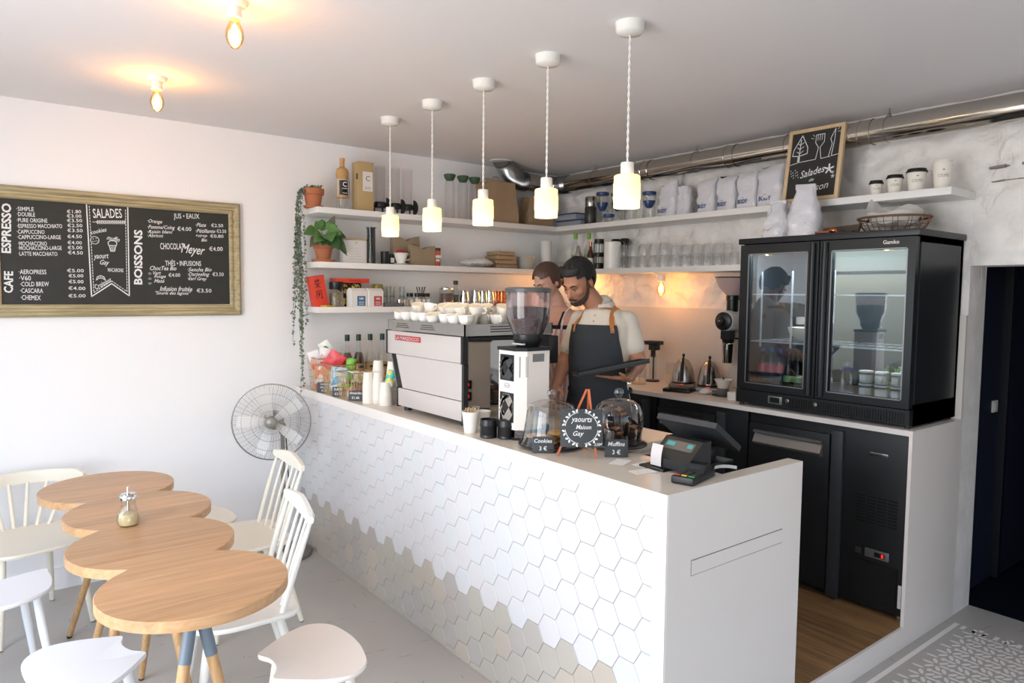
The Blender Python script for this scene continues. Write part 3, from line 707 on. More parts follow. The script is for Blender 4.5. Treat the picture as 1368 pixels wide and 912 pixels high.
# ================================================================ PEDESTAL FAN
fang = mat('fan_grey_metal', '#8f8c86', .4, metal=.5); bladem = mat('fan_blade', '#f2f1f0', .3)
fx, fy = -2.535, -.235
fn = thing('pedestal_fan', 'grey pedestal fan with round wire guard standing between left wall and counter', 'fan', (fx, fy, 0))
put('base', MB().lathe([(.175, 0), (.178, .008), (.17, .02), (.05, .032), (.022, .05)], n=40), fang, fn)
put('pole', MB().tube([(0, 0, .03), (0, 0, .80)], [.015, .013], 16), fang, fn)
d = Vector((CP.x-fx, CP.y-fy, 0)).normalized(); ang = math.atan2(d.y, d.x)-.12; d = Vector((math.cos(ang), math.sin(ang), .0)); d.z = .06; d.normalize()
hc = Vector((-2.647, -.36, .893))-Vector((fx, fy, 0))
M = Matrix.Translation(hc) @ d.to_track_quat('Z', 'Y').to_matrix().to_4x4()
put('motor', MB().lathe([(.03, -.16), (.055, -.15), (.062, -.10), (.055, -.06), (.03, -.055)], n=24, M=M), fang, fn)
put('neck', MB().tube([(0, 0, .79), (0, 0, .84), tuple(M @ Vector((0, .0, -.115)))], .022, 12), fang, fn)
gd = MB(); RF = .232
for k in range(104):
    a = 2*PI*k/104; tw_ = .25
    pts = []
    for s in (0.15, .35, .6, .8, .93, 1.0): pts.append(M @ Vector((RF*s*math.cos(a+tw_*s), RF*s*math.sin(a+tw_*s), .045*(1-s**2.6))))
    gd.tube(pts, .0007, 3)
for k in range(48):
    a = 2*PI*k/48
    gd.tube([M @ Vector((RF*s*math.cos(a-.2*s), RF*s*math.sin(a-.2*s), -.075*(1-s**3))) for s in (.25, .55, .8, .95, 1.0)], .0007, 3)
for s, z, r in ((1, 0, .0042), (1.0, -.008, .003), (.75, .026, .0012), (.5, .037, .0012), (.3, .042, .0012)):
    gd.tube([M @ Vector((RF*s*math.cos(2*PI*k/48), RF*s*math.sin(2*PI*k/48), z)) for k in range(48)], r, 5, True)
put('wire_guard', gd, fang, fn)
put('hub_badge', MB().lathe([(.0, .062), (.02, .060), (.033, .052), (.037, .04), (.034, .034)][::-1], n=28, M=M), fang, fn)
put('blade_hub', MB().lathe([(.03, -.05), (.035, -.02), (.03, .02), (.0, .025)], n=20, M=M), fang, fn)
for k in range(5):
    a = 2*PI*k/5+.62; B = M @ Matrix.Rotation(a, 4, 'Z') @ Matrix.Translation((0, 0, -.012)) @ Matrix.Rotation(.42, 4, 'X')
    bl = MB(); P = [(.03, -.018), (.10, -.034), (.17, -.042), (.205, -.034), (.205, .03), (.15, .038), (.08, .026), (.03, .015)]
    bl.prism(P, -.001, .001, B); put('blade', bl, bladem, fn)
put('power_cable', MB().tube([tuple(M @ Vector((.03, -.02, -.13))), (.03, .02, .75), (.05, .03, .4), (.03, .05, .02)], .004, 6), blackm, fn)

# ================================================================ MENU BOARD on the left wall
bd = thing('menu_board', 'long chalkboard coffee menu in a distressed gilt frame on the left wall', 'menu board', (-3.37, -.002, 1.89))
bx, bz = -3.37, 1.89
put('slate', MB().box(-.60, -.014, -.30, .60, -.006, .29), slate, bd, smooth=False)
prof = [(0, 0), (0, -.022), (.008, -.03), (.02, -.028), (.026, -.02), (.036, -.022), (.045, -.034), (.056, -.036), (.066, -.03), (.071, -.018), (.071, 0)]
def frame(x0, z0, x1, z1, prof, m, parent, dep=1):
    W_ = max(p[0] for p in prof)
    cor = [((x0, z0), (1, 1)), ((x1, z0), (-1, 1)), ((x1, z1), (-1, -1)), ((x0, z1), (1, -1))]   # outer corners and inward directions
    for i in range(4):
        (a, da), (b, db) = cor[i], cor[(i+1) % 4]; vs = []; fs = []; n = len(prof)
        for (c, dd_) in ((a, da), (b, db)):
            for p, y in prof: vs.append((c[0]+dd_[0]*(W_-p if False else (W_-p)), y, c[1]+dd_[1]*(W_-p)))
        for k in range(n-1): fs.append((k, k+1, n+k+1, n+k))
        mb = MB(); mb.add(vs, fs); put('frame_rail', mb, m, parent)
fx0, fx1, fz0, fz1 = -4.025-bx, -2.712-bx, 1.537-bz, 2.240-bz
frame(fx0, fz0, fx1, fz1, prof, frame_m, bd)
MENU=[('ESPRESSO',-3.927,1.881,-3.918,2.143,0.043,2),('CAFE',-3.924,1.67,-3.92,1.785,0.041,2),('BOiSSONS',-3.301,1.724,-3.293,2.042,0.045,2),('·SIMPLE',-3.875,2.118,-3.798,2.121,0.022,0),('·DOUBLE',-3.874,2.09,-3.793,2.092,0.022,0),('·PURE ORIGINE',-3.875,2.058,-3.738,2.064,0.022,0),('·ESPRESSO MACCHIATO',-3.875,2.027,-3.67,2.039,0.022,0),('·CAPPUCCINO',-3.877,1.997,-3.753,2.002,0.022,0),('·CAPPUCCINO-LARGE',-3.876,1.968,-3.678,1.978,0.022,0),('·MOCHACCINO',-3.874,1.934,-3.744,1.94,0.022,0),('·MOCHACCINO-LARGE',-3.874,1.91,-3.676,1.919,0.022,0),('·LATTE MACCHIATO',-3.874,1.88,-3.697,1.885,0.022,0),('€1.80',-3.646,2.121,-3.578,2.126,0.021,0),('€3.00',-3.647,2.097,-3.577,2.101,0.02,0),('€3.50',-3.647,2.072,-3.574,2.077,0.021,0),('€2.50',-3.646,2.045,-3.574,2.049,0.021,0),('€3.50',-3.647,2.018,-3.573,2.021,0.021,0),('€4.50',-3.648,1.984,-3.578,1.988,0.021,0),('€4.00',-3.648,1.951,-3.579,1.953,0.02,0),('€5.00',-3.648,1.923,-3.578,1.926,0.021,0),('€4.50',-3.648,1.896,-3.576,1.897,0.021,0),('€5.00',-3.655,1.796,-3.574,1.798,0.021,0),('€5.00',-3.648,1.767,-3.577,1.769,0.02,0),('€5.00',-3.649,1.735,-3.577,1.736,0.021,0),('€4.00',-3.651,1.699,-3.569,1.698,0.021,0),('€5.00',-3.652,1.656,-3.569,1.657,0.021,0),('·AEROPRESS',-3.875,1.783,-3.751,1.785,0.025,0),('·V60',-3.874,1.75,-3.822,1.75,0.025,0),('·COLD BREW',-3.871,1.717,-3.741,1.72,0.025,0),('·CASCARA',-3.872,1.683,-3.769,1.682,0.025,0),('·CHEMEX',-3.871,1.646,-3.781,1.644,0.026,0),('SALADES',-3.521,2.12,-3.376,2.131,0.053,0),('cookies',-3.535,2.012,-3.456,2.035,0.023,1),('muffin',-3.455,1.99,-3.391,1.978,0.026,1),('yaourt',-3.525,1.873,-3.448,1.879,0.03,1),('Gay',-3.493,1.844,-3.447,1.842,0.032,1),('MACARONS',-3.455,1.805,-3.376,1.804,0.022,0),('Croissant',-3.522,1.703,-3.44,1.752,0.028,1),('JUS • EAUX',-3.1,2.132,-2.954,2.14,0.04,0),('·Orange',-3.243,2.095,-3.164,2.094,0.024,1),('·Pomme/Coing',-3.243,2.06,-3.094,2.064,0.025,1),('·Raisin blanc',-3.244,2.035,-3.107,2.041,0.019,1),('·Abricot',-3.244,2.013,-3.159,2.015,0.02,1),('€4.00',-3.081,2.062,-3.002,2.065,0.027,0),('·Plate',-2.976,2.092,-2.917,2.094,0.023,1),('€2.50',-2.887,2.095,-2.815,2.098,0.023,0),('·Pétillante',-2.977,2.056,-2.863,2.06,0.023,1),('€3.50',-2.855,2.061,-2.797,2.064,0.023,0),('+sirop',-2.978,2.024,-2.911,2.027,0.019,1),('€0.80',-2.894,2.029,-2.814,2.032,0.022,0),('Bio',-2.946,2.002,-2.913,2.003,0.019,1),('CHOCOLAT',-3.178,1.953,-3.046,1.957,0.038,0),('Meyer',-3.062,1.939,-2.927,1.928,0.063,1),('€4.00',-2.901,1.95,-2.82,1.953,0.029,0),('THÉS • INFUSIONS',-3.153,1.857,-2.95,1.861,0.038,0),('ChocTea Bio',-3.236,1.822,-3.091,1.824,0.025,1),('Vert',-3.219,1.793,-3.177,1.794,0.021,1),('Rouge',-3.215,1.771,-3.151,1.771,0.021,1),('Maté',-3.216,1.747,-3.158,1.746,0.021,1),('€4.00',-3.136,1.783,-3.071,1.785,0.024,0),('·Sencha Bio',-3.028,1.819,-2.889,1.822,0.023,1),('·Darjeeling',-3.028,1.788,-2.902,1.789,0.025,1),('·Earl Grey',-3.029,1.762,-2.918,1.761,0.023,1),('€3.50',-2.884,1.794,-2.817,1.795,0.025,0),('Infusion fruitée',-3.186,1.701,-3.004,1.7,0.029,1),('"Souris des lagons"',-3.21,1.673,-3.013,1.672,0.022,1),('€3.50',-2.979,1.692,-2.892,1.692,0.026,0)]
lm = MB()
for s, x0, z0, x1, z1, h, stl in MENU:
    c = ((x0+x1)/2-bx, -.0146, (z0+z1)/2-bz); ln = math.hypot(x1-x0, z1-z0); ang = math.atan2(z1-z0, x1-x0)
    if any(ch in s for ch in 'gjpqy') and stl == 1: h *= 1.15
    if s.startswith('€'): h *= .95
    lm = MB(); add_text(lm, s, c, w=ln, h=h, shear=.35 if stl == 1 else 0, ang=ang, bold=.03 if stl == 2 else .008)
    put('chalk_lettering', lm, chalk, bd, smooth=False)
dm = MB(); q = lambda x, z: (x-bx, z-bz); cc = (0, -.0148, 0)
ban = [q(-3.551, 2.166), q(-3.540, 1.652), q(-3.438, 1.727), q(-3.349, 1.657), q(-3.345, 2.168)]
stroke(dm, ban, .006, cc)
inn = [q(-3.538, 2.160), q(-3.528, 1.675), q(-3.438, 1.742), q(-3.360, 1.682), q(-3.357, 2.16)]
for a, b in zip(inn, inn[1:]):
    L_ = math.hypot(b[0]-a[0], b[1]-a[1]); k = int(L_/.016)
    for i in range(k): f0, f1 = i/k, (i+.55)/k; stroke(dm, [(a[0]+(b[0]-a[0])*f0, a[1]+(b[1]-a[1])*f0), (a[0]+(b[0]-a[0])*f1, a[1]+(b[1]-a[1])*f1)], .0035, cc)
stroke(dm, [q(-3.524, 2.072), q(-3.362, 2.081)], .003, cc)
for i in range(14):
    x = -3.505+.0105*i; z = 2.073+.0006*i
    for sg_ in (1, -1): stroke(dm, [q(x, z), q(x+.008, z+sg_*.009)], .0045, cc)
circ = lambda x, z, r, n=16, sx=1: [q(x+r*sx*math.cos(2*PI*k/n), z+r*math.sin(2*PI*k/n)) for k in range(n)]
stroke(dm, circ(-3.516, 1.970, .021), .0035, cc, closed=True)
for a, b in ((-.008, .006), (.006, .009), (.0, -.006), (.01, -.004), (-.01, -.008)): stroke(dm, [q(-3.516+a, 1.97+b), q(-3.514+a, 1.971+b)], .004, cc)
stroke(dm, [q(-3.448, 1.945), q(-3.45, 1.962), q(-3.438, 1.972), q(-3.418, 1.972), q(-3.406, 1.962), q(-3.408, 1.945)], .004, cc, closed=True)
stroke(dm, [q(-3.445, 1.945), q(-3.438, 1.912), q(-3.418, 1.912), q(-3.411, 1.945)], .004, cc)
for k in range(3): stroke(dm, [q(-3.436+.008*k, 1.94), q(-3.434+.006*k, 1.914)], .003, cc)
stroke(dm, [q(-3.515, 1.745), q(-3.508, 1.765), q(-3.492, 1.772), q(-3.476, 1.765), q(-3.468, 1.745), q(-3.482, 1.755), q(-3.492, 1.758), q(-3.502, 1.755)], .004, cc, closed=True)
for k in range(3): stroke(dm, [q(-3.503+.011*k, 1.768), q(-3.50+.009*k, 1.756)], .003, cc)
for z in (1.789, 1.759, 1.731): stroke(dm, circ(-3.238, z, .004, 8, 1.6), .006, cc, closed=True)
put('chalk_drawing', dm, chalk, bd, smooth=False)

# ================================================================ CEILING LIGHTS
warm = (1, .56, .22)
fil = mat('glowing_filament', '#ffb050', .5, emit='#ffc070', es=55)
g_amber = glass('amber_bulb_glass', '#ffe3b0', .7)
def bulb_light(name, label, group, loc, up=1, power=4, base=True, s=1.0):
    t = thing(name, label, 'light', loc, 0, group)
    put('ceiling_rose', MB().lathe([(.048*s, 0), (.048*s, -.006), (.04*s, -.018), (.025*s, -.022), (.025*s, -.058), (.021*s, -.062), (.0, -.062)][::-1], n=28), porcelain, t)
    put('socket_ring', MB().lathe([(.0195, -.064), (.0195, -.056)], n=20), brass, t)
    b = put('bulb', MB().lathe([(.0, -.165), (.012, -.16), (.026, -.142), (.031, -.122), (.029, -.10), (.02, -.078), (.015, -.062)], n=24), g_amber, t)
    f = MB()
    for k in range(6):
        a = 2*PI*k/6; f.tube([(.005*math.cos(a), .005*math.sin(a), -.084), (.011*math.cos(a+.3), .011*math.sin(a+.3), -.135)], .0032, 6)
    f.tube([(.0, 0, -.075), (0, 0, -.14)], .003, 6)
    put('filament', f, fil, b)
    l = lamp('bulb_glow', 'POINT', (0, 0, -.11), power, warm, .03); l.parent = t; return t
bulb_light('ceiling_bulb', 'bare filament bulb in white ceiling rose, nearer the left wall', 'bare filament bulbs on the ceiling', (-3.354, -.89, 2.702), power=2.2)
bulb_light('ceiling_bulb', 'bare filament bulb in white ceiling rose at the top edge of the picture', 'bare filament bulbs on the ceiling', (-3.334, -2.04, 2.702), power=2.2)
bulb_light('shelf_bulb', 'bare filament bulb glowing under the shelf of drinking glasses', 'filament bulbs under the shelves', (-.20, -1.32, Z2-.038), power=.8)
bulb_light('shelf_bulb', 'bare filament bulb under the shelf corner, hidden behind the two people', 'filament bulbs under the shelves', (-.20, -.45, Z2-.038), power=1.0)

# ---- pendants over the counter
def shade_material():
    m = mat('perforated_bisque_shade', '#f0e8cf', .6); n = m.node_tree.nodes; L = m.node_tree.links; n.clear()
    o = n.new('ShaderNodeOutputMaterial'); d = n.new('ShaderNodeBsdfDiffuse'); d.inputs[0].default_value = lin('#f0e8d6'); tl = n.new('ShaderNodeBsdfTranslucent'); tl.inputs[0].default_value = lin('#fff4d8')
    e = n.new('ShaderNodeEmission'); e.inputs[0].default_value = lin('#ffeebc'); e.inputs[1].default_value = .16
    mx = n.new('ShaderNodeMixShader'); mx.inputs[0].default_value = .5; L.new(d.outputs[0], mx.inputs[1]); L.new(tl.outputs[0], mx.inputs[2])
    ad = n.new('ShaderNodeAddShader'); L.new(mx.outputs[0], ad.inputs[0]); L.new(e.outputs[0], ad.inputs[1]); L.new(ad.outputs[0], o.inputs[0]); return m
shade_m = shade_material()
cord_m = mat('twisted_white_cord', '#ece9e4', .6)
pen0 = None
ordn = ['nearest the camera before the blue-lidded jars', 'second from the camera', 'middle of the row, before the paper bag', 'fourth from the camera, before the glass tubes', 'farthest from the camera, nearest the left wall']
for i in range(5):
    y = -2.774+.4695*i; lab = 'white textured pendant lamp, '+ordn[i]
    if pen0 is None:
        t = pen0 = thing('pendant_lamp', lab, 'pendant lamp', (-2.117, y, 2.702), 0, 'white pendant lamps above the counter')
        put('ceiling_cup', MB().lathe([(.0, -.045), (.012, -.045), (.046, -.04), (.052, -.034), (.056, -.0)], n=32), porcelain, t)
        cd = MB()
        for ph in (0, PI):
            cd.tube([(.0028*math.cos(ph+k*1.1), .0028*math.sin(ph+k*1.1), -.045-k*.47/48) for k in range(49)], .0026, 6)
        put('twisted_cord', cd, cord_m, t)
        put('neck', MB().lathe([(.0, -.512), (.024, -.513), (.0255, -.518), (.0255, -.562)][::-1], n=28), porcelain, t)
        sh = MB(); pts = []
        zs = [-.558, -.5605, -.564, -.59, -.591]+[-.592-.0035*k for k in range(1, 17)]+[-.649, -.65, -.682]
        N = 96; vs = []; fs = []; prof_ = []
        for z in zs:
            r = .026 if z == -.558 else (.045 if z == -.5605 else (.0495 if z in (-.564, -.59) else (.0495 if z in (-.65, -.682) else .0515)))
            prof_.append((r, z))
        for i_, (r, z) in enumerate(prof_):
            for k in range(N):
                dm_ = .0032 if (5 <= i_ <= 20 and (k+2*(i_ % 2)) % 4 < 2) else 0
                vs.append(((r-dm_)*math.cos(2*PI*k/N), (r-dm_)*math.sin(2*PI*k/N), z))
        for i_ in range(len(prof_)-1):
            for k in range(N): j = (k+1) % N; fs.append(((i_+1)*N+k, (i_+1)*N+j, i_*N+j, i_*N+k))
        sh.add(vs, fs); sh.lathe([(.0475, -.565), (.0475, -.682)], n=32, cap=False); sh.lathe([(.0475, -.682), (.0495, -.682)], n=32, cap=False)
        s0 = put('shade', sh, shade_m, t)
        put('bulb', MB().ball((0, 0, -.63), (.022, .022, .03), 16, 10), mat('warm_bulb', '#ffffff', .5, emit='#ffe8b8', es=7), s0)
    else: t = dup(pen0, (-2.117, y, 2.702), 0, lab)
    l = lamp('pendant_glow', 'POINT', (0, 0, -.665), .45, (1, .78, .5), .02); l.parent = t

# ================================================================ VENTILATION DUCT
du = thing('ventilation_duct', 'shiny galvanised round duct running under the ceiling along the stone wall', 'duct', (-.16, -.2, 2.588))
du_r = .068; lz = 0
def seg(y0, y1, r=du_r): 
    put('duct_section', MB().tube([(0, y0+.2, 0), (0, y1+.2, 0)], r, 40), duct_m, du)
ys = [-.30, -1.15, -1.86, -2.72, -3.75, -4.8, -6.55]
for i in range(len(ys)-1): seg(ys[i]-.0, ys[i+1]-.0)
for y in ys[1:-1]:
    rg = MB(); rg.tube([(0, y+.2-.03, 0), (0, y+.2+.03, 0)], du_r+.0022, 40)
    for dy in (-.032, .032): rg.tube([((du_r+.003)*math.cos(2*PI*k/32), y+.2+dy, (du_r+.003)*math.sin(2*PI*k/32)) for k in range(32)], .003, 6, True)
    put('joint_band', rg, duct_m, du)
# corrugated elbow in the corner, rising to the ceiling
def ribbed(path, r, n=70, amp=.005, per=None):
    P = [Vector(p) for p in path]; Q = []
    for i in range(len(P)-1):
        p0, p1, p2, p3 = P[max(i-1, 0)], P[i], P[i+1], P[min(i+2, len(P)-1)]
        for k in range(n//(len(P)-1)):
            t = k/(n//(len(P)-1)); Q.append(.5*((2*p1)+(-p0+p2)*t+(2*p0-5*p1+4*p2-p3)*t*t+(-p0+3*p1-3*p2+p3)*t**3))
    Q.append(P[-1]); return Q, [r+(amp if i % 2 else -amp) for i in range(len(Q))]
Q, rs = ribbed([(0, -.10, 0), (0, -.02, 0), (-.03, .05, 0), (-.10, .07, 0)], du_r+.004, 24, .0035); put('corner_elbow', MB().tube(Q, rs, 28), flex_m, du)
put('duct_section', MB().tube([(-.09, .07, 0), (-.35, .06, .0)], du_r, 36), duct_m, du)
Q, rs = ribbed([(-.34, .06, 0), (-.42, .055, .008), (-.51, .03, .045), (-.60, -.02, .095), (-.66, -.05, .13)], du_r+.004, 56, .0045); put('flexible_elbow', MB().tube(Q, rs, 28), flex_m, du)
put('ceiling_flange', MB().cyl((-.67, -.055, .107), .085, .006), shelf_m, du)
for y in (-.6, -1.57, -2.25, -2.83, -3.9):
    m = MB(); m.tube([(0, y+.2, du_r+.002), (0, y+.2, .112)], .004, 6)
    m.tube([((du_r+.002)*math.cos(2*PI*k/36), y+.2, (du_r+.001)*math.sin(2*PI*k/36)) for k in range(36)], .0009, 5, True)
    m.tube([(-.045, y+.2, du_r*.74), (0, y+.2, du_r+.025), (.045, y+.2, du_r*.74)], .0025, 5); put('hanger', m, greym, du)
# loose cable tied along the duct
put('duct_cable', MB().tube([(-.06+.01*math.sin(y*9), y+.2, -du_r*.9-.006*math.sin(y*13)) for y in [-.3-.12*k for k in range(16)]], .004, 6), blackm, du)
# ================================================================ SHELF GOODS, plain left wall (items face -y)
def on(name, label, cat, x, y, z, rz=0, group=None): return thing(name, label, cat, (x, y, z), rz, group)
AY = -.17
# -- top shelf
t = on('trailing_plant', 'terracotta pot with grey-green string plant trailing down past all three left shelves', 'potted plant', -2.29, -.17, Z1)
put('pot', MB().lathe([(.045, .012), (.058, .085), (.068, .088), (.071, .125), (.064, .127), (.06, .10), (.0, .098)], n=28), terra, t)
put('saucer', MB().lathe([(.05, 0), (.06, .004), (.064, .016), (.058, .016), (.052, .007), (0, .006)], n=28), terra, t)
put('soil', MB().cyl((0, 0, .095), .058, .008), mat('potting_soil', '#3a2c20', .95), t)
leafg = mat('grey_green_leaf', '#6f7f6c', .6, var=.3, vscale=40); stemg = mat('thin_stem', '#6b705c', .7)
rs_ = random.Random(3); lv = MB(); stm = MB()
def leaf_at(mb, p, r, rnd):
    n = Vector((rnd.uniform(-1, 1), rnd.uniform(-1, .2), rnd.uniform(-.5, 1))).normalized(); a = n.orthogonal().normalized(); b = n.cross(a); th = rnd.uniform(0, 6)
    u = a*math.cos(th)+b*math.sin(th); v = n.cross(u)
    mb.add([p+u*r*1.25, p+v*r*.8+u*r*.35, p-u*r*.7+v*r*.6, p-u*r*.45, p-u*r*.7-v*r*.6, p-v*r*.8+u*r*.35], [(0, 1, 2, 3), (0, 3, 4, 5)])
for s_i in range(13):
    zend = [-.35, -.5, -.62, -.75, -.9, -1.0, -1.1, -1.18, -.55, -.8, -.95, -1.15, -.7][s_i]
    x0, y0 = -.055+rs_.uniform(-.01, .01), rs_.uniform(-.03, .06); pts = [Vector((x0*.4, y0*.4, .11)), Vector((x0*1.2, y0, .125)), Vector((-.088+rs_.uniform(-.015, .01), y0*1.1, .06))]
    z = 0; xx, yy = pts[-1].x, pts[-1].y
    while z > zend:
        z -= .045; xx += rs_.uniform(-.007, .0072); yy += rs_.uniform(-.006, .006); xx = min(xx, -.045 if z < .02 else xx); pts.append(Vector((xx, yy, z)))
    stm.tube(pts, .0011, 4)
    for a, b in zip(pts[1:], pts[2:]):
        dens = 5 if a.z > -.45 else (4 if a.z > -.8 else 2)
        for k in range(dens): leaf_at(lv, a.lerp(b, rs_.random())+Vector((rs_.uniform(-.008, .008), rs_.uniform(-.008, .008), 0)), rs_.uniform(.006, .0105), rs_)
for k in range(70): a = rs_.uniform(0, 6.28); r = rs_.uniform(0, .06); leaf_at(lv, Vector((r*math.cos(a), r*math.sin(a), .125+rs_.uniform(0, .02))), .009, rs_)
put('foliage', lv, leafg, t, smooth=False, kind='stuff'); put('stems', stm, stemg, t, kind='stuff')

t = on('cold_brew_bottle', 'glass coffee bottle with tan silicone stopper and black C label', 'bottle', -2.088, AY, Z1)
tan = mat('tan_silicone', '#c59a63', .6)
put('glass_body', MB().lathe([(.034, 0), (.037, .006), (.037, .21), (.034, .215)], n=24), g_clear, t)
put('stopper', MB().lathe([(.036, .205), (.0375, .21), (.0375, .222), (.042, .226), (.043, .25), (.036, .275), (.02, .285), (.016, .29), (.016, .325), (.018, .33), (.017, .346), (0, .348)], n=24), tan, t)
put('collar', MB().lathe([(.0375, .085), (.0375, .10)], n=24), tan, t)
lb = MB(); 
for i in range(12):
    a0, a1 = [-PI/2-.95+1.9*(i+k)/12 for k in (0, 1)]; r = .0378
    lb.add([(r*math.cos(a0), r*math.sin(a0), .102), (r*math.cos(a1), r*math.sin(a1), .102), (r*math.cos(a1), r*math.sin(a1), .198), (r*math.cos(a0), r*math.sin(a0), .198)], [(0, 1, 2, 3)])
put('label', lb, black, t); b_ = MB(); add_text(b_, 'C', (0, -.0395, .172), h=.034, bold=.03); b_.box(-.02, -.0392, .142, .02, -.0388, .146).box(-.016, -.0392, .112, .016, -.0388, .116); put('label_print', b_, paper, t, smooth=False)
put('cord', MB().tube([(.036, -.01, .23), (.046, -.01, .2), (.045, -.01, .13), (.04, -.01, .08)], .0018, 5), mat('maroon_cord', '#5c3330', .7), t)
put('cream_fill', MB().cyl((0, 0, .1), .0365, .108), mat('cream_liner', '#dccab0', .6), t)
t = on('gift_box', 'tall tan cardboard box with pale square C label', 'box', -1.938, -.17, Z1)
put('carton', rbox(MB(), -.058, -.045, 0, .058, .045, .335, .002), card, t); put('label', MB().box(-.022, -.0462, .14, .05, -.0452, .27), paper, t, smooth=False)
b_ = MB(); add_text(b_, 'C', (.014, -.0468, .225), h=.034); b_.box(-.01, -.0468, .155, .038, -.0464, .157).box(-.008, -.0468, .165, .036, -.0464, .167); put('label_print', b_, darkg, t, smooth=False)
put('side_band', MB().box(-.0590, -.044, .215, -.0578, -.02, .255), black, t, smooth=False)
# siphon style glass towers on black clamps
base = None
for i, x in enumerate((-1.80, -1.685, -1.585)):
    lab = 'tall clear glass cylinder on black clamp foot, '+('next to the tan box', 'middle one of three', 'the right one of three')[i]
    if base is None:
        t = base = on('glass_tower', lab, 'coffee maker', x, -.15, Z1, 0, 'tall glass cylinders on black clamps')
        put('cylinder', MB().lathe([(.036, .05), (.037, .33), (.039, .332)], n=24, cap=False), g_thin, t)
        put('clamp', MB().lathe([(.04, .045), (.043, .05), (.043, .075), (.04, .08)], n=24), black, t)
        for a in (.5, 2.6, 4.7): put('leg', MB().tube([(.036*math.cos(a), .036*math.sin(a), .05), (.04*math.cos(a), .04*math.sin(a), 0)], .005, 6), black, t)
        m = MB(); m.prism([(.036*math.cos(a), .062+.052*math.sin(a)) for a in [PI/2-PI*k/14 for k in range(15)]]+[(0, .012), (0, .112)][:1], -.006, .006, Matrix.Translation((.035, -.03, 0)) @ Matrix.Rotation(PI/2, 4, 'X')); put('handle', m, black, t)
        put('dark_cap', MB().cyl((0, 0, .076), .039, .008), blackm, t)
    else: dup(base, (x, -.15, Z1), 0, lab)
base = None
for i, x in enumerate((-1.232, -1.115, -1.008)):
    lab = 'clear glass carafe with green rubber stopper, '+('left of three', 'middle of three', 'right one beside the paper bag')[i]
    if base is None:
        t = base = on('glass_carafe', lab, 'carafe', x, -.16, Z1, 0, 'glass carafes with green stoppers')
        put('body', MB().lathe([(.032, 0), (.038, .006), (.038, .25), (.031, .285), (.031, .30)], n=24), g_thin, t)
        put('stopper', MB().lathe([(.026, .29), (.034, .30), (.044, .322), (.044, .332), (.04, .335), (0, .335)], n=24), green_cork, t)
    else: dup(base, (x, -.16, Z1), 0, lab)
def paper_bag(name, label, x, y, z, w, d, h, m, rz=0, lean=0, top=1.0):
    t = on(name, label, 'paper bag', x, y, z, rz); b = MB(); rr = random.Random(int(x*100)); n = 8
    def ring(zz, s, f):
        pts = []
        for (cx_, cy_) in ((-w/2, -d/2), (-w/6, -d/2), (w/6, -d/2), (w/2, -d/2), (w/2-f*.02, 0), (w/2, d/2), (0, d/2), (-w/2, d/2), (-w/2+f*.02, 0)): pts.append((cx_*s+rr.uniform(-.004, .004)+lean*zz, cy_*s+rr.uniform(-.004, .004), zz))
        return pts
    rings = [ring(0, 1, 0), ring(h*.02, 1.0, 0), ring(h*.3, .99, .4), ring(h*.6, .97*top, .8), ring(h*.85, .95*top, 1.5), ring(h, .93*top, 2.2)]
    k = len(rings[0]); vs = [p for r in rings for p in r]; fs = [tuple(range(k-1, -1, -1))]
    for i in range(len(rings)-1):
        for q_ in range(k): j = (q_+1) % k; fs.append((i*k+q_, i*k+j, (i+1)*k+j, (i+1)*k+q_))
    fs.append(tuple((len(rings)-1)*k+q_ for q_ in range(k)))
    b.add(vs, fs); put('sack', b, m, t, smooth=False); return t
t = paper_bag('paper_bag', 'large brown kraft paper carrier bag standing open below the duct elbow', -.80, -.17, Z1, .30, .17, .315, kraft, 0, -.05, .95)
for y in (-.06, .06): put('handle', MB().tube([(-.09, y, .30), (-.085, y, .345), (-.03, y+.01, .35), (-.02, y, .30)], .004, 6), kraft, t)
paper_bag('paper_bag', 'smaller brown paper bag in the corner of the top shelf', -.40, -.16, Z1, .26, .12, .235, kraft, 0, .02, .95)
# -- middle shelf
t = on('potted_plant', 'green leafy plant in a terracotta pot at the left end of the middle shelf', 'potted plant', -2.22, -.16, Z2)
put('pot', MB().lathe([(.042, .012), (.058, .09), (.066, .093), (.067, .118), (.06, .12), (.056, .10), (0, .098)], n=28), terra, t)
put('saucer', MB().lathe([(.06, 0), (.074, .004), (.077, .02), (.07, .02), (.064, .008), (0, .007)], n=28), terra, t)
lg = mat('green_leaf', '#5f8a4b', .45, var=.25, vscale=14); lgd = mat('dark_green_leaf', '#44683c', .45, var=.2, vscale=14); lbr = mat('bronze_leaf', '#6d6656', .5)
def big_leaf(p, d, L_, w, m, parent, droop=.6, roll_=0):
    d = Vector(d).normalized(); side = d.cross(Vector((-.2, -.8, .55))); side = side.normalized() if side.length > .15 else Vector((1, 0, 0)); L_ *= .85; side = (Matrix.Rotation(roll_, 3, d) @ side); up = side.cross(d); w *= 1.45; n = 8; vs = []; fs = []
    for i in range(n+1):
        u = i/n; ww = w*math.sin(PI*min(1, u*.96+.04)**.8)*.5; c = Vector(p)+d*L_*u-Vector((0, 0, 1))*droop*L_*u*u*.6
        vs += [c-side*ww+up*ww*.25, c, c+side*ww+up*ww*.25]
    for i in range(n): fs += [(3*i, 3*i+1, 3*i+4, 3*i+3), (3*i+1, 3*i+2, 3*i+5, 3*i+4)]
    mb = MB().add(vs, fs); put('leaf', mb, m, parent)
    st_ = MB().tube([(0, 0, .10), (Vector((0, 0, .13))+Vector(p))*.5, p], .0022, 5); return st_
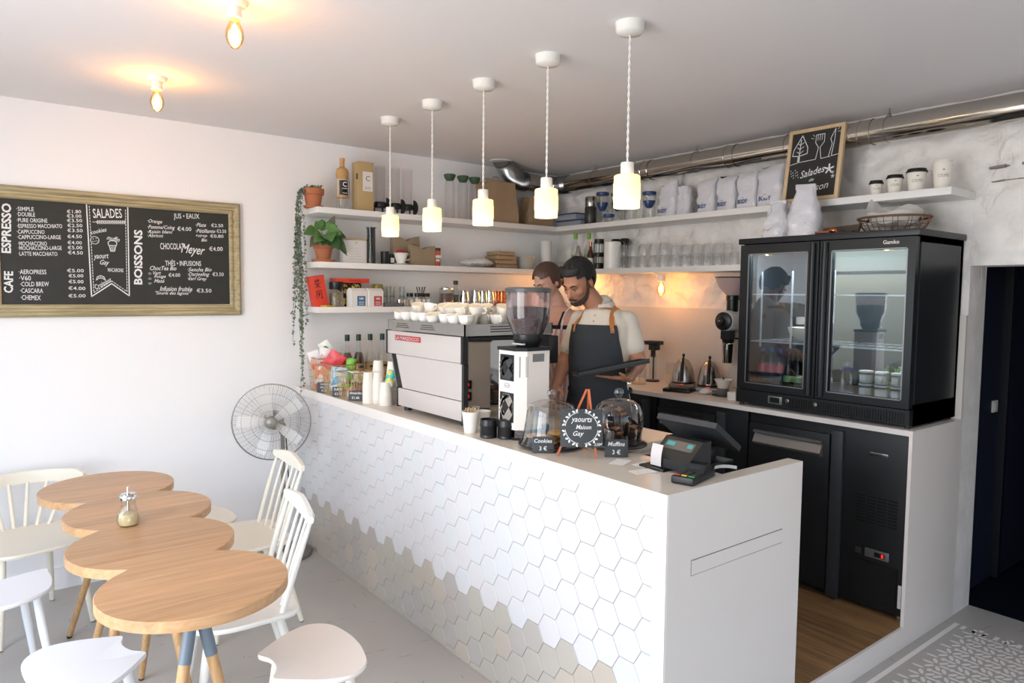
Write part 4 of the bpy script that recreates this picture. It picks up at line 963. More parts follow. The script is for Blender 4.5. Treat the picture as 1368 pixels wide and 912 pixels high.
LV = [((-.03, -.05, .17), (-.7, -.5, .1), .12, .075, lg, 1.0), ((.0, -.06, .18), (-.1, -.9, .1), .12, .08, lg, 1.1), ((-.05, 0, .20), (-.9, -.2, .2), .12, .06, lg, .8), ((.02, -.04, .20), (.5, -.6, .3), .12, .075, lg, .9),
 ((.04, -.02, .19), (.9, -.3, .2), .13, .06, lgd, .7), ((.05, -.04, .16), (.6, -.5, -.3), .12, .05, lgd, 1.0), ((0, .02, .21), (.1, .2, .9), .10, .06, lg, .1), ((.04, 0, .22), (.35, -.1, .9), .12, .035, lbr, .05),
 ((-.05, -.04, .15), (-.8, -.4, -.2), .10, .05, lbr, .8), ((.02, -.05, .15), (.3, -.8, -.2), .11, .07, lgd, .9), ((-.02, -.05, .15), (-.4, -.8, -.1), .10, .07, lgd, .8), ((-.02, .0, .22), (-.4, -.1, .7), .09, .055, lg, .4), ((.07, -.02, .14), (.8, -.3, -.6), .12, .035, lgd, .6), ((.02, -.02, .22), (.6, -.2, .5), .10, .06, lg, .6)]
sm_ = MB()
for (p, d_, L_, w, m, dr) in LV: s__ = big_leaf(p, d_, L_, w, m, t, dr); sm_.add(s__.v, s__.f)
put('leaf_stems', sm_, lg, t, kind='stuff'); put('soil', MB().cyl((0, 0, .093), .055, .008), MATS['potting_soil'], t)
t = on('coffee_box', 'white flat box with tan lid edge behind the green plant', 'box', -1.998, -.14, Z2)
put('carton', rbox(MB(), -.085, -.03, 0, .085, .03, .158, .002), paper, t); put('lid_edge', MB().box(-.086, -.031, .158, .086, .031, .168), card, t, smooth=False)
b_ = MB()
for k in range(5): b_.box(-.04, -.0312, .03+.018*k, .05, -.0305, .0315+.018*k)
b_.prism([(-.012, 0), (0, -.016), (.012, 0), (0, -.006)], 0, .0008, Matrix.Translation((.01, -.031, .15)) @ Matrix.Rotation(PI/2, 4, 'X')); put('print', b_, mat('pale_print', '#b8b2ac', .8), t, smooth=False)
t = on('plunger_brewer', 'smoked plastic plunger coffee press tube with flange', 'coffee maker', -1.878, -.17, Z2)
put('tube', MB().lathe([(.029, .0), (.029, .245), (.036, .247), (.036, .252)], n=24, cap=False), g_smoke, t); put('plunger', MB().cyl((0, 0, .003), .026, .12), mat('smoked_plunger', '#35352f', .35), t)
t = on('canister', 'black cylinder canister left of the white cup dripper', 'canister', -1.772, -.17, Z2)
put('body', MB().lathe([(.028, 0), (.03, .004), (.03, .088), (.026, .092), (0, .092)], n=24), blackm, t)
t = on('jar', 'small black jar with pale label beside the black canister', 'jar', -1.712, -.14, Z2)
put('body', MB().lathe([(.024, 0), (.026, .004), (.026, .075), (0, .08)], n=20), black, t); put('label', MB().box(-.014, -.0275, .015, .014, -.0262, .05), paper, t, smooth=False)
t = on('coffee_dripper', 'white porcelain cup dripper with handle and a crimson cloth on top', 'dripper', -1.655, -.185, Z2)
put('cup', MB().lathe([(.03, .02), (.036, .035), (.052, .082), (.055, .085), (.05, .083), (.03, .035)], n=28), porcelain, t)
put('saucer_base', MB().lathe([(.022, 0), (.05, .008), (.052, .012), (.03, .014), (.03, .022)], n=28), porcelain, t)
put('handle', MB().tube([(.045, 0, .075), (.07, 0, .078), (.082, 0, .062), (.074, 0, .044), (.04, 0, .035)], .005, 8), porcelain, t)
put('crimson_cloth', MB().ball((-.005, 0, .092), (.036, .034, .018), 14, 8), mat('crimson_cloth', '#b2323f', .7, bump=.6, bscale=60), t)
def filter_pack(label, x, y, w, h):
    t = on('filter_pack', label, 'coffee filters', x, y, Z2, 0); m = MB(); m.prism([(-w/2, 0), (w/2, 0), (w/2*1.02, h), (w*.2, h*.92), (0, h*.80), (-w*.2, h*.92), (-w/2*1.02, h)], -.03, .03, Matrix.Rotation(PI/2, 4, 'X')); put('pack', m, kraftd, t, smooth=False)
    f = MB(); f.prism([(-w*.36, h*.9), (0, h*.35), (w*.36, h*.9)], -.034, -.03, Matrix.Rotation(PI/2, 4, 'X')); 
    put('folded_flap', MB().add([(-w*.45, -.031, h*.98), (0, -.036, h*.45), (w*.45, -.031, h*.98), (0, -.0305, h*.8)], [(0, 1, 2, 3)]), kraftd, t, smooth=False)
filter_pack('tall pack of brown paper coffee filters behind the shorter pack', -1.575, -.10, .205, .215)
filter_pack('shorter pack of brown paper coffee filters beside the orange tin', -1.49, -.19, .19, .145)
t = on('drink_tin', 'orange-red tin with dark lid and pale lettering', 'tin', -1.365, -.18, Z2)
put('body', MB().lathe([(.034, 0), (.036, .004), (.036, .112)], n=24), mat('orange_red_tin', '#c8603f', .4), t); put('lid', MB().cyl((0, 0, .112), .037, .022), mat('brown_lid', '#4b3b38', .5), t)
put('label_print', MB().box(-.022, -.0375, .06, .024, -.0355, .08, Matrix.Rotation(0, 4, 'X')).box(-.02, -.0375, .035, .012, -.0355, .052), paper, t, smooth=False)
t = on('flour_sack', 'white cloth sack lying flat with dark script', 'sack', -1.0, -.18, Z2)
m = MB(); m.ball((0, 0, .038), (.15, .09, .036), 24, 12); m.v = [(x+.006*math.sin(y*60), y, max(0, z+.008*math.sin(x*22+1)*(z > .03))) for x, y, z in m.v]; put('sack_body', m, mat('white_cloth', '#d9d5d2', .85, bump=.3, bscale=30), t)
b_ = MB(); add_text(b_, 'Ateliers du Nord', (.0, -.0925, .022), w=.24, h=.02, shear=.3); put('script_print', b_, darkg, t, smooth=False)
t = on('paper_sack_pile', 'pile of folded brown paper sacks', 'paper sacks', -.735, -.13, Z2)
for k in range(4): put('folded_sack', rbox(MB(), -.11+.01*k, -.085, .002+.034*k, .11-.008*k, .085, .034+.034*k, .008, Matrix.Rotation(.06*(-1)**k, 4, 'Z')), kraft, t)
def round_stack(name, label, cat, x, y, z, n, r, dz, m, part, group=None):
    for k in range(n):
        o = put(name, MB().lathe([(r*.55, 0), (r*.6, .002), (r*.95, .012), (r, .014), (r*.96, .015), (r*.6, .006), (0, .005)], n=32), m, label=label.format(ORD[k] if k < n-1 else 'topmost'), cat=cat, group=group, loc=(x, y, z+k*dz))
ORD = ['lowest', 'second lowest', 'third from the bottom', 'fourth from the bottom', 'fifth from the bottom', 'sixth from the bottom', 'seventh from the bottom', 'eighth from the bottom', 'ninth']
round_stack('plate', '{} plate of the white stack on the middle left shelf', 'plate', -.51, -.17, Z2, 8, .086, .0125, porcelain, None, 'stacked white plates')
t = on('paper_roll', 'tall white cylinder roll next to the plate stack', 'roll', -.292, -.17, Z2); put('roll', MB().lathe([(.043, 0), (.045, .003), (.045, .235), (.043, .24), (.015, .24), (.015, .2), (0, .2)], n=28), paper, t)
t = on('glass_bowl', 'shallow clear glass bowl in the shelf corner above the people', 'bowl', -.16, -.20, Z2); put('bowl', MB().lathe([(.03, 0), (.05, .02), (.075, .065), (.078, .068)], n=28), g_green, t)
t = on('glass_tumbler', 'slim clear glass in the shelf corner', 'glass', -.10, -.34, Z2); put('glass', MB().lathe([(.02, 0), (.024, .003), (.026, .13)], n=20), g_green, t)
# -- lowest shelf
def box_item(name, label, x, y, z, w, d, h, m, rz=0, cat='box'):
    t = on(name, label, cat, x, y, z, rz); put('carton', rbox(MB(), -w/2, -d/2, 0, w/2, d/2, h, .002), m, t); return t
t = thing('tea_box', 'upright red tea box leaning left with dark brush characters', 'box', (-2.262, -.20, Z3+.004)); t.rotation_euler = (0, math.radians(-10), 0)
put('carton', rbox(MB(), -.05, -.03, 0, .05, .03, .20, .002), red_m, t)
b_ = MB(); c0 = (-.004, -.0308, 0)
for (ps) in ([(-.018, .165), (.018, .17)], [(-.008, .178), (-.01, .155)], [(.008, .18), (.007, .158)], [(-.02, .150), (0, .143), (.02, .152)], [(0, .156), (0, .122)], [(-.016, .126), (-.004, .136)], [(.016, .124), (.004, .136)], [(-.016, .10), (-.018, .052)], [(-.016, .10), (.016, .104), (.017, .05), (.008, .056)], [(-.008, .09), (.008, .09)], [(-.008, .076), (.01, .078)], [(0, .092), (-.002, .062)]): stroke(b_, ps, .0045, c0)
put('brush_characters', b_, black, t, smooth=False)
put('tea_sachets', rbox(MB(), -.055, -.09, .0, .03, -.04, .010, .003, Matrix.Rotation(.5, 4, 'Z')), mat('yellow_sachet', '#cdb63f', .5), None, label='yellow and pink sachets lying at the left end of the lowest shelf', cat='sachets', loc=(-2.25, -.18, Z3))
def jar_item(name, label, x, y, z, r, h, lid_h, gm, lm, fill=None, cat='jar', group=None):
    t = on(name, label, cat, x, y, z, 0, group)
    put('body', MB().lathe([(r*.9, 0), (r, .004), (r, h-lid_h-.008), (r*.92, h-lid_h)], n=24), gm, t)
    put('lid', MB().lathe([(r*.97, h-lid_h), (r, h-lid_h+.002), (r, h-.002), (r*.96, h), (0, h)], n=24), lm, t)
    if fill: put('contents', MB().cyl((0, 0, .004), r*.93, (h-lid_h)*.75), fill, t)
    return t
jar_item('tea_jar', 'glass jar with tall black lid and pale tea, beside the red box', -2.15, -.20, Z3, .047, .165, .05, g_clear, black, mat('pale_tea', '#8d8268', .9, bump=.8, bscale=200, var=.4, vscale=90))
gold = mat('gold_black_speckle', '#8d7431', .35, metal=.3)
n = gold.node_tree.nodes; L = gold.node_tree.links; vv = n.new('ShaderNodeTexVoronoi'); vv.inputs['Scale'].default_value = 75; tco = n.new('ShaderNodeTexCoord'); L.new(tco.outputs['Object'], vv.inputs['Vector']); cr_ = n.new('ShaderNodeValToRGB'); cr_.color_ramp.interpolation = 'CONSTANT'
cr_.color_ramp.elements[0].color = lin('#15130f'); cr_.color_ramp.elements[1].color = lin('#c9ae58'); cr_.color_ramp.elements[1].position = .42; sp_ = n.new('ShaderNodeSeparateColor'); L.new(vv.outputs['Color'], sp_.inputs[0]); L.new(sp_.outputs[0], cr_.inputs[0]); L.new(cr_.outputs[0], n['Principled BSDF'].inputs['Base Color'])
for x, w_ in ((-2.075, 'left'), (-1.985, 'right')): t = jar_item('tea_tin', w_+' gold-speckled black tin under the flat red box', x, -.14, Z3, .042, .16, .045, gold, gold, None, 'tin', 'gold-speckled tins')
t = box_item('tea_box', 'flat red box lying across the speckled tins', -2.035, -.16, Z3+.16, .235, .12, .03, red_m); b_ = MB(); b_.box(-.03, -.0608, .009, .06, -.0602, .012).box(-.03, -.0608, .016, .05, -.0602, .019); put('print', b_, mat('dark_red_print', '#7c2a20', .6), t, smooth=False)
def milk_carton(label, x, col, txt):
    t = on('tea_carton', label, 'carton', x, -.235, Z3, .12); m = MB(); w, d, h = .115, .07, .105
    m.hexa([(-w/2, -d/2, 0), (w/2, -d/2, 0), (w/2, d/2, 0), (-w/2, d/2, 0)], [(-w/2, -d/2, h), (w/2, -d/2, h), (w/2, d/2, h), (-w/2, d/2, h)]); m.hexa([(-w/2, -d/2, h), (w/2, -d/2, h), (w/2, d/2, h), (-w/2, d/2, h)], [(-w/2, -.012, h+.02), (w/2, -.012, h+.02), (w/2, .012, h+.02), (-w/2, .012, h+.02)])
    put('carton', m, paper, t, smooth=False); put('label', MB().box(-.018, -d/2-.001, .006, .045, -d/2-.0002, .072), mat('label_'+txt, col, .5), t, smooth=False)
    b_ = MB(); add_text(b_, 'b&b', (.014, -d/2-.0016, .056), h=.017, bold=.03)
    for k in range(3): b_.box(-.008, -d/2-.0018, .014+.009*k, .034, -d/2-.0012, .017+.009*k)
    put('label_print', b_, paper, t, smooth=False); return t
milk_carton('white tea carton with blue label', -2.018, '#2a6c9e', 'blue'); milk_carton('white tea carton with red label', -1.895, '#c23a45', 'red')
t = on('tea_tin', 'olive and gold patterned round tin behind the red-label carton', 'tin', -1.806, -.12, Z3)
for k in range(3): put('tin_section', MB().lathe([(.036, .052*k+.001), (.038, .052*k+.004), (.038, .052*k+.048), (.036, .052*k+.051), (0, .052*k+.051)], n=24), mat('olive_tin%d' % k, '#a49a4d', .4, metal=.3, var=.35, vscale=70), t)
t = on('tray', 'low grey tray on the lowest left shelf', 'tray', -1.765, -.235, Z3); m = MB(); m.box(-.075, -.05, 0, .075, .05, .004).box(-.075, -.05, 0, .075, -.046, .026).box(-.075, .046, 0, .075, .05, .026).box(-.075, -.05, 0, -.071, .05, .026).box(.071, -.05, 0, .075, .05, .026); put('tray_body', m, greym, t, smooth=False)
g0 = None
def glass_proto(name, label, cat, x, y, z, r, h, group, gm=g_green, rb=.85):
    t = on(name, label, cat, x, y, z, 0, group); put('tumbler', MB().lathe([(r*rb*.3, .002), (r*rb, 0), (r, h), (r*.94, h), (r*rb*.9, .008), (0, .007)], n=20, cap=False), gm, t); return t
k = 0
for i, (x, y) in enumerate(((-1.745, -.12), (-1.69, -.12), (-1.60, -.10))):
    for lv_ in (0, 1):
        lab = ('lower' if lv_ == 0 else 'upper')+' small glass of the '+('left', 'middle', 'right')[i]+' stacked pair behind the grey tray'
        if g0 is None: g0 = glass_proto('small_glass', lab, 'glass', x, y, Z3, .021, .075, 'small stacked glasses on the lowest shelf', g_clear)
        else: dup(g0, (x, y, Z3+.066*lv_), 0, lab)
c0 = None
for i, x in enumerate((-1.70, -1.652, -1.62)):
    lab = 'small steel cup, '+('left', 'middle', 'right')[i]+' of three beside the spice jars'
    if c0 is None: c0 = on('steel_cup', lab, 'cup', x, -.25, Z3, 0, 'small steel cups'); put('cup', MB().lathe([(.018, 0), (.022, .004), (.023, .048), (.021, .048), (.02, .006), (0, .005)], n=20), chrome, c0)
    else: dup(c0, (x, -.25+.02*i, Z3), 0, lab)
spice = mat('pale_spice', '#cfc6b8', .9, var=.2, vscale=60); s0 = None
for i, (x, y) in enumerate(((-1.592, -.20), (-1.545, -.23), (-1.497, -.21), (-1.452, -.20))):
    lab = 'small spice jar with black lid, '+('leftmost of four', 'second from left', 'third from left', 'rightmost of four')[i]
    if s0 is None:
        s0 = jar_item('spice_jar', lab, x, y, Z3, .023, .095, .026, g_clear, black, spice, 'jar', 'black-lidded spice jars'); put('label', MB().box(-.012, -.0245, .015, .012, -.0232, .05), paper, s0, smooth=False)
    else: dup(s0, (x, y, Z3), 0, lab)
t = on('spoon_glass', 'glass holding black-handled spoons behind the spice jars', 'glass', -1.455, -.12, Z3); put('glass', MB().lathe([(.032, 0), (.034, .12)], n=20), g_clear, t)
for i, (a, b) in enumerate(((-.02, -.035), (-.005, -.012), (.008, .014), (.018, .036))): put('spoon', MB().tube([(a*.5, 0, .01), (a, 0, .09), (b, 0, .14)], [.002, .003, .005], 6), black, t)
t = jar_item('storage_jar', 'glass jar of brown powder with polished metal lid', -1.27, -.18, Z3, .056, .135, .014, g_clear, chrome, mat('brown_powder', '#6b4f44', .9)); put('lid_knob', MB().ball((0, 0, .138), (.016, .016, .006), 12, 6), chrome, t)
t = on('oil_bottle', 'square glass oil bottle with black cap and dark green contents', 'bottle', -1.182, -.17, Z3)
put('body', MB().lathe([(.026, 0), (.028, .004), (.028, .11), (.012, .135), (.012, .165)], n=4 if False else 20), g_clear, t); put('oil', MB().cyl((0, 0, .005), .0265, .08), mat('dark_oil', '#3f4a33', .3), t); put('cap', MB().lathe([(.015, .16), (.018, .163), (.018, .19), (0, .192)], n=20), black, t)
def pitcher(label, x, m, h=.115, r=.04, proto=None):
    t = on('milk_jug', label, 'jug', x, -.17, Z3, 1.1, 'metal milk jugs'); put('body', MB().lathe([(r*.96, 0), (r, .004), (r, h*.45), (r*.8, h*.85), (r*.84, h), (r*.80, h), (r*.76, h*.85), (r*.94, h*.4), (0, .01)], n=28), m, t)
    put('handle', MB().tube([(r*.8, 0, h*.88), (r*1.45, 0, h*.88), (r*1.5, 0, h*.5), (r*.98, 0, h*.2)], .0045, 8), m, t); put('spout', MB().add([(-r*.75, -.012, h), (-r*1.1, 0, h*1.03), (-r*.75, .012, h), (-r*.8, 0, h*.82)], [(0, 1, 3), (1, 2, 3)]), m, t); return t
for i, x in enumerate((-1.105, -1.0, -.93, -.865)): pitcher('polished steel milk jug, '+('first after the oil bottle', 'second after the oil bottle', 'third after the oil bottle', 'beside the copper jugs')[i], x, chrome, .115+.004*(i % 2))
for i, x in enumerate((-.805, -.745)): pitcher('copper milk jug, '+('left', 'right')[i]+' one', x, copper, .115, .036)
round_stack('bowl', '{} pale bowl seen above the bean hopper', 'bowl', -.60, -.18, Z3+.10, 3, .10, .014, porcelain, None, 'pale bowls above the bean hopper')
put('storage_tub', MB().lathe([(.09, 0), (.105, .004), (.11, .098), (.0, .098)], n=28), white, label='white round tub carrying the pale bowls behind the hopper', cat='tub', loc=(-.60, -.18, Z3))

# ================================================================ SHELF GOODS, stone wall (items face -x)
RB = -PI/2
def onb(name, label, cat, y, z, x=-.17, rz=RB, group=None): return thing(name, label, cat, (x, y, z), rz, group)
clearp = glass('frosted_tub', '#cfd3dc', .7, .2, dens=.45)
for i, (dz, w) in enumerate(((0, .30), (.056, .24))):
    t = onb('food_box', ('lower', 'upper')[i]+' translucent lidded food box with blue rim in the shelf corner', 'food box', -.36+.03*i, Z1+dz, -.16, RB, 'translucent food boxes')
    put('tub', rbox(MB(), -w/2, -.07, 0, w/2, .07, .045, .006), clearp, t); put('lid', rbox(MB(), -w/2-.004, -.074, .045, w/2+.004, .074, .053, .003), blue_p, t)
t = onb('vacuum_flask', 'dark cylinder canister with steel top beside the blue-lidded jars', 'canister', -.562, Z1)
put('body', MB().lathe([(.045, 0), (.047, .003), (.047, .14), (.044, .145)], n=24), mat('olive_black', '#3b3933', .35), t); put('top', MB().lathe([(.044, .145), (.046, .15), (.046, .215), (.04, .225), (0, .225)], n=24), steel, t)
def blue_jar(label, y, r, h, fun, x=-.17):
    t = onb('preserving_jar', label, 'jar', y, Z1, x, RB, 'blue-lidded jars'); put('body', MB().lathe([(r*.9, 0), (r, .004), (r, h*.45), (r*.9, h*.5), (r, h*.55), (r, h-.02)], n=24), g_clear, t)
    put('base_ring', MB().cyl((0, 0, 0), r*.98, .008), blue_p, t); put('lid', MB().lathe([(r*1.03, h-.022), (r*1.06, h-.018), (r*1.06, h-.003), (r, h), (0, h)], n=24), blue_p, t)
    if fun:
        put('funnel', MB().lathe([(r*.3, h*.42), (r*.55, h*.46), (r*.98, h*.68), (r*.9, h*.68), (r*.5, h*.5)], n=20), blue_p, t); put('stirrer', MB().tube([(0, 0, h*.5), (-r*.5, -.01, h*.9)], .004, 6), brass, t)
    return t
blue_jar('tall blue-lidded jar with funnel, just behind the nearest pendant, left side', -.69, .047, .245, True)
blue_jar('small blue-lidded jar behind the nearest pendant', -.83, .04, .062, False, -.24)
blue_jar('tall blue-lidded jar hidden partly by the nearest pendant', -.80, .045, .235, True, -.12)
blue_jar('tall clear jar with blue base behind the nearest pendant', -.985, .048, .225, False)
blue_jar('blue-lidded jar with funnel right of the nearest pendant', -1.165, .047, .20, True)
def foil_bag(label, y, w, d, h, txt=None, rnd=0, x=-.15, peak=0):
    t = onb('foil_bag', label, 'bag', y, Z1, x, RB, 'white foil bags on the top shelf'); m = MB(); rr = random.Random(int(abs(y)*1000)); NU_, NV_ = 20, 12; vs = []; fs = []
    for j in range(NV_+1):
        v = j/NV_
        for i in range(NU_):
            a = 2*PI*i/NU_; ex = .35 if not rnd else .8; cx_ = math.copysign(abs(math.cos(a))**ex, math.cos(a)); cy_ = math.copysign(abs(math.sin(a))**ex, math.sin(a))
            s = 1-(rnd*.5*max(0, v-.55)**1.4*2.2); ty = 1-(.5*max(0, v-.8)/.2 if not rnd else .3*v); nz = .006*noise.noise(Vector((cx_*3+y*9, cy_*3, v*6)))
            vs.append((cx_*w/2*s+nz*1.5, cy_*d/2*ty+nz*2, h*v+(.012*noise.noise(Vector((a*2, y*5, 1))) if j == NV_ else 0)+peak*max(0, v-.7)*max(0, cx_)))
    for j in range(NV_):
        for i in range(NU_): k = (i+1) % NU_; fs.append((j*NU_+i, j*NU_+k, (j+1)*NU_+k, (j+1)*NU_+i))
    fs += [tuple(range(NU_-1, -1, -1)), tuple(NV_*NU_+i for i in range(NU_))]
    put('pouch', m.add(vs, fs), foil, t)
    if txt:
        b_ = MB(); add_text(b_, txt, (-w*.12, -d/2-.004, h*.22), w=w*.5, h=.028, bold=.03, shear=.1); b_.box(-w*.17, -d/2-.0045, h*.22+.022, -w*.07, -d/2-.0038, h*.22+.0245); put('blue_print', b_, blue_p, t, smooth=False)
    return t
foil_bag('crumpled white bag with blue print, right of the blue-lidded jars', -1.335, .165, .10, .225, 'BODY', .3, peak=.12)
foil_bag('rounded plain white bag between two printed bags', -1.485, .115, .09, .205, None, .9, -.17)
foil_bag('white block bag with blue print, farthest of the row of four', -1.68, .135, .12, .225, 'BODY')
foil_bag('white block bag with blue print, second of the row of four', -1.835, .14, .12, .225, 'BODY')
foil_bag('white block bag with blue print, third of the row of four', -1.99, .145, .12, .235, 'BODY')
foil_bag('big shiny white bag with blue print beside the small chalkboard', -2.16, .17, .15, .245, 'BODY', peak=.04)
foil_bag('white bag half hidden behind the small chalkboard', -2.30, .10, .12, .225, None, 0, -.13)
# small chalkboard leaning on the duct
t = thing('chalkboard_sign', 'small pine-framed chalkboard with tree, fork and knife drawings leaning on the duct', 'chalkboard', (-.285, -2.462, Z1+.002), RB); t.rotation_euler = (math.radians(-8.5), 0, RB)
w, h = .335, .425
put('slate', MB().box(-w/2+.015, -.003, .015, w/2-.015, .008, h-.015), slate, t, smooth=False)
for (x0, z0, x1, z1) in ((-w/2, 0, -w/2+.022, h), (w/2-.022, 0, w/2, h), (-w/2+.022, 0, w/2-.022, .02), (-w/2+.022, h-.02, w/2-.022, h)): put('frame_rail', rbox(MB(), x0, -.010, z0, x1, .012, z1, .0015), pine, t)
b_ = MB(); cc = (0, -.0036, 0)
gz = .235
stroke(b_, [(-.145, gz-.012), (-.10, gz-.004), (-.10, gz+.03)], .0035, cc); stroke(b_, [(-.09, gz+.03), (-.09, gz-.002), (.01, gz+.003), (.02, gz+.07), (.0, gz+.10), (.0, gz+.145)], .0035, cc)
stroke(b_, [(-.095, gz+.035), (-.135, gz+.04), (-.13, gz+.075), (-.085, gz+.155), (-.045, gz+.08), (-.045, gz+.045), (-.095, gz+.035)], .0045, cc)
stroke(b_, [(-.095, gz+.0), (-.09, gz+.13)], .005, cc)
for dz in (.05, .075, .1): stroke(b_, [(-.11, gz+dz+.012), (-.092, gz+dz), (-.07, gz+dz+.014)], .0035, cc)
stroke(b_, [(.05, gz+.145), (.052, gz+.10), (.03, gz+.07), (.042, gz+.003), (.095, gz+.008)], .0035, cc); stroke(b_, [(.0, gz+.145), (.05, gz+.145)], .0035, cc)
for k in range(3): stroke(b_, [(.011+.013*k, gz+.147), (.012+.012*k, gz+.112)], .003, cc)
stroke(b_, [(.085, gz+.008), (.10, gz+.08), (.088, gz+.11), (.112, gz+.165), (.112, gz+.10), (.102, gz+.01), (.15, gz+.016)], .0035, cc)
for (p, q_) in (((-.03, gz+.13), (-.012, gz+.125)), ((-.02, gz+.148), (-.01, gz+.138)), ((.125, gz+.155), (.135, gz+.17)), ((.125, gz+.145), (.15, gz+.145))): stroke(b_, [p, q_], .0025, cc)
def star(x, z, r): 
    for k in range(5): a = PI/2+2*PI*k/5; stroke(b_, [(x, z), (x+r*math.cos(a), z+r*math.sin(a))], r*.35, cc)
star(.098, .172, .026); star(.122, .15, .008); star(.124, .128, .010)
for i in range(12): star(-.135+.014*(i % 4)+.004*(i//4), .188-.016*(i//4)-(.012 if i % 2 else 0), .004)
put('chalk_drawing', b_, chalk, t, smooth=False)
for s, x, z, w_, h_, an in (('Salades', .0, .168, .15, .042, .16), ('de', .0, .122, .03, .018, .1), ('Saison', .035, .075, .14, .042, .14)):
    b2 = MB(); add_text(b2, s, (x, -.0038, z), w=w_, h=h_, shear=.4, ang=an, bold=.005); put('chalk_lettering', b2, chalk, t, smooth=False)
# paper cups
def paper_cup(label, x, y, z, r, h, lidm, rz, group, print_=True, lid=True):
    t = thing('paper_cup', label, 'paper cup', (x, y, z), rz, group); hb = h-(.012 if lid else 0)
    put('cup', MB().lathe([(r*.70, 0), (r*.70, .003), (r*.94, hb), (r*.96, hb), (r*.9, hb), (r*.66, .006), (0, .006)], n=28), cuppaper, t)
    if lid: put('lid', MB().lathe([(r, hb-.006), (r*1.02, hb-.002), (r*1.0, hb+.003), (r*.92, hb+.004), (r*.88, hb+.014), (r*.78, hb+.014), (r*.76, hb+.009), (0, hb+.009)], n=28), lidm, t)
    if print_:
        b_ = MB(); add_text(b_, 'COUPES', (0, 0, 0), w=r*1.05, h=r*.30)
        rr_ = lambda z: r*.70+(r*.24)*(z/hb)+.0006
        vs = []
        for (x_, y_, z_) in b_.v: zz = z_+h*.48; R_ = rr_(zz); vs.append((R_*math.sin(x_/R_), -R_*math.cos(x_/R_), zz))
        b_.v = vs; m2 = MB(); m2.box(-r*.1, -rr_(h*.7)-.0004, h*.66, r*.1, -rr_(h*.66)+.0004, h*.70); b_.add(m2.v, m2.f); put('cup_print', b_, mat('cup_ink', '#8e8a90', .7), t, smooth=False)
    return t
gq = 'sample paper cups on the top shelf'
paper_cup('smallest sample paper cup with black lid', -.20, -2.795, Z1, .036, .082, black, RB+.5, gq); paper_cup('second smallest sample paper cup with black lid', -.20, -2.892, Z1, .042, .1, black, RB+.5, gq)
paper_cup('large sample paper cup with black lid', -.20, -3.0, Z1, .050, .118, black, RB+.5, gq); paper_cup('tallest sample paper cup with white lid, at the end of the shelf', -.20, -3.122, Z1, .048, .142, cuppaper, RB+.5, gq)
# -- middle shelf, stone wall
def wine(label, y, x, gm, cap, h, r, lab=None, fill=None, name='bottle', group=None):
    t = onb(name, label, 'bottle', y, Z2, x, RB, group); put('body', MB().lathe([(r*.9, 0), (r, .005), (r, h*.55), (r*.42, h*.74), (r*.38, h*.86)], n=24), gm, t)
    put('cap', MB().lathe([(r*.42, h*.84), (r*.44, h*.85), (r*.44, h), (0, h)], n=16), cap, t)
    if lab: put('label', MB().lathe([(r*1.012, h*.12), (r*1.012, h*.42)], n=24, cap=False), lab, t)
    if fill: put('contents', MB().cyl((0, 0, .004), r*.94, h*.5), fill, t)
    return t
ylab = mat('yellow_green_label', '#a8b454', .6)
wine('clear syrup bottle with lime green cap, left of two', -.392, -.17, g_clear, lime, .30, .036, ylab, None, 'bottle', 'lime-capped syrup bottles'); wine('clear syrup bottle with lime green cap, right of two', -.505, -.13, g_clear, lime, .295, .036, ylab, None, 'bottle', 'lime-capped syrup bottles')
t = onb('cocktail_shaker', 'small steel shaker between the lime-capped bottles', 'shaker', -.49, Z2, -.23); put('body', MB().lathe([(.028, 0), (.033, .004), (.03, .12), (.018, .15), (.016, .175), (.008, .19), (0, .192)], n=24), chrome, t)
wine('small brown bottle with copper neck', -.597, -.2, mat('brown_bottle', '#4a2b20', .3), copper, .215, .026, paper)
t = onb('black_press', 'black coffee press with glass sides, left of the white canister', 'coffee maker', -.672, Z2, -.18); put('glass', MB().lathe([(.036, .03), (.036, .2)], n=20, cap=False), g_clear, t); put('holder', MB().lathe([(.038, 0), (.039, .03), (.039, .045), (.038, .05)], n=20), black, t); put('band', MB().lathe([(.039, .1), (.039, .13)], n=20, cap=False), black, t); put('lid', MB().cyl((0, 0, .2), .038, .035), black, t)
for a in (-.8, .8, 2.4, -2.4): put('strut', MB().tube([(.039*math.cos(a), .039*math.sin(a), .02), (.039*math.cos(a), .039*math.sin(a), .21)], .003, 6), black, t)
for i, y in enumerate((-.765, -.858)):
    t = onb('black_press', ('middle', 'right')[i]+' black-lidded press behind the white canister', 'coffee maker', y, Z2, -.09); put('glass', MB().lathe([(.034, .0), (.034, .2)], n=20), g_smoke, t); put('lid', MB().lathe([(.037, .2), (.037, .225), (.03, .235), (0, .235)], n=20), black, t)
t = onb('canister', 'tall white enamel canister between the presses and the glasses', 'canister', -.842, Z2, -.205); put('body', MB().lathe([(.06, 0), (.064, .004), (.064, .2), (.058, .205), (.056, .2), (0, .2)], n=32), white, t)
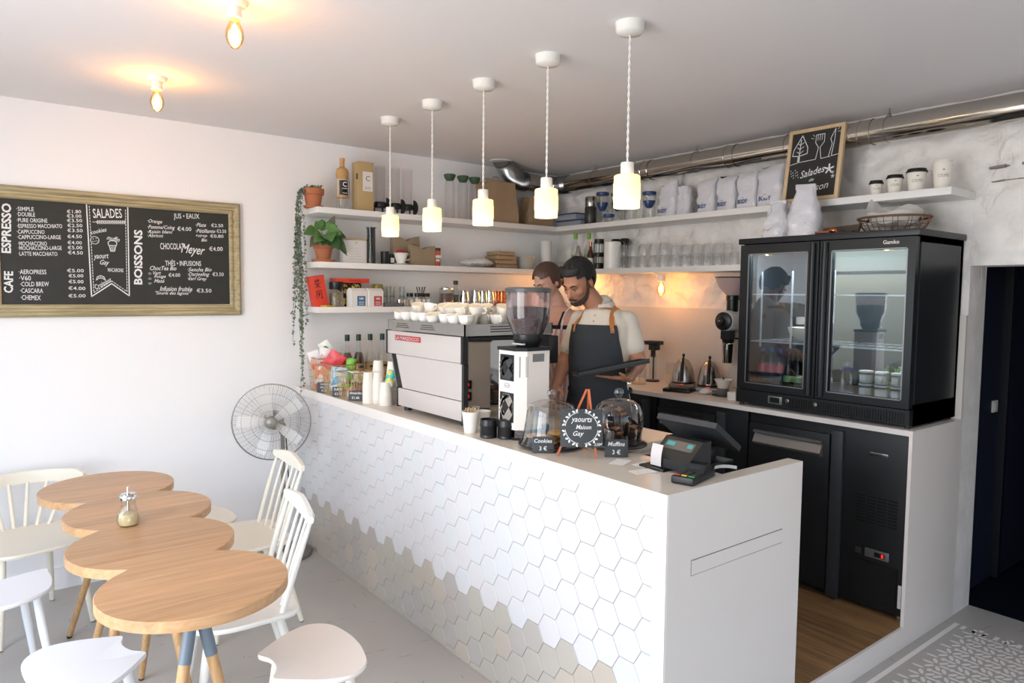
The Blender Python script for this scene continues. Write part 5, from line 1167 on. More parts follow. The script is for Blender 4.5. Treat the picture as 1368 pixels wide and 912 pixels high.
# drinking glasses
dg0 = None; kk = 0
def dglass(x, y, z, lab, h=.085):
    global dg0
    if dg0 is None:
        dg0 = thing('drinking_glass', lab, 'glass', (x, y, z), 0, 'upturned drinking glasses on the shelf'); m = MB(); m.lathe([(.034, 0), (.0335, .02), (.029, h-.004), (.026, h), (0, h-.001)], n=18); put('tumbler', m, g_green, dg0)
        return dg0
    return dup(dg0, (x, y, z), 0, lab)
cols1 = [-.985, -1.085, -1.185, -1.285, -1.375]; cols2 = [-1.475, -1.565, -1.655, -1.745, -1.83]; od = ['first', 'second', 'third', 'fourth', 'fifth']
for gi, cols in enumerate((cols1, cols2)):
    for ci, y in enumerate(cols):
        for row, x in enumerate((-.24, -.15)):
            for lv_ in range(2):
                lab = f"{'top' if lv_ else 'bottom'} glass, {od[ci]} column from left, {'front' if row == 0 else 'back'} row of the {'taller left' if gi == 0 else 'lower right'} block"
                o = dglass(x, y-.004*row, Z2+(.086 if gi == 0 else .062)*lv_, lab)
for i, (y, x) in enumerate(((-1.93, -.22), (-2.0, -.19), (-2.07, -.21))): dglass(x, y, Z2, 'single upturned glass, '+('leftmost', 'middle', 'rightmost')[i]+' of three nearest the black fridge')

# ================================================================ ON TOP OF THE DISPLAY FRIDGE
FT = 2.017
def pouch(label, x, y, w, h, rz, cold):
    t = thing('coffee_bag', label, 'bag', (x, y, FT), rz, 'white coffee bags on the display fridge'); NU_, NV_ = 24, 14; vs = []; fs = []
    for j in range(NV_+1):
        v = j/NV_; s = 1-.42*min(1, max(0, (v-.35)/.5))**1.1+.03*math.sin(v*9+x*20)
        d = (.42*(1-v)**.6+.06)
        for i in range(NU_):
            a = 2*PI*i/NU_; cx_ = math.copysign(abs(math.cos(a))**.6, math.cos(a)); cy_ = math.copysign(abs(math.sin(a))**.7, math.sin(a)); nz = .016*noise.noise(Vector((cx_*2.5+y*7, cy_*2.5+x*3, v*5)))
            vs.append((cx_*w/2*s+nz, cy_*w*d+nz, h*v*(1 if v < .9 else 1)))
    for j in range(NV_):
        for i in range(NU_): k = (i+1) % NU_; fs.append((j*NU_+i, j*NU_+k, (j+1)*NU_+k, (j+1)*NU_+i))
    fs += [tuple(range(NU_-1, -1, -1)), tuple(NV_*NU_+i for i in range(NU_))]
    put('pouch', MB().add(vs, fs), foil, t); put('rolled_top', rbox(MB(), -w*.30, -.014, h*.90, w*.30, .012, h*1.0, .005), foil, t)
    b_ = MB(); add_text(b_, 'cafe', (-w*.22, -w*.40, h*.2), w=w*.26, h=.026, shear=.4); put('script_print', b_, darkg, t, smooth=False)
    b_ = MB(); b_.box(w*.08, -w*.405, h*.24, w*.3, -w*.403, h*.255).box(w*.14, -w*.405, h*.2, w*.26, -w*.403, h*.208); put('colour_print', b_, mat('print'+cold, cold, .6), t, smooth=False); return t
pouch('white rolled-top coffee bag with red print on the fridge, behind the other', -.43, -2.362, .155, .215, RB+.2, '#c0405a'); pouch('taller white rolled-top coffee bag on the fridge, before the small chalkboard', -.45, -2.535, .175, .285, RB+.3, '#7a82b0')
t = thing('leather_tray', 'dark leather tray with copper clasp on top of the fridge', 'tray', (-.475, -2.735, FT), RB)
bl = mat('dark_brown_leather', '#4a3b2c', .6)
put('base', rbox(MB(), -.10, -.045, 0, .10, .045, .01, .003), blackm, t); put('back_edge', MB().add([(-.10, .03, 0), (.10, .03, 0), (.11, .04, .052), (-.10, .04, .042)], [(0, 1, 2, 3)]), bl, t); put('clasp', MB().ball((-.005, -.04, .02), (.022, .012, .014), 12, 8), copper, t); put('strap', MB().box(-.10, -.045, .01, .02, -.028, .018), mat('rust_leather', '#a8553a', .6), t)
put('corner_tab', MB().tube([(.09, .03, .02), (.11, .03, .068)], [.012, .004], 6), bl, t)
t = thing('wire_basket', 'round copper wire basket with white cloth on top of the fridge', 'basket', (-.33, -2.955, FT), RB)
m = MB(); R1, R0_, hB = .172, .125, .078
put('rim', MB().tube([(R1*math.cos(2*PI*k/48), R1*math.sin(2*PI*k/48)*.9, hB) for k in range(48)], .0055, 8, True), copperw, t)
for z, s in ((.002, 0), (.027, .4), (.052, .75)): m.tube([((R0_+(R1-R0_)*s)*math.cos(2*PI*k/40), (R0_+(R1-R0_)*s)*math.sin(2*PI*k/40)*.9, z) for k in range(40)], .0016, 5, True)
for k in range(30):
    a = 2*PI*k/30; m.tube([((R0_+(R1-R0_)*s)*math.cos(a+.12*math.sin(k*3)*s), (R0_+(R1-R0_)*s)*math.sin(a+.12*math.sin(k*3)*s)*.9, z) for z, s in ((.002, 0), (.027, .45), (.052, .8), (hB, 1))], .0015, 5)
for k in range(-4, 5): m.tube([(-.11, .025*k, .003), (.11, .025*k, .003)], .0014, 4)
put('wire_mesh', m, copperw, t, kind='stuff')
cl = MB(); vs = []; fs = []; NN = 40
rings = [(0, .03), (.5, .035), (.85, .05), (1.0, .085), (1.06, .10), (1.0, .075)]
for (s, z) in rings:
    for k in range(NN):
        a = 2*PI*k/NN; up_ = .085*max(0, math.cos(a*1.0-2.9))**6*(z > .08)+.055*max(0, math.cos(a-1.4))**3*(z > .08)+.006*math.sin(5*a); vs.append((.125*s*math.cos(a), .115*s*math.sin(a), z+up_))
for i in range(len(rings)-1):
    for k in range(NN): j = (k+1) % NN; fs.append((i*NN+k, i*NN+j, (i+1)*NN+j, (i+1)*NN+k))
put('cloth', cl.add(vs, fs), MATS['white_cloth'], t)

# ================================================================ INSIDE THE DISPLAY FRIDGE
bb0 = None
blue_lab = mat('red_white_label', '#b84a55', .5); 
k = 0
for i, y in enumerate((-2.29, -2.345, -2.40)):
    for j, x in enumerate((-.42, -.34)):
        lab = ('front' if j == 0 else 'rear')+' plastic water bottle with blue cap, '+('left', 'middle', 'right')[i]+' of three'
        if bb0 is None:
            bb0 = thing('water_bottle', lab, 'bottle', (x, y, 1.178), 0, 'plastic water bottles in the fridge'); put('body', MB().lathe([(.024, 0), (.028, .006), (.026, .05), (.028, .06), (.028, .13), (.022, .165), (.012, .19)], n=18), g_bottleb, bb0)
            put('cap', MB().cyl((0, 0, .19), .013, .018), blue_p, bb0); put('label', MB().lathe([(.0286, .075), (.0286, .12)], n=18, cap=False), blue_lab, bb0)
        else: dup(bb0, (x, y, 1.178), 0, lab)
gb0 = None; glab = mat('green_white_label', '#7fa468', .5)
for i, y in enumerate((-2.455, -2.515, -2.575)):
    for j, x in enumerate((-.42, -.34)):
        lab = ('front' if j == 0 else 'rear')+' green sparkling water bottle, '+('left', 'middle', 'right')[i]+' of three'
        if gb0 is None:
            gb0 = thing('green_bottle', lab, 'bottle', (x, y, 1.178), 0, 'green bottles in the fridge'); put('body', MB().lathe([(.024, 0), (.028, .006), (.028, .08), (.022, .13), (.012, .17), (.011, .195)], n=18), g_bottleg, gb0)
            put('cap', MB().cyl((0, 0, .195), .013, .014), green_cap, gb0); put('label', MB().lathe([(.0286, .03), (.0286, .065)], n=18, cap=False), glab, gb0)
        else: dup(gb0, (x, y, 1.178), 0, lab)
t = thing('mixing_bowl', 'cream mixing bowl on the middle wire shelf of the fridge', 'bowl', (-.33, -2.50, 1.436)); put('bowl', MB().lathe([(.05, 0), (.055, .004), (.095, .05), (.10, .07), (.102, .078), (.095, .07), (.05, .01), (0, .008)], n=32), pcream, t)
yj = None; yl = mat('yoghurt', '#ece6dc', .6)
for i, y in enumerate((-2.90, -2.98, -3.06, -3.12)):
    for lv_ in range(2):
        if i == 3 and lv_: continue
        lab = ('upper' if lv_ else 'lower')+' glass yoghurt pot with white lid, '+('leftmost', 'second from left', 'third from left', 'rightmost')[i]+' pile'
        if yj is None:
            yj = thing('yoghurt_pot', lab, 'yoghurt pot', (-.44, y, 1.178), 0, 'glass yoghurt pots in the fridge'); put('pot', MB().lathe([(.03, 0), (.034, .004), (.035, .05), (.031, .058)], n=20), g_clear, yj); put('yoghurt', MB().cyl((0, 0, .004), .031, .042), yl, yj); put('lid', MB().cyl((0, 0, .058), .034, .009), paper, yj)
            put('label', MB().box(-.0365, -.015, .014, -.0352, .015, .042), paper, yj, smooth=False)
        else: dup(yj, (-.44, y, 1.178+.068*lv_), 0, lab)
t = thing('water_jug', 'clear jug with blue band at the left of the right fridge door', 'jug', (-.42, -2.80, 1.178)); put('jug', MB().lathe([(.038, 0), (.042, .005), (.045, .17), (.043, .175)], n=24), g_clear, t); put('band', MB().lathe([(.0455, .13), (.0458, .145)], n=24, cap=False), blue_p, t)
t = thing('herb_pot', 'small pot of fresh green herbs behind the yoghurt pots', 'herbs', (-.30, -2.97, 1.178)); put('pot', MB().lathe([(.03, 0), (.038, .07), (0, .07)], n=20), mat('yellow_pot', '#c4bf5c', .6), t)
m = MB(); r3 = random.Random(5)
for k in range(70): leaf_at(m, Vector((r3.uniform(-.035, .035), r3.uniform(-.035, .035), .09+r3.uniform(0, .06))), .012, r3)
put('leaves', m, lg, t, smooth=False, kind='stuff')
t = thing('wrapped_pastry', 'plastic-wrapped pastries stacked among the yoghurt pots', 'food', (-.30, -3.07, 1.178)); put('pack', rbox(MB(), -.05, -.05, 0, .05, .05, .14, .012), mat('clear_wrap', '#c9bf9f', .15, bump=.8, bscale=40), t)
# ================================================================ ESPRESSO MACHINE
def W(t, mb):
    l = t.location; mb.v = [(x-l[0], y-l[1], z-l[2]) for x, y, z in mb.v]; return mb
panel = mat('warm_grey_panel', '#cfc8c4', .32, metal=.25); rail_m = mat('rail_steel', '#a9a6a2', .22, metal=1)
t = em = thing('espresso_machine', 'wide steel espresso machine with red nameplate and cups on top, back toward the customers', 'espresso machine', (-2.25, -1.49, H))
ya, yb = -1.115, -1.875
put('chassis', W(t, MB().box(-2.235, yb+.006, 1.10, -1.92, -1.20, 1.48).box(-1.92, yb+.006, 1.34, -1.70, -1.20, 1.48).box(-1.92, -1.70, 1.10, -1.80, -1.20, 1.34)), blackm, t, smooth=False)
put('upper_panel', W(t, rbox(MB(), -2.252, yb+.022, 1.356, -2.225, ya+.012, 1.482, .004)), panel, t)
mp_ = MB(); mp_.add([(-2.246, -1.20, 1.354), (-2.246, yb+.018, 1.354), (-2.246, yb+.018, 1.176), (-2.246, -1.275, 1.176), (-2.23, -1.20, 1.354), (-2.23, yb+.018, 1.354), (-2.23, yb+.018, 1.176), (-2.23, -1.275, 1.176)], [(3, 2, 1, 0), (4, 5, 6, 7), (0, 1, 5, 4), (1, 2, 6, 5), (2, 3, 7, 6), (3, 0, 4, 7)])
put('middle_panel', W(t, mp_), panel, t, smooth=False)
put('lower_panel', W(t, rbox(MB(), -2.253, yb+.015, 1.078, -2.225, -1.235, 1.173, .004)), panel, t)
# black side cheeks
put('side_cheek', W(t, rbox(MB(), -2.256, yb+.001, 1.352, -2.225, yb+.022, 1.486, .003)), black, t); put('side_cheek', W(t, rbox(MB(), -2.256, ya, 1.352, -2.225, ya+.014, 1.486, .003)), black, t)
put('side_cheek', W(t, rbox(MB(), -2.256, -1.235, 1.07, -2.225, -1.223, 1.178, .003)), black, t)
sd = MB(); sd.hexa([(-2.235, -1.232, 1.08), (-1.72, -1.232, 1.08), (-1.72, -1.222, 1.08), (-2.235, -1.222, 1.08)], [(-2.235, -1.13, 1.355), (-1.72, -1.13, 1.355), (-1.72, -1.12, 1.355), (-2.235, -1.12, 1.355)]); put('side_mesh', W(t, sd), greym, t, smooth=False)
put('mirror_side_panel', W(t, MB().prism([(-2.226, yb-.001), (-1.95, yb-.053), (-1.95, yb+.006), (-2.226, yb+.006)], 1.082, 1.465)), mirror, t, smooth=False)
put('side_edge', W(t, MB().box(-2.252, yb-.003, 1.075, -2.226, yb+.016, 1.35)), black, t, smooth=False)
# cup rail
cr_m = MB()
for (x0, y0, x1, y1, sl_) in ((-2.25, yb-.004, -2.244, ya-.005, 0), (-2.25, yb-.004, -1.70, yb+.002, 1), (-2.25, ya-.008, -1.70, ya-.002, 1), (-1.706, yb-.004, -1.70, ya-.005, 0)): cr_m.box(x0, y0, 1.487, x1, y1, 1.543)
put('cup_rail', W(t, cr_m), rail_m, t, smooth=False); sl_m = MB()
for i in range(3):
    for yy in (-1.26, -1.52): sl_m.box(-2.2515, yy-.09+.01*i, 1.503+.010*i, -2.2495, yy+.05-.006*i, 1.5065+.010*i)
for z in (1.504, 1.516, 1.528): sl_m.box(-2.10, yb-.0055, z, -1.86, yb-.0035, z+.0045)
put('rail_slots', W(t, sl_m), black, t, smooth=False); put('cup_tray', W(t, MB().box(-2.244, yb+.002, 1.487, -1.706, ya-.008, 1.530)), rail_m, t, smooth=False)
put('nameplate', W(t, rbox(MB(), -2.2555, -1.475, 1.433, -2.251, -1.205, 1.461, .001)), mat('red_nameplate', '#b5202c', .4), t)
b_ = MB(); add_text(b_, 'LA MARZOCCO', (-2.2562, -1.34, 1.447), w=.25, h=.018, right=(0, -1, 0), bold=.02); put('nameplate_lettering', W(t, b_), panel, t, smooth=False)
put('barista_console', W(t, rbox(MB(), -1.72, yb+.0, 1.33, -1.655, ya-.02, 1.475, .006)), black, t)
put('drip_tray', W(t, rbox(MB(), -1.98, yb+.08, 1.075, -1.70, -1.24, 1.12, .006)), steel, t)
for y in (-1.27, -1.83):
    for x in (-2.21, -1.76): put('foot', W(t, MB().cyl((x, y, H), .022, .03)), black, t)
for i, y in enumerate((-1.26, -1.42)):
    put('group_head', W(t, MB().lathe([(.035, 0), (.04, .02), (.04, .06), (.03, .07)], (-1.68, y, 1.26), 20)), chrome, t); put('portafilter', W(t, MB().tube([(-1.68, y, 1.255), (-1.60, y, 1.25), (-1.57, y, 1.24)], [.014, .012, .016], 10)), black, t)
# cups on the machine
cp0 = None; rc = random.Random(11)
def coffee_cup(x, y, z, rz, lab, tilt=(0, 0), s=1):
    global cp0
    if cp0 is None:
        t = cp0 = thing('coffee_cup', lab, 'cup', (x, y, z), rz, 'coffee cups warming on the espresso machine')
        put('cup', MB().lathe([(.018, .001), (.02, 0), (.023, .003), (.034, .022), (.041, .05), (.0415, .053), (.039, .052), (.032, .025), (.018, .007), (0, .006)], n=28), porcelain, t)
        put('glaze', MB().lathe([(.0386, .0515), (.0315, .0252), (.0175, .0075), (0, .0066)], n=28), pcream, t)
        put('handle', MB().tube([(.036, 0, .045), (.052, 0, .046), (.061, 0, .036), (.055, 0, .022), (.032, 0, .018)], .0036, 8), porcelain, t)
    else: t = dup(cp0, (x, y, z), rz, lab)
    t.rotation_euler = (tilt[0], tilt[1], rz); return t
hd_ = [('front row', -2.205), ('second row', -2.115), ('third row', -2.02), ('back row', -1.92)]
for r, (rn, x) in enumerate(hd_):
    for i in range(8):
        y = -1.165-.0945*i-.02*(r % 2); nm = od[i] if i < 5 else ['sixth', 'seventh', 'last'][i-5]
        if y < -1.845: continue
        coffee_cup(x+rc.uniform(-.006, .006), y, 1.533, rc.uniform(-2.2, -.6) if i > 3 else rc.uniform(-.5, 1.2), f'coffee cup in the {rn} on the machine, {nm} from the left', (rc.uniform(.1, .3), rc.uniform(-.1, .1)) if i % 2 == 0 else (0, 0))
for i, (x, y, tl) in enumerate(((-2.14, -1.21, .25), (-2.13, -1.32, -.2), (-2.09, -1.42, .3), (-2.12, -1.53, .35), (-2.13, -1.64, .3), (-2.12, -1.75, .2), (-2.0, -1.27, .2), (-2.0, -1.40, .3), (-1.98, -1.53, .25), (-2.0, -1.66, .3), (-1.98, -1.78, .3))):
    coffee_cup(x+.03, y, 1.578, rc.uniform(-2.0, -.7), 'coffee cup lying tipped on top of the others, '+(od+['sixth', 'seventh', 'eighth', 'ninth', 'tenth', 'eleventh'])[i]+' of the upper layer', (tl*.9, tl*.5))

# ================================================================ BEAN GRINDER (front counter)
t = gn = thing('coffee_grinder', 'tall white grinder with big clear bean hopper standing beside the espresso machine', 'coffee grinder', (-2.14, -2.20, H))
foot = [(-2.235, -2.133), (-2.05, -2.133), (-2.05, -2.283+.02), (-2.07, -2.283), (-2.195, -2.283), (-2.235, -2.25)]
foot = foot[::-1]
if sum(foot[i-1][0]*foot[i][1]-foot[i][0]*foot[i-1][1] for i in range(6)) < 0: foot = foot[::-1]
put('body', W(t, MB().prism(foot, H+.012, 1.443)), mat('cream_white_enamel', '#efe6df', .3), t, smooth=False)
put('base', W(t, MB().prism([(-2.14+(x+2.14)*1.0, -2.2+(y+2.2)*1.0) for x, y in foot], H, H+.045)), blackm, t, smooth=False)
put('top_plate', W(t, MB().prism([(-2.14+(x+2.14)*1.08, -2.2+(y+2.2)*1.06) for x, y in foot], 1.443, 1.457)), blackm, t, smooth=False)
def knot(z0, z1, lite):
    b = put('emblem_panel', W(t, rbox(MB(), -2.239, -2.242, z0, -2.2345, -2.145, z1, .002)), blackm, t)
    m = MB(); w = .044; h = (z1-z0)/2*.9; cy = -2.1935; cz = (z0+z1)/2
    for s in (1, -1):
        for o_ in (-.020, 0.0, .020):
            stroke(m, [(-w, o_*s), (o_*.9, s*h*.92)], .0125, (-2.2396-.0003*(s > 0), cy, cz), right=(0, -1, 0)); stroke(m, [(w, o_*s), (o_*.9, s*h*.92)], .0125, (-2.2399, cy, cz), right=(0, -1, 0))
    put('emblem', W(t, m), mat('emblem_%d' % lite, '#9a948c' if lite else '#3c3e40', .4), b, smooth=False)
knot(1.31, 1.425, 0); knot(1.128, 1.258, 1)
put('logo_ring', W(t, MB().tube([(-2.236, -2.193+.018*math.cos(2*PI*k/24), 1.288+.010*math.sin(2*PI*k/24)) for k in range(24)], .0012, 5, True)), greym, t)
b_ = MB(); add_text(b_, 'anfim', (-2.2362, -2.193, 1.288), w=.026, h=.008, right=(0, -1, 0)); put('logo_lettering', W(t, b_), greym, t, smooth=False)
vn = MB()
for i in range(13): vn.add([(-2.203+.003, -2.2785, 1.33+.007*i), (-2.19, -2.2835, 1.333+.007*i), (-2.19, -2.2835, 1.336+.007*i), (-2.203+.003, -2.2785, 1.333+.007*i)], [(0, 1, 2, 3)])
vn.v = [(x-.001, y-.0012, z) for x, y, z in vn.v]
for i in range(13): vn.box(-2.222, -2.265, 1.33+.007*i, -2.214, -2.2565, 1.3335+.007*i, None)
put('vent_slots', W(t, vn), blackm, t, smooth=False)
put('rating_plate', W(t, MB().box(-2.165, -2.2845, 1.395, -2.10, -2.2825, 1.43)), greym, t, smooth=False)
for z in (1.14, 1.20): 
    p_ = put('dose_display', W(t, rbox(MB(), -2.20, -2.133, z, -2.15, -2.122, z+.045, .003)), black, t); put('red_digits', W(t, MB().box(-2.19, -2.1225, z+.015, -2.165, -2.121, z+.032)), led_red, p_, smooth=False)
hc_ = (-2.13, -2.205)
put('hopper_neck', W(t, MB().lathe([(.05, 1.455), (.055, 1.47), (.066, 1.485), (.066, 1.512), (.07, 1.515)], (hc_[0], hc_[1], 0), 32)), black, t)
put('hopper_bracket', W(t, MB().box(-2.20, -2.255, 1.468, -2.185, -2.18, 1.475)), chrome, t, smooth=False)
put('hopper', W(t, MB().lathe([(.068, 1.513), (.075, 1.53), (.095, 1.575), (.098, 1.60), (.100, 1.70)], (hc_[0], hc_[1], 0), 40, cap=False)), g_hop, t)
beans = mat('coffee_beans', '#4f3a35', .45, bump=1.0, bscale=160, var=.55, vscale=130)
put('coffee_beans', W(t, MB().lathe([(.066, 1.516), (.073, 1.532), (.092, 1.575), (.094, 1.60), (.095, 1.628), (.06, 1.634), (.0, 1.625)], (hc_[0], hc_[1], 0), 40)), beans, t, kind='stuff')
put('hopper_lid', W(t, MB().lathe([(.098, 1.698), (.104, 1.70), (.104, 1.714), (.09, 1.720), (0, 1.720)], (hc_[0], hc_[1], 0), 40)), mat('grey_lid', '#4e5052', .35), t)
put('dial_knob', W(t, MB().lathe([(.018, 0), (.02, .008), (.014, .014), (0, .014)], M=Matrix.Translation((-2.09, -2.284, 1.10)) @ Matrix.Rotation(PI/2, 4, 'X'))), darkg, t)

# ================================================================ OTHER THINGS ON THE FRONT COUNTER
def cup_plain(name, label, x, y, r, h, m, z=H, cat='paper cup', rim=True):
    t = thing(name, label, cat, (x, y, z)); put('cup', MB().lathe([(r*.72, 0), (r*.72, .003), (r*.97, h-.003), (r, h-.002), (r, h), (r*.95, h), (r*.68, .005), (0, .005)], n=28), m, t); return t
t = cup_plain('stirrer_cup', 'white paper cup filled with wooden stirrers in front of the machine', -2.285, -1.985, .042, .098, cuppaper)
rr = random.Random(4)
for k in range(22):
    a = rr.uniform(0, 6.28); r = rr.uniform(0, .03); put('stirrer', MB().box(r*math.cos(a)-.0025, r*math.sin(a)-.0008, .02, r*math.cos(a)+.0025, r*math.sin(a)+.0008, .11+rr.uniform(-.004, .006), Matrix.Rotation(rr.uniform(-.08, .08), 4, 'Y')), pine, t, smooth=False)
cup_plain('paper_cup', 'upside-down white paper cup behind the stirrer cup', -2.19, -1.945, .04, .085, cuppaper)
def black_pot(lab, x, y, lid):
    t = thing('takeaway_pot', lab, 'pot', (x, y, H), 0, 'black ridged pots by the grinder'); put('pot', MB().lathe([(.034, 0), (.038, .003), (.038, .012), (.037, .014), (.038, .016), (.038, .05), (.040, .054), (.040, .06), (.038, .064), (.038, .082)]+([(.0, .088)] if lid else [(.034, .082), (.033, .02), (0, .02)]), n=32), black, t)
    if lid: put('knob', MB().lathe([(.004, .085), (.004, .096), (0, .097)], n=12), black, t)
black_pot('black ridged pot without lid, left of two by the grinder foot', -2.285, -2.125, False); black_pot('black ridged pot with lid and knob, right of two by the grinder foot', -2.235, -2.21+.02, True)
# syrup bottles by the wall
amber = mat('amber_syrup', '#5e4632', .3); palel = mat('kraft_label', '#b79a6c', .7); pal2 = mat('pale_syrup', '#d8cdb4', .3)
for i, x in enumerate((-2.05, -1.966, -1.878, -1.785)):
    t = thing('syrup_bottle', ('leftmost dark', 'second dark', 'third clear', 'rightmost clear')[i]+' syrup bottle with green cap and tan label behind the baskets', 'bottle', (x, -.15, H), 0, 'green-capped syrup bottles on the counter')
    put('glass_body', MB().lathe([(.034, 0), (.037, .005), (.037, .17), (.030, .205), (.014, .25), (.0135, .31)], n=24), g_clear, t); put('syrup', MB().lathe([(.033, .004), (.0355, .008), (.0355, .17), (.028, .203), (.02, .225), (0, .225)] if i < 2 else [(.033, .004), (.0355, .008), (.0355, .13), (0, .13)], n=24), amber if i < 2 else pal2, t)
    put('cap', MB().lathe([(.0145, .305), (.0165, .307), (.0165, .348), (0, .35)], n=18), green_cap, t); put('label', MB().lathe([(.0378, .03), (.0378, .15)], n=24, cap=False), palel, t)
    b_ = MB(); b_.box(-.02, -.0385, .12, .02, -.0379, .135).box(-.022, -.0385, .07, .022, -.0379, .073).box(-.022, -.0385, .06, .022, -.0379, .062); put('label_print', b_, green_cap if i > 1 else darkg, t, smooth=False)
# wire baskets with snacks
def snack_mat(name, c1, c2, c3, sc=22):
    m = mat(name, c1, .35, bump=.35, bscale=30); n = m.node_tree.nodes; L = m.node_tree.links; v = n.new('ShaderNodeTexVoronoi'); v.inputs['Scale'].default_value = sc; r = n.new('ShaderNodeValToRGB'); r.color_ramp.interpolation = 'CONSTANT'
    r.color_ramp.elements[0].color = lin(c1); r.color_ramp.elements[1].color = lin(c2); r.color_ramp.elements[1].position = .5; e = r.color_ramp.elements.new(.78); e.color = lin(c3)
    tc = n.new('ShaderNodeTexCoord'); L.new(tc.outputs['Object'], v.inputs[0]); s = n.new('ShaderNodeSeparateColor'); L.new(v.outputs['Color'], s.inputs[0]); L.new(s.outputs[0], r.inputs[0]); L.new(r.outputs[0], n['Principled BSDF'].inputs['Base Color']); return m
sn = {'w': snack_mat('white_red_snack_foil', '#ebe6e6', '#e0b4b0', '#d94b45'), 'r': snack_mat('red_snack_foil', '#dc4a52', '#d63c46', '#b9c94a', 12), 'g': snack_mat('green_snack_foil', '#7cc543', '#68b53c', '#d9e9cf'), 'b': snack_mat('blue_snack_foil', '#bfd9e6', '#5ab0d0', '#e8eef0'), 'y': snack_mat('cream_snack_foil', '#ddd3b4', '#cfc39a', '#7d9a58'), 'o': snack_mat('orange_snack_foil', '#ec8a5c', '#ebe3de', '#e0553f'), 'm': snack_mat('white_green_foil', '#e9ebe4', '#5a9a4c', '#e9ebe4', 16)}
def packet(t, k, c, w, h, rot, th=.016):
    m = MB(); n = 7; vs = []; fs = []
    for side in (-1, 1):
        for j in range(n+1):
            for i in range(n+1):
                u, v = i/n*2-1, j/n*2-1; b = (1-u*u)*(1-v**4); vs.append((u*w/2, side*th*b*.8, v*h/2))
    q = (n+1)**2
    for s in (0, 1):
        for j in range(n):
            for i in range(n): a = s*q+j*(n+1)+i; f = (a, a+1, a+n+2, a+n+1); fs.append(f if s == 0 else f[::-1])
    Mx = Matrix.Translation(c) @ Matrix.Rotation(rot[2], 4, 'Z') @ Matrix.Rotation(rot[0], 4, 'X') @ Matrix.Rotation(rot[1], 4, 'Y')
    return put('snack_packet', m.add(vs, fs, Mx), sn[k], None, label=None)
pk_i = [0]
def snack(lab, k, x, y, z, w, h, rot, group):
    o = packet(None, k, (0, 0, 0), w, h, rot); o.location = (x, y, z); o['label'] = lab; o['category'] = 'snack'; o['group'] = group; return o
def wire_basket(label, x0, x1, y0, y1, z1, taper=.012):
    cx_, cy_ = (x0+x1)/2, (y0+y1)/2; t = thing('wire_basket', label, 'basket', (cx_, cy_, H)); a, b = (x1-x0)/2, (y1-y0)/2; h = z1-H; m = MB()
    P = lambda u, s: [(u*(a-taper*(1-s)), -(b-taper*(1-s)), h*s), ]
    def ringp(s): A, B = a-taper*(1-s), b-taper*(1-s); return [(-A, -B, h*s+.002), (A, -B, h*s+.002), (A, B, h*s+.002), (-A, B, h*s+.002)]
    def rect(mb, s, r):
        p = ringp(s)
        for i in range(4): mb.tube([p[i], p[(i+1) % 4]], r, 6)
    put('rim', (lambda r_: (rect(r_, 1, .0032), r_)[1])(MB()), brass, t)
    for s in (.0, .2, .4, .6, .8): rect(m, s, .0011)
    for i in range(11):
        u = -1+.2*i
        for s_ in (-1, 1):
            m.tube([(u*(a-taper), s_*(b-taper), .002), (u*a, s_*b, h)], .0011, 4); m.tube([(s_*(a-taper), u*(b-taper), .002), (s_*a, u*b, h)], .0011, 4)
        m.tube([(u*(a-taper), -(b-taper), .002), (u*(a-taper), b-taper, .002)], .001, 4)
    put('wire_mesh', m, brass, t, kind='stuff'); return t
wire_basket('tall wire basket of red and white snack packets, nearest the wall', -2.345, -2.195, -.36, -.19, 1.262)
wire_basket('wire basket of red, blue and green snack packets, middle of three', -2.345, -2.165, -.58, -.42, 1.238)
wire_basket('low wire basket of small bars, nearest the paper cups', -2.338, -2.15, -.79, -.62, 1.208)
g1, g2, g3 = 'snack packets in the tall basket', 'snack packets in the middle basket', 'bars in the low basket'
F45 = -.65
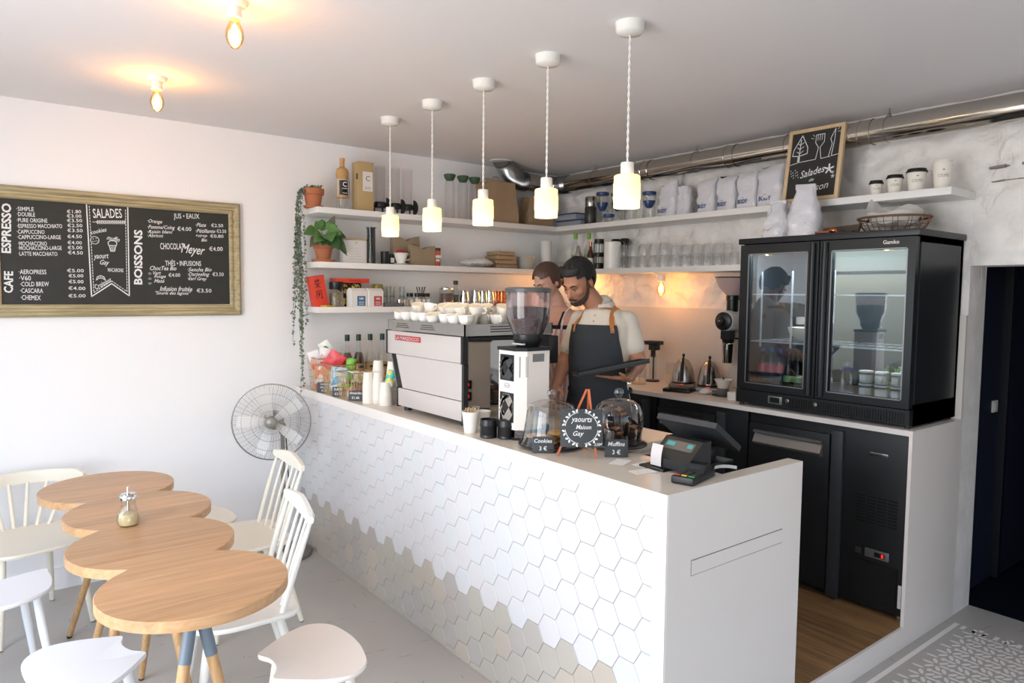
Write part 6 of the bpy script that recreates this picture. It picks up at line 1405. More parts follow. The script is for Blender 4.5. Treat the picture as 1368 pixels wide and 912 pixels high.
for a in [('big white packet with orange print at the left front of the tall basket', 'o', -2.30, -.31, 1.14, .09, .15, (.05, 0, F45), g1), ('white packet with red round print at the front of the tall basket', 'w', -2.25, -.33, 1.15, .09, .16, (-.05, .1, F45), g1),
 ('pink and white packet rising from the left of the tall basket', 'w', -2.32, -.25, 1.25, .075, .12, (.1, -.3, F45), g1), ('white packet with red streak sticking out of the tall basket', 'w', -2.275, -.28, 1.27, .07, .12, (0, .2, F45), g1), ('white and green packet on top of the tall basket', 'm', -2.235, -.25, 1.31, .075, .125, (.2, -.55, F45), g1), ('pale packet lying on top of the tall basket, right side', 'y', -2.20, -.24, 1.285, .13, .05, (.2, .35, F45), g1),
 ('bright red packet with green print leaning out of the middle basket', 'r', -2.285, -.46, 1.255, .105, .13, (.1, .6, F45), g2), ('pale blue packet at the front of the middle basket', 'b', -2.285, -.53, 1.15, .10, .15, (0, .1, F45), g2), ('green packet at the right of the middle basket', 'g', -2.21, -.53, 1.20, .05, .14, (.05, .1, F45), g2), ('second green packet at the right edge of the middle basket', 'g', -2.19, -.50, 1.205, .05, .14, (.1, .25, F45), g2), ('red packet behind the green ones in the middle basket', 'r', -2.20, -.45, 1.25, .07, .05, (.1, .1, F45), g2), ('green packet low in the middle basket', 'g', -2.26, -.555, 1.10, .11, .045, (0, .1, F45), g2),
 ('white wrapped bar at the left of the low basket', 'm', -2.285, -.70, 1.185, .04, .06, (.1, .2, F45), g3), ('yellow wrapped bar in the low basket', 'y', -2.25, -.70, 1.18, .04, .07, (0, 0, F45), g3), ('cream wrapped bar at the right of the low basket', 'y', -2.20, -.68, 1.17, .045, .07, (.1, -.2, F45), g3), ('orange packet at the bottom of the low basket', 'o', -2.29, -.73, 1.09, .05, .05, (0, 0, F45), g3), ('dark bar at the bottom right of the low basket', 'r', -2.21, -.74, 1.09, .05, .04, (0, 0, F45), g3)]: snack(*a)
def tag(label, lines, x, y, w=.085, h=.06, rz=-.68):
    t = thing('price_tag', label, 'price tag', (x, y, H+.001), rz); put('slate', rbox(MB(), -w/2, -.002, 0, w/2, .002, h, .001, Matrix.Rotation(-.15, 4, 'X')), slateg, t)
    for i, s in enumerate(lines):
        b_ = MB(); n = len(lines); hh_ = h/(n+.6)*.62; zz = h*(n-i-.35)/(n+.15)*.97; add_text(b_, s, (0, -.0032, zz), h=hh_ if len(s) > 4 else hh_*1.1, shear=.2 if len(s) > 5 and '€' not in s else 0, bold=.01)
        wmax = max(abs(v[0]) for v in b_.v)
        if wmax > w*.44: b_.v = [(v[0]*w*.44/wmax, v[1], v[2]) for v in b_.v]
        b_.v = [tuple(Matrix.Rotation(-.15, 4, 'X') @ Vector(v)) for v in b_.v]; put('chalk_lettering', b_, chalk, t, smooth=False)
    put('foot', MB().box(-w*.15, 0, 0, w*.15, .025, .004), slateg, t, smooth=False)
tag('small slate price tag before the tall snack basket', ['VEGAN', 'FRUITS', '€3.00'], -2.325, -.40, .09, .065); tag('small slate price tag before the middle snack basket', ['RAW', '€2.00'], -2.325, -.615, .075, .06); tag('small slate price tag before the low basket', ['Amandes', '€1.80'], -2.31, -.825, .085, .062)
# stacked paper cups
def cup_stack(label, x, y, r, n, dz, z=H):
    t = thing('cup_stack', label, 'paper cups', (x, y, z), 0, 'stacked white paper cups')
    for k in range(n): put('paper_cup', MB().lathe([(r*.99, k*dz), (r, k*dz+.003), (r*.955, k*dz+.006), (r*.93, k*dz+dz)], n=24, cap=False), cuppaper, t)
    put('top_cup', MB().lathe([(r*.93, n*dz), (r*.74, n*dz+.07), (0, n*dz+.07)], n=24), cuppaper, t)
for lab, x, y, r, n in (('short stack of upturned paper cups at the front left of the group', -2.28, -.93, .034, 7), ('front stack of upturned paper cups, second from left', -2.235, -.965, .034, 7), ('tall back stack of upturned paper cups, left', -2.20, -.90, .037, 11), ('tall back stack of upturned paper cups, right, against the machine', -2.155, -1.0, .042, 11), ('lowest stack of upturned paper cups, tucked beside the machine corner', -2.235, -1.06, .04, 4)): cup_stack(lab, x, y, r, n, .0155)
o = snack('teal and yellow packet leaning against the paper cups', 'g', -2.22, -1.085, 1.205, .05, .10, (.1, .35, -.6), 'loose packets'); o.data.materials[0] = snack_mat('teal_yellow_foil', '#4dbfb0', '#e6cf4a', '#e9ece0', 40)

# ---- cake domes
def dome(name, label, x, y, pr_, plate_r, glass_prof, zk):
    t = thing(name, label, 'cake dome', (x, y, H)); put('plate', MB().lathe([(plate_r*.6, 0), (plate_r*.7, .004), (plate_r, .012), (plate_r, .016), (plate_r*.95, .014), (0, .011)], n=48), blackm, t)
    gd_ = put('glass_cover', MB().lathe(glass_prof, n=48, cap=False), g_dome, t); put('knob', MB().lathe([(.008, zk-.026), (.007, zk-.02), (.014, zk-.012), (.021, zk), (.019, zk+.013), (.010, zk+.020), (0, zk+.0215)], n=24), glass('knob_'+name, '#dfe3e4', 1.0, .02), gd_); return t
t = dome('cookie_dome', 'flared clear glass dome over cookies on a dark plate, left of the easel', -2.18, -2.428, None, .138, [(.134, .016), (.126, .03), (.115, .07), (.107, .12), (.103, .155), (.092, .178), (.06, .190), (.012, .196), (.006, .20)], .222)
put('cake_board', MB().cyl((0, 0, .013), .10, .004), darkg, t)
cookie_m = mat('cookie', '#c89a5a', .85, bump=.8, bscale=70, var=.3, vscale=40)
rr = random.Random(9); k = 0
for (x, y, z, tl) in ((-.04, -.03, .02, 0), (.045, -.04, .02, 0), (.0, .05, .02, 0), (-.035, -.02, .037, .1), (.05, -.03, .037, -.08), (.01, -.035, .055, .05), (.055, .03, .037, .05), (-.05, .04, .037, 0)):
    put('cookie', MB().lathe([(.03, 0), (.038, .004), (.036, .011), (.02, .015), (0, .015)], n=20, M=Matrix.Rotation(tl, 4, 'X')), cookie_m, loc=(-2.18+x, -2.428+y, H+z), label='golden cookie under the left dome, '+('front left bottom', 'front right bottom', 'rear bottom', 'second layer left', 'second layer right', 'topmost', 'second layer rear right', 'second layer rear left')[k], cat='cookie', group='cookies under the left dome'); k += 1
t = dome('muffin_dome', 'round clear glass dome over dark muffins, right of the easel', -1.955, -2.60, None, .12, [(.098, .016), (.100, .05), (.1045, .11), (.102, .145), (.09, .175), (.065, .195), (.03, .205), (.006, .207)], .228)
t2 = MB(); t2.tube([(.12*math.cos(a), .12*math.sin(a), .018) for a in [2*PI*k/40 for k in range(40)]], .004, 6, True); put('plate_rim', t2, g_clear, t)
muf = mat('muffin_crust', '#a06a42', .85, bump=.9, bscale=60, var=.35, vscale=30); pap = mat('dark_muffin_paper', '#3a2722', .7)
k = 0
for (x, y, z) in ((-.05, -.035, .016), (.04, -.05, .016), (.05, .035, .016), (-.04, .045, .016), (.0, -.005, .085)):
    t = thing('muffin', 'chocolate muffin in dark paper under the right dome, '+('front left', 'front right', 'rear right', 'rear left', 'upper middle')[k], 'muffin', (-1.955+x, -2.60+y, H+z), 0, 'muffins under the right dome'); k += 1
    m = MB(); N = 24; vs = []; fs = []
    for (r, zz) in ((.022, 0), (.030, .05), (.036, .07)):
        for q_ in range(N): a = 2*PI*q_/N; rr_ = r*(1+.04*(1 if q_ % 2 else -1))+(.006*math.cos(2*a) if zz > .06 else 0); vs.append((rr_*math.cos(a), rr_*math.sin(a), zz+(.012*abs(math.cos(2*a)) if zz > .06 else 0)))
    for i in range(2):
        for q_ in range(N): j = (q_+1) % N; fs.append((i*N+q_, i*N+j, (i+1)*N+j, (i+1)*N+q_))
    put('paper_case', m.add(vs, fs), pap, t, smooth=False); put('crust', MB().lathe([(.027, .045), (.033, .060), (.026, .075), (0, .082)], n=20), muf, t)
# ---- easel with the yoghurt chalkboard
t = thing('table_easel', 'small orange wooden easel holding a slate sign between the cake domes', 'easel', (-2.19, -2.625, H))
ap = Vector((.03, 0, .262)); lf = []
fl, frr, bk = Vector((-.08, .055, 0)), Vector((.015, -.07, 0)), Vector((.09, .07, 0))
for p in (fl, frr, bk):
    d_ = (p-ap); s = Vector((0, .006 if p is fl else -.006, 0)); m = MB(); m.tube([ap+s, p], .0058, 4); put('leg', m, orange, t, smooth=False)
put('ledge', MB().tube([tuple(ap+(fl-ap)*.80), tuple(ap+(frr-ap)*.80)], .005, 4), orange, t, smooth=False)
ts = thing('slate_sign', 'slate sign with leafy wreath advertising house yoghurts on the orange easel', 'sign', (-2.234, -2.672, H+.046)); ang_ = -.70; ts.rotation_euler = (math.radians(-14), 0, ang_)
w, h = .165, .148
put('slate', rbox(MB(), -w/2, -.003, 0, w/2, .003, h, .001), slateg, ts)
b_ = MB(); cc = (0, -.0034, h/2)
for k in range(20):
    a = 2*PI*k/20+.15
    if k in (4, 5, 14, 15): 
        continue
for sgn in (-1, 1):
    for q_ in (-1, 1):
        arc_ = [(sgn*.064*math.cos(a*q_), .062*math.sin(a*q_)) for a in [.12+1.25*j/8 for j in range(9)]]; stroke(b_, arc_, .0022, cc)
        for j in (1, 4, 7):
            x, y = arc_[j]
            for dd in (-.75, .75):
                a = math.atan2(y, x)+dd; ex, ey = x+.010*math.cos(a), y+.010*math.sin(a); n8 = [(ex+.0065*math.cos(b)*math.cos(a)-.0038*math.sin(b)*math.sin(a), ey+.0065*math.cos(b)*math.sin(a)+.0038*math.sin(b)*math.cos(a)) for b in [2*PI*i/10 for i in range(10)]]
                b_.add([(p[0], -.0036, h/2+p[1]) for p in n8], [tuple(range(10))])
put('chalk_wreath', b_, chalk, ts, smooth=False)
for s, x, z, w_, h_ in (('yaourts', .0, .103, .082, .025), ('Maison', .008, .078, .06, .017), ('Gay', -.012, .05, .042, .024), ('2.50€', .065, .012, .032, .011)):
    b_ = MB(); add_text(b_, s, (x, -.0038, z), w=w_, h=h_, shear=.3, bold=.006); put('chalk_lettering', b_, chalk, ts, smooth=False)
tag('slate price tag before the cookie dome', ['Cookies', '3 €'], -2.294, -2.512, .085, .066); tag('slate price tag before the muffin dome', ['Muffins', '3 €'], -2.105, -2.735, .092, .07)
for i, (x, y, rz) in enumerate(((-2.15, -2.80, .4), (-2.10, -2.88, .1), (-2.19, -2.95, -.2))): put('leaflet', MB().box(-.045, -.03, 0, .045, .03, .0008), paper, None, smooth=False, label='pale leaflet lying on the worktop, '+('nearest the easel', 'middle of three', 'nearest the card terminal')[i], cat='leaflet', group='leaflets on the worktop', loc=(x, y, H+.0008), rz=rz)
put('placemat', MB().box(-.06, -.05, 0, .06, .05, .003), mat('grey_mat', '#807f80', .5), None, smooth=False, label='grey mat between muffin dome and receipt printer', cat='mat', loc=(-1.90, -2.77, H+.0005), rz=.3)

# ---- till: screen, printer with customer display, card terminal
t = thing('till_screen', 'black touch-screen till seen from behind, tilted, at the end of the counter', 'till', (-1.91, -2.965, H))
TL, TR, BR, BL = Vector((-2.0, -2.845, 1.215)), Vector((-2.0, -3.118, 1.215)), Vector((-1.80, -3.085, 1.10)), Vector((-1.80, -2.80, 1.10))
nrm = (TR-TL).cross(BL-TL).normalized(); nrm = nrm if nrm.z > 0 else -nrm; th = nrm*.022
m = MB(); m.add([TL, TR, BR, BL, TL+th, TR+th, BR+th, BL+th], [(0, 1, 2, 3), (7, 6, 5, 4), (0, 4, 5, 1), (1, 5, 6, 2), (2, 6, 7, 3), (3, 7, 4, 0)]); put('screen_housing', W(t, m), darkg, t, smooth=False)
m = MB(); e = .012; m.add([TL.lerp(BR, .05)+th*1.02, TR.lerp(BL, .05)+th*1.02, BR.lerp(TL, .05)+th*1.02, BL.lerp(TR, .05)+th*1.02], [(3, 2, 1, 0)]); put('screen', W(t, m), black, t, smooth=False)
put('stand', W(t, rbox(MB(), -1.95, -3.02, H+.012, -1.85, -2.88, 1.12, .008)), black, t); put('base', W(t, rbox(MB(), -1.975, -3.06, H+.0, -1.80, -2.84, H+.014, .004)), black, t)
put('hinge', W(t, MB().tube([(-1.93, -2.99, 1.13), (-1.93, -2.91, 1.13)], .016, 10)), darkg, t)
t = thing('receipt_printer', 'black receipt printer with cyan customer display and white slip', 'printer', (-2.06, -3.0, H))
fp = [(-2.115, H+.012), (-1.99, H+.012), (-1.99, 1.165), (-2.035, 1.165), (-2.115, 1.098)]   # x, z profile
m = MB(); ya_, yb_ = -2.925, -3.095; n_ = len(fp); m.add([(x, ya_, z) for x, z in fp]+[(x, yb_, z) for x, z in fp], [tuple(range(n_)), tuple(range(2*n_-1, n_-1, -1))]+[(i, n_+i, n_+(i+1) % n_, (i+1) % n_) for i in range(n_)])
put('housing', W(t, m), blackm, t, smooth=False)
put('base_plate', W(t, rbox(MB(), -2.14, -3.0, H, -2.0, -2.885, H+.01, .002)), black, t)
def on_slope(y0, y1, s0, s1, off):
    a, b = Vector((-2.115, 0, 1.098)), Vector((-2.035, 0, 1.165)); d_ = b-a; nn = Vector((-d_.z, 0, d_.x)).normalized()*off
    q = lambda s, y: a+d_*s+nn+Vector((0, y, 0)); return MB().add([q(s0, y0), q(s0, y1), q(s1, y1), q(s1, y0)], [(0, 1, 2, 3)])
put('display_window', W(t, on_slope(-2.945, -3.075, .45, .85, .001)), mat('grey_display', '#4a4648', .3), t, smooth=False)
put('cyan_digits', W(t, on_slope(-2.952, -2.988, .6, .78, .002)), led_cy, t, smooth=False); put('cyan_digits', W(t, on_slope(-3.045, -3.068, .6, .78, .002)), led_cy, t, smooth=False)
m = MB(); m.grid(lambda u, v: (-2.122-.010*math.sin(v*2.2)+.02*v, -2.925-.05*u, H+.014+.078*v), 4, 8); put('paper_slip', W(t, m), mat('till_slip', '#cfc8ca', .7), t)
b_ = MB()
for k in range(5): b_.box(-2.134+.003*k, -2.965, H+.03+.008*k, -2.1335+.003*k, -2.935, H+.0315+.008*k)
t = thing('card_terminal', 'black card payment terminal with coloured keys at the counter corner', 'card terminal', (-2.125, -3.125, H), math.radians(-76))
m = MB(); m.hexa([(-.04, -.095, 0), (.04, -.095, 0), (.042, .095, 0), (-.042, .095, 0)], [(-.04, -.09, .026), (.04, -.09, .026), (.042, .095, .030), (-.042, .095, .030)]); mm = rbox(MB(), -.041, -.098, .0, .041, .095, .028, .008); put('body', mm, blackm, t)
m = MB(); m.hexa([(-.036, .0, .028), (.036, .0, .028), (.036, .09, .028), (-.036, .09, .028)], [(-.032, .02, .05), (.032, .02, .05), (.030, .055, .052), (-.030, .055, .052)]); put('screen_hump', m, blackm, t, smooth=False)
put('screen', MB().add([(-.026, .004, .0345), (.026, .004, .0345), (.026, .017, .0487), (-.026, .017, .0487)], [(0, 1, 2, 3)]), mat('dim_screen', '#20262a', .15), t, smooth=False)
for i, (x, c) in enumerate(((-.026, '#d03a30'), (0, '#d9b52f'), (.026, '#2f9a4a'))): put('key', MB().box(x-.010, -.082, .027, x+.010, -.072, .0305), mat('key%d' % i, c, .5), t, smooth=False)
for r in range(4):
    for c_ in range(3): put('key', MB().box(-.026+.026*c_-.009, -.062+.014*r, .027, -.026+.026*c_+.009, -.053+.014*r, .0305), darkg, t, smooth=False)
put('card_slot', MB().box(-.03, -.0985, .010, .03, -.0975, .014), black, t, smooth=False)
t = thing('paper_coil', 'short coil of white paper beside the till base', 'paper', (-1.93, -3.10, H)); put('strip', MB().grid(lambda u, v: (.05*math.cos(2.2*u), .05*math.sin(2.2*u)-.03, .001+.012*v), 12, 1), paper, t)

# ================================================================ ON THE BACK COUNTER
HB = 1.058
k0 = None
for i, (x, y) in enumerate(((-.17, -1.51), (-.16, -1.722))):
    lab = 'steel electric kettle with black handle, '+('left one', 'right one')[i]
    if k0 is None:
        t = k0 = thing('electric_kettle', lab, 'kettle', (x, y, HB), -1.0, 'steel kettles on the back counter')
        put('power_base', rbox(MB(), -.085, -.13, 0, .085, .085, .026, .008), greym, t); put('body', MB().lathe([(.078, .034), (.078, .045), (.072, .10), (.058, .15), (.035, .185), (.012, .195), (0, .196)], n=36), steel, t)
        put('foot_ring', MB().lathe([(.079, .024), (.08, .03), (.079, .036)], n=36), black, t); put('handle', MB().tube([(0, -.02, .195), (0, -.060, .16), (0, -.082, .10), (0, -.084, .045)], [.010, .012, .013, .012], 10), black, t)
        put('lid_knob', MB().lathe([(.006, .195), (.006, .205), (.011, .215), (.006, .228), (0, .23)], n=16), black, t); put('red_display', MB().box(-.012, -.122, .026, .012, -.112, .028), led_red, t, smooth=False)
        put('spout', MB().tube([(.0, .07, .06), (.0, .10, .09), (.0, .11, .14), (.0, .125, .155)], [.009, .007, .006, .005], 10), steel, t)
    else: dup(k0, (x, y, HB), -1.0, lab)
t = thing('coffee_scale', 'flat black coffee scale in front of the kettles', 'scale', (-.40, -1.665, HB), .35); put('body', rbox(MB(), -.07, -.09, 0, .07, .09, .022, .004), black, t); put('platform', rbox(MB(), -.065, -.085, .024, .065, .05, .034, .003), darkg, t)
t = thing('ceramic_dripper', 'white ribbed ceramic dripper on a grey server beside the fridge', 'dripper', (-.33, -1.955, HB)); put('server', MB().lathe([(.034, 0), (.036, .004), (.036, .045), (.03, .05)], n=24), mat('grey_server', '#6c6a68', .3), t)
put('cone', MB().lathe([(.03, .048), (.034, .052), (.046, .085), (.056, .10), (.058, .104), (.052, .10), (.03, .06), (0, .055)], n=30), porcelain, t); put('tray', MB().lathe([(.05, 0), (.07, .004), (.07, .008), (0, .006)], n=30), black, t); put('knob', MB().ball((0, 0, .11), .006, 10, 6), black, t)
t = thing('dish_cloth', 'crumpled white cloth between scale and dripper', 'cloth', (-.36, -1.845, HB)); m = MB(); m.ball((0, 0, .016), (.05, .035, .016), 20, 10); m.v = [(x, y, max(0, z+.008*noise.noise(Vector((x*60, y*60, 0))))) for x, y, z in m.v]; put('cloth', m, paper, t)
put('adapter_box', rbox(MB(), -.03, -.03, 0, .03, .03, .05, .004), paper, None, label='small white adapter box against the foot of the display fridge', cat='box', loc=(-.42, -2.10, HB))
t = thing('filter_grinder', 'white shop grinder with pink-tinted round hopper and steel cup beside the black fridge', 'coffee grinder', (-.16, -1.915, HB))
wh = mat('white_grinder_body', '#d9d4cf', .35)
put('base', rbox(MB(), -.09, -.06, 0, .12, .06, .03, .008), wh, t); put('column', rbox(MB(), .02, -.045, .03, .11, .045, .42, .01), wh, t)
put('barrel', MB().lathe([(.062, 0), (.068, .01), (.070, .16), (.06, .18)], n=32, M=Matrix.Translation((-.12, 0, .47)) @ Matrix.Rotation(PI/2, 4, 'Y')), wh, t)
d_ = Vector((-.86, -.5, 0)); Mdial = Matrix.Translation((-.12, .0, .47)) @ Matrix.Rotation(-PI/2, 4, 'Y')
put('dial', MB().lathe([(.055, 0), (.058, .004), (.058, .02), (.048, .026), (.026, .03), (.024, .045), (.018, .05), (0, .05)], n=32, M=Mdial), black, t); put('dial_cap', MB().lathe([(.010, .05), (.008, .056), (0, .057)], n=16, M=Mdial), chrome, t)
put('hopper_neck', MB().lathe([(.035, .53), (.038, .545), (.038, .60), (.042, .605), (.042, .635)], (-.04, 0, 0), 28), black, t)
put('hopper', MB().lathe([(.035, .632), (.05, .645), (.085, .685), (.105, .725), (.112, .748)], (-.04, 0, 0), 36, cap=False), glass('pink_hopper', '#e3cfd0', .8, .08, dens=.45), t)
put('hopper_rim', MB().lathe([(.112, .745), (.116, .748), (.116, .754), (.0, .757)], (-.04, 0, 0), 36), darkg, t)
put('spout', MB().lathe([(.034, .33), (.04, .345), (.045, .40), (.05, .41)][::1], (-.075, 0, 0), 20), black, t); put('spout_bracket', MB().box(-.13, -.05, .355, -.10, .02, .405).tube([(-.05, -.03, .36), (.02, -.06, .355), (.06, -.05, .33)], .006, 6), black, t)
put('catch_cup', MB().lathe([(.03, .20), (.033, .203), (.042, .325), (.04, .325), (.03, .21), (0, .208)], (-.075, 0, 0), 28), chrome, t)
t = thing('brewer_stand', 'black and clear brewing stand left of the kettles', 'coffee maker', (-.13, -1.20, HB)); put('top', rbox(MB(), -.05, -.055, .27, .05, .055, .298, .004), black, t); put('clamp', rbox(MB(), -.03, -.04, .23, .03, .02, .27, .004), black, t); put('neck', MB().cyl((0, -.0, .18), .018, .05), black, t); put('tube', MB().lathe([(.028, .02), (.028, .2)], n=24, cap=False), g_clear, t); put('base', MB().cyl((0, 0, 0), .05, .012), black, t); put('post', MB().tube([(.04, .03, 0), (.04, .03, .28)], .006, 8), black, t)
for i, (x, y, r, h) in enumerate(((-.27, -1.12, .03, .09), (-.25, -1.21, .028, .1), (-.30, -1.03, .028, .07))):
    t = thing('beaker', 'clear glass beaker in front of the brewing stand, '+('middle', 'right', 'left')[i], 'beaker', (x, y, HB), 0, 'clear beakers on the back counter'); put('glass', MB().lathe([(r*.9, 0), (r, .003), (r*1.02, h)], n=22), g_clear, t)
for i, (x, y) in enumerate(((-.33, -1.25), (-.38, -1.10))): put('coaster', MB().lathe([(.05, 0), (.052, .003), (.05, .007), (0, .007)], n=28), pine, None, label='round wooden coaster, '+('right one near the kettles', 'left one by the man')[i], cat='coaster', group='wooden coasters', loc=(x, y, HB))
t = thing('wine_glass', 'thin clear glass left of the first kettle', 'glass', (-.10, -1.34, HB)); put('bowl', MB().lathe([(.03, 0), (.03, .003), (.004, .006), (.004, .05), (.03, .08), (.034, .12), (.03, .15)], n=24, cap=False), g_clear, t)
t = thing('black_cable', 'black plug and cable on the splashback between the kettles', 'cable', (-.03, -1.62, HB)); put('plug', MB().tube([(0, 0, .16), (0, 0, .12)], [.018, .014], 12), black, t); put('cord', MB().tube([(0, 0, .12), (-.01, .01, .07), (0, -.01, .02), (-.03, -.02, .005)], .004, 6), black, t)
put('small_box_by_jugs', MB().box(0, 0, 0, .01, .01, .01), black) if False else None
# ================================================================ PEOPLE
CAMROT = math.radians(-37.79)
def cap(mb, a, b, ra, rb, n=18):
    """tapered capsule"""
    a, b = Vector(a), Vector(b); d = b-a; L_ = d.length; M = Matrix.Translation(a) @ d.to_track_quat('Z', 'Y').to_matrix().to_4x4(); pr = []
    for i in range(6): t = -PI/2+PI/2*i/6; pr.append((max(ra*math.cos(t), 0), ra*math.sin(t)))
    pr += [(ra, 0), (rb, L_)]
    for i in range(1, 7): t = PI/2*i/6; pr.append((max(rb*math.cos(t), 0), L_+rb*math.sin(t)))
    return mb.lathe(pr, n=n, M=M)
def chain(mb, pts, rs):
    for i in range(len(pts)-1): cap(mb, pts[i], pts[i+1], rs[i], rs[i+1])
    return mb
def melt(name, mb, m, parent, voxel=.006, smooth=8, fac=.5):
    """fuse overlapping volumes into one continuous skin"""
    me = mb.mesh(name, m, False); o = bpy.data.objects.new(name, me); C.objects.link(o)
    r = o.modifiers.new('r', 'REMESH'); r.mode = 'VOXEL'; r.voxel_size = voxel; r.use_smooth_shade = True
    s = o.modifiers.new('s', 'SMOOTH'); s.iterations = smooth; s.factor = fac
    dg = bpy.context.evaluated_depsgraph_get(); ne = bpy.data.meshes.new_from_object(o.evaluated_get(dg)); o.modifiers.clear(); o.data = ne; ne.name = name
    ne.materials.clear(); ne.materials.append(m); ne.polygons.foreach_set('use_smooth', [True]*len(ne.polygons)); bpy.data.meshes.remove(me); o.parent = parent; return o
skin = mat('tanned_skin', '#b07c62', .5, sss=.15, bump=.03, bscale=200); skinw = mat('fair_skin', '#cf9f8c', .5, sss=.15, bump=.03, bscale=200)
hairb = mat('black_hair', '#110f0e', .62, bump=.5, bscale=90, stretch=(1, 1, .2)); beardm = mat('dark_beard', '#43322a', .75, bump=.8, bscale=260, var=.3, vscale=120); hairw = mat('brown_hair', '#4a3226', .45, bump=.4, bscale=90, stretch=(1, 1, .2))
shirt_m = mat('ecru_shirt', '#d3cbbf', .8, bump=.25, bscale=26); apron_m = mat('charcoal_denim_apron', '#2f343b', .85, bump=.25, bscale=30); trous = mat('black_trousers', '#15161a', .85)
eyew = mat('eye_white', '#b9aaa2', .3); eyed = mat('dark_iris', '#241811', .2); lipm = mat('lips', '#9a5f52', .5); browm = mat('eyebrow', '#221a16', .8)
def head_vol(mb, M, s=1.0, female=False):
    E_ = lambda c, r: mb.ball((0, 0, 0), 1, 20, 14, M @ Matrix.Translation(Vector(c)*s) @ Matrix.Diagonal((r[0]*s, r[1]*s, r[2]*s, 1)))
    E_((0, .012, .025), (.074, .094, .095)); E_((0, -.022, -.02), (.062, .068, .085)); E_((0, -.035, -.066), (.044 if not female else .038, .048, .045)); E_((0, -.068, -.088), (.022, .022, .020))
    E_((-.036, -.055, -.022), (.026, .028, .026)); E_((.036, -.055, -.022), (.026, .028, .026)); E_((0, -.074, .022), (.05, .020, .013)); E_((0, -.078, -.055), (.026, .020, .017))
    for a, b, ra, rb in (((0, -.082, .012), (0, -.108, -.026), .0085, .0125), ((-.009, -.094, -.032), (.009, -.094, -.032), .009, .009)): cap(mb, M @ (Vector(a)*s), M @ (Vector(b)*s), ra*s, rb*s)
    for sx in (-1, 1):
        mb.ball((0, 0, 0), 1, 14, 10, M @ Matrix.Translation((sx*.076*s, .012*s, -.010*s)) @ Matrix.Rotation(sx*.35, 4, 'Z') @ Matrix.Diagonal((.010*s, .020*s, .032*s, 1)))
def face_parts(parent, M, s, hair, lips=lipm):
    for sx in (-1, 1):
        put('eye', MB().ball((0, 0, 0), 1, 14, 10, M @ Matrix.Translation((sx*.031*s, -.0760*s, .001*s)) @ Matrix.Diagonal((.0125*s, .0085*s, .0030*s, 1))), eyew, parent)
        put('iris', MB().ball((0, 0, 0), 1, 10, 8, M @ Matrix.Translation((sx*.031*s, -.0825*s, -.0005*s)) @ Matrix.Diagonal((.0060*s, .0035*s, .0042*s, 1))), eyed, parent)
        put('upper_eyelash', MB().tube([M @ Vector((sx*(.017+.007*k)*s, (-.0865+.0022*k*(k > 1))*s, (.005+.0025*math.sin(PI*k/4))*s)) for k in range(5)], .0016*s, 5), hair, parent)
        put('eyebrow', MB().tube([M @ Vector((sx*(.012+.009*k)*s, (-.092+.0032*k)*s, (.022+.005*math.sin(PI*k/4.5))*s)) for k in range(5)], [.0028*s, .0042*s, .0042*s, .0034*s, .0015*s], 6), browm, parent)
    m = MB(); m.tube([M @ Vector((x*s, (-.0985+abs(x)*.32)*s, (-.060+(.002 if abs(x) < .004 else .0035 if abs(x) < .012 else 0))*s)) for x in (-.022, -.012, -.005, 0, .005, .012, .022)], [.001*s, .004*s, .005*s, .0042*s, .005*s, .004*s, .001*s], 8)
    m.tube([M @ Vector((x*s, (-.0965+abs(x)*.30)*s, -.068*s)) for x in (-.019, -.008, 0, .008, .019)], [.001*s, .005*s, .006*s, .005*s, .001*s], 8); put('lips', m, lips, parent)
def hair_cap(name, parent, M, s, m, fn, mat_, off=.008, n=44, k=30, extra=None):
    """a skull-fitting shell kept where fn(direction) is true, with real thickness"""
    mb = MB(); vs = {}; idx = {}
    def P(i, j, o):
        th = PI*j/k; ph = 2*PI*i/n; d = Vector((math.sin(th)*math.sin(ph), -math.sin(th)*math.cos(ph), math.cos(th)))
        r = Vector((.0755+o, .0955+o, .0965+o)); return Vector((0, .012, .025))+Vector((d.x*r.x, d.y*r.y, d.z*r.z)), d
    fs = []; vv = []
    def vid(i, j, o):
        key = (i % n, j, o)
        if key not in idx: idx[key] = len(vv); p, d = P(i % n, j, o*off if not callable(off) else o); vv.append(M @ (p*s))
        return idx[key]
    keep = {}
    for j in range(k):
        for i in range(n):
            p, d = P(i+.5, j+.5, 0); keep[(i, j)] = fn(d, p)
    for (i, j), kk_ in keep.items():
        if not kk_: continue
        fs.append((vid(i, j, 1), vid(i+1, j, 1), vid(i+1, j+1, 1), vid(i, j+1, 1)))
        fs.append((vid(i, j, -.6), vid(i, j+1, -.6), vid(i+1, j+1, -.6), vid(i+1, j, -.6)))
        for (di, dj, a, b) in ((-1, 0, (i, j+1), (i, j)), (1, 0, (i+1, j), (i+1, j+1)), (0, -1, (i, j), (i+1, j)), (0, 1, (i+1, j+1), (i, j+1))):
            if not keep.get(((i+di) % n, j+dj), False): fs.append((vid(a[0], a[1], 1), vid(a[0], a[1], -.6), vid(b[0], b[1], -.6), vid(b[0], b[1], 1)))
    mb.add(vv, fs)
    if extra: extra(mb)
    return put(name, mb, mat_, parent)
def torso_fn(sec):
    """sections: (z, half width, half depth, cx, cy); returns interpolated section"""
    def f(z):
        for a, b in zip(sec, sec[1:]):
            if a[0] <= z <= b[0]:
                t = (z-a[0])/(b[0]-a[0]); t = t*t*(3-2*t); return [a[i]+(b[i]-a[i])*t for i in range(5)]
        return list(sec[0] if z < sec[0][0] else sec[-1])
    return f
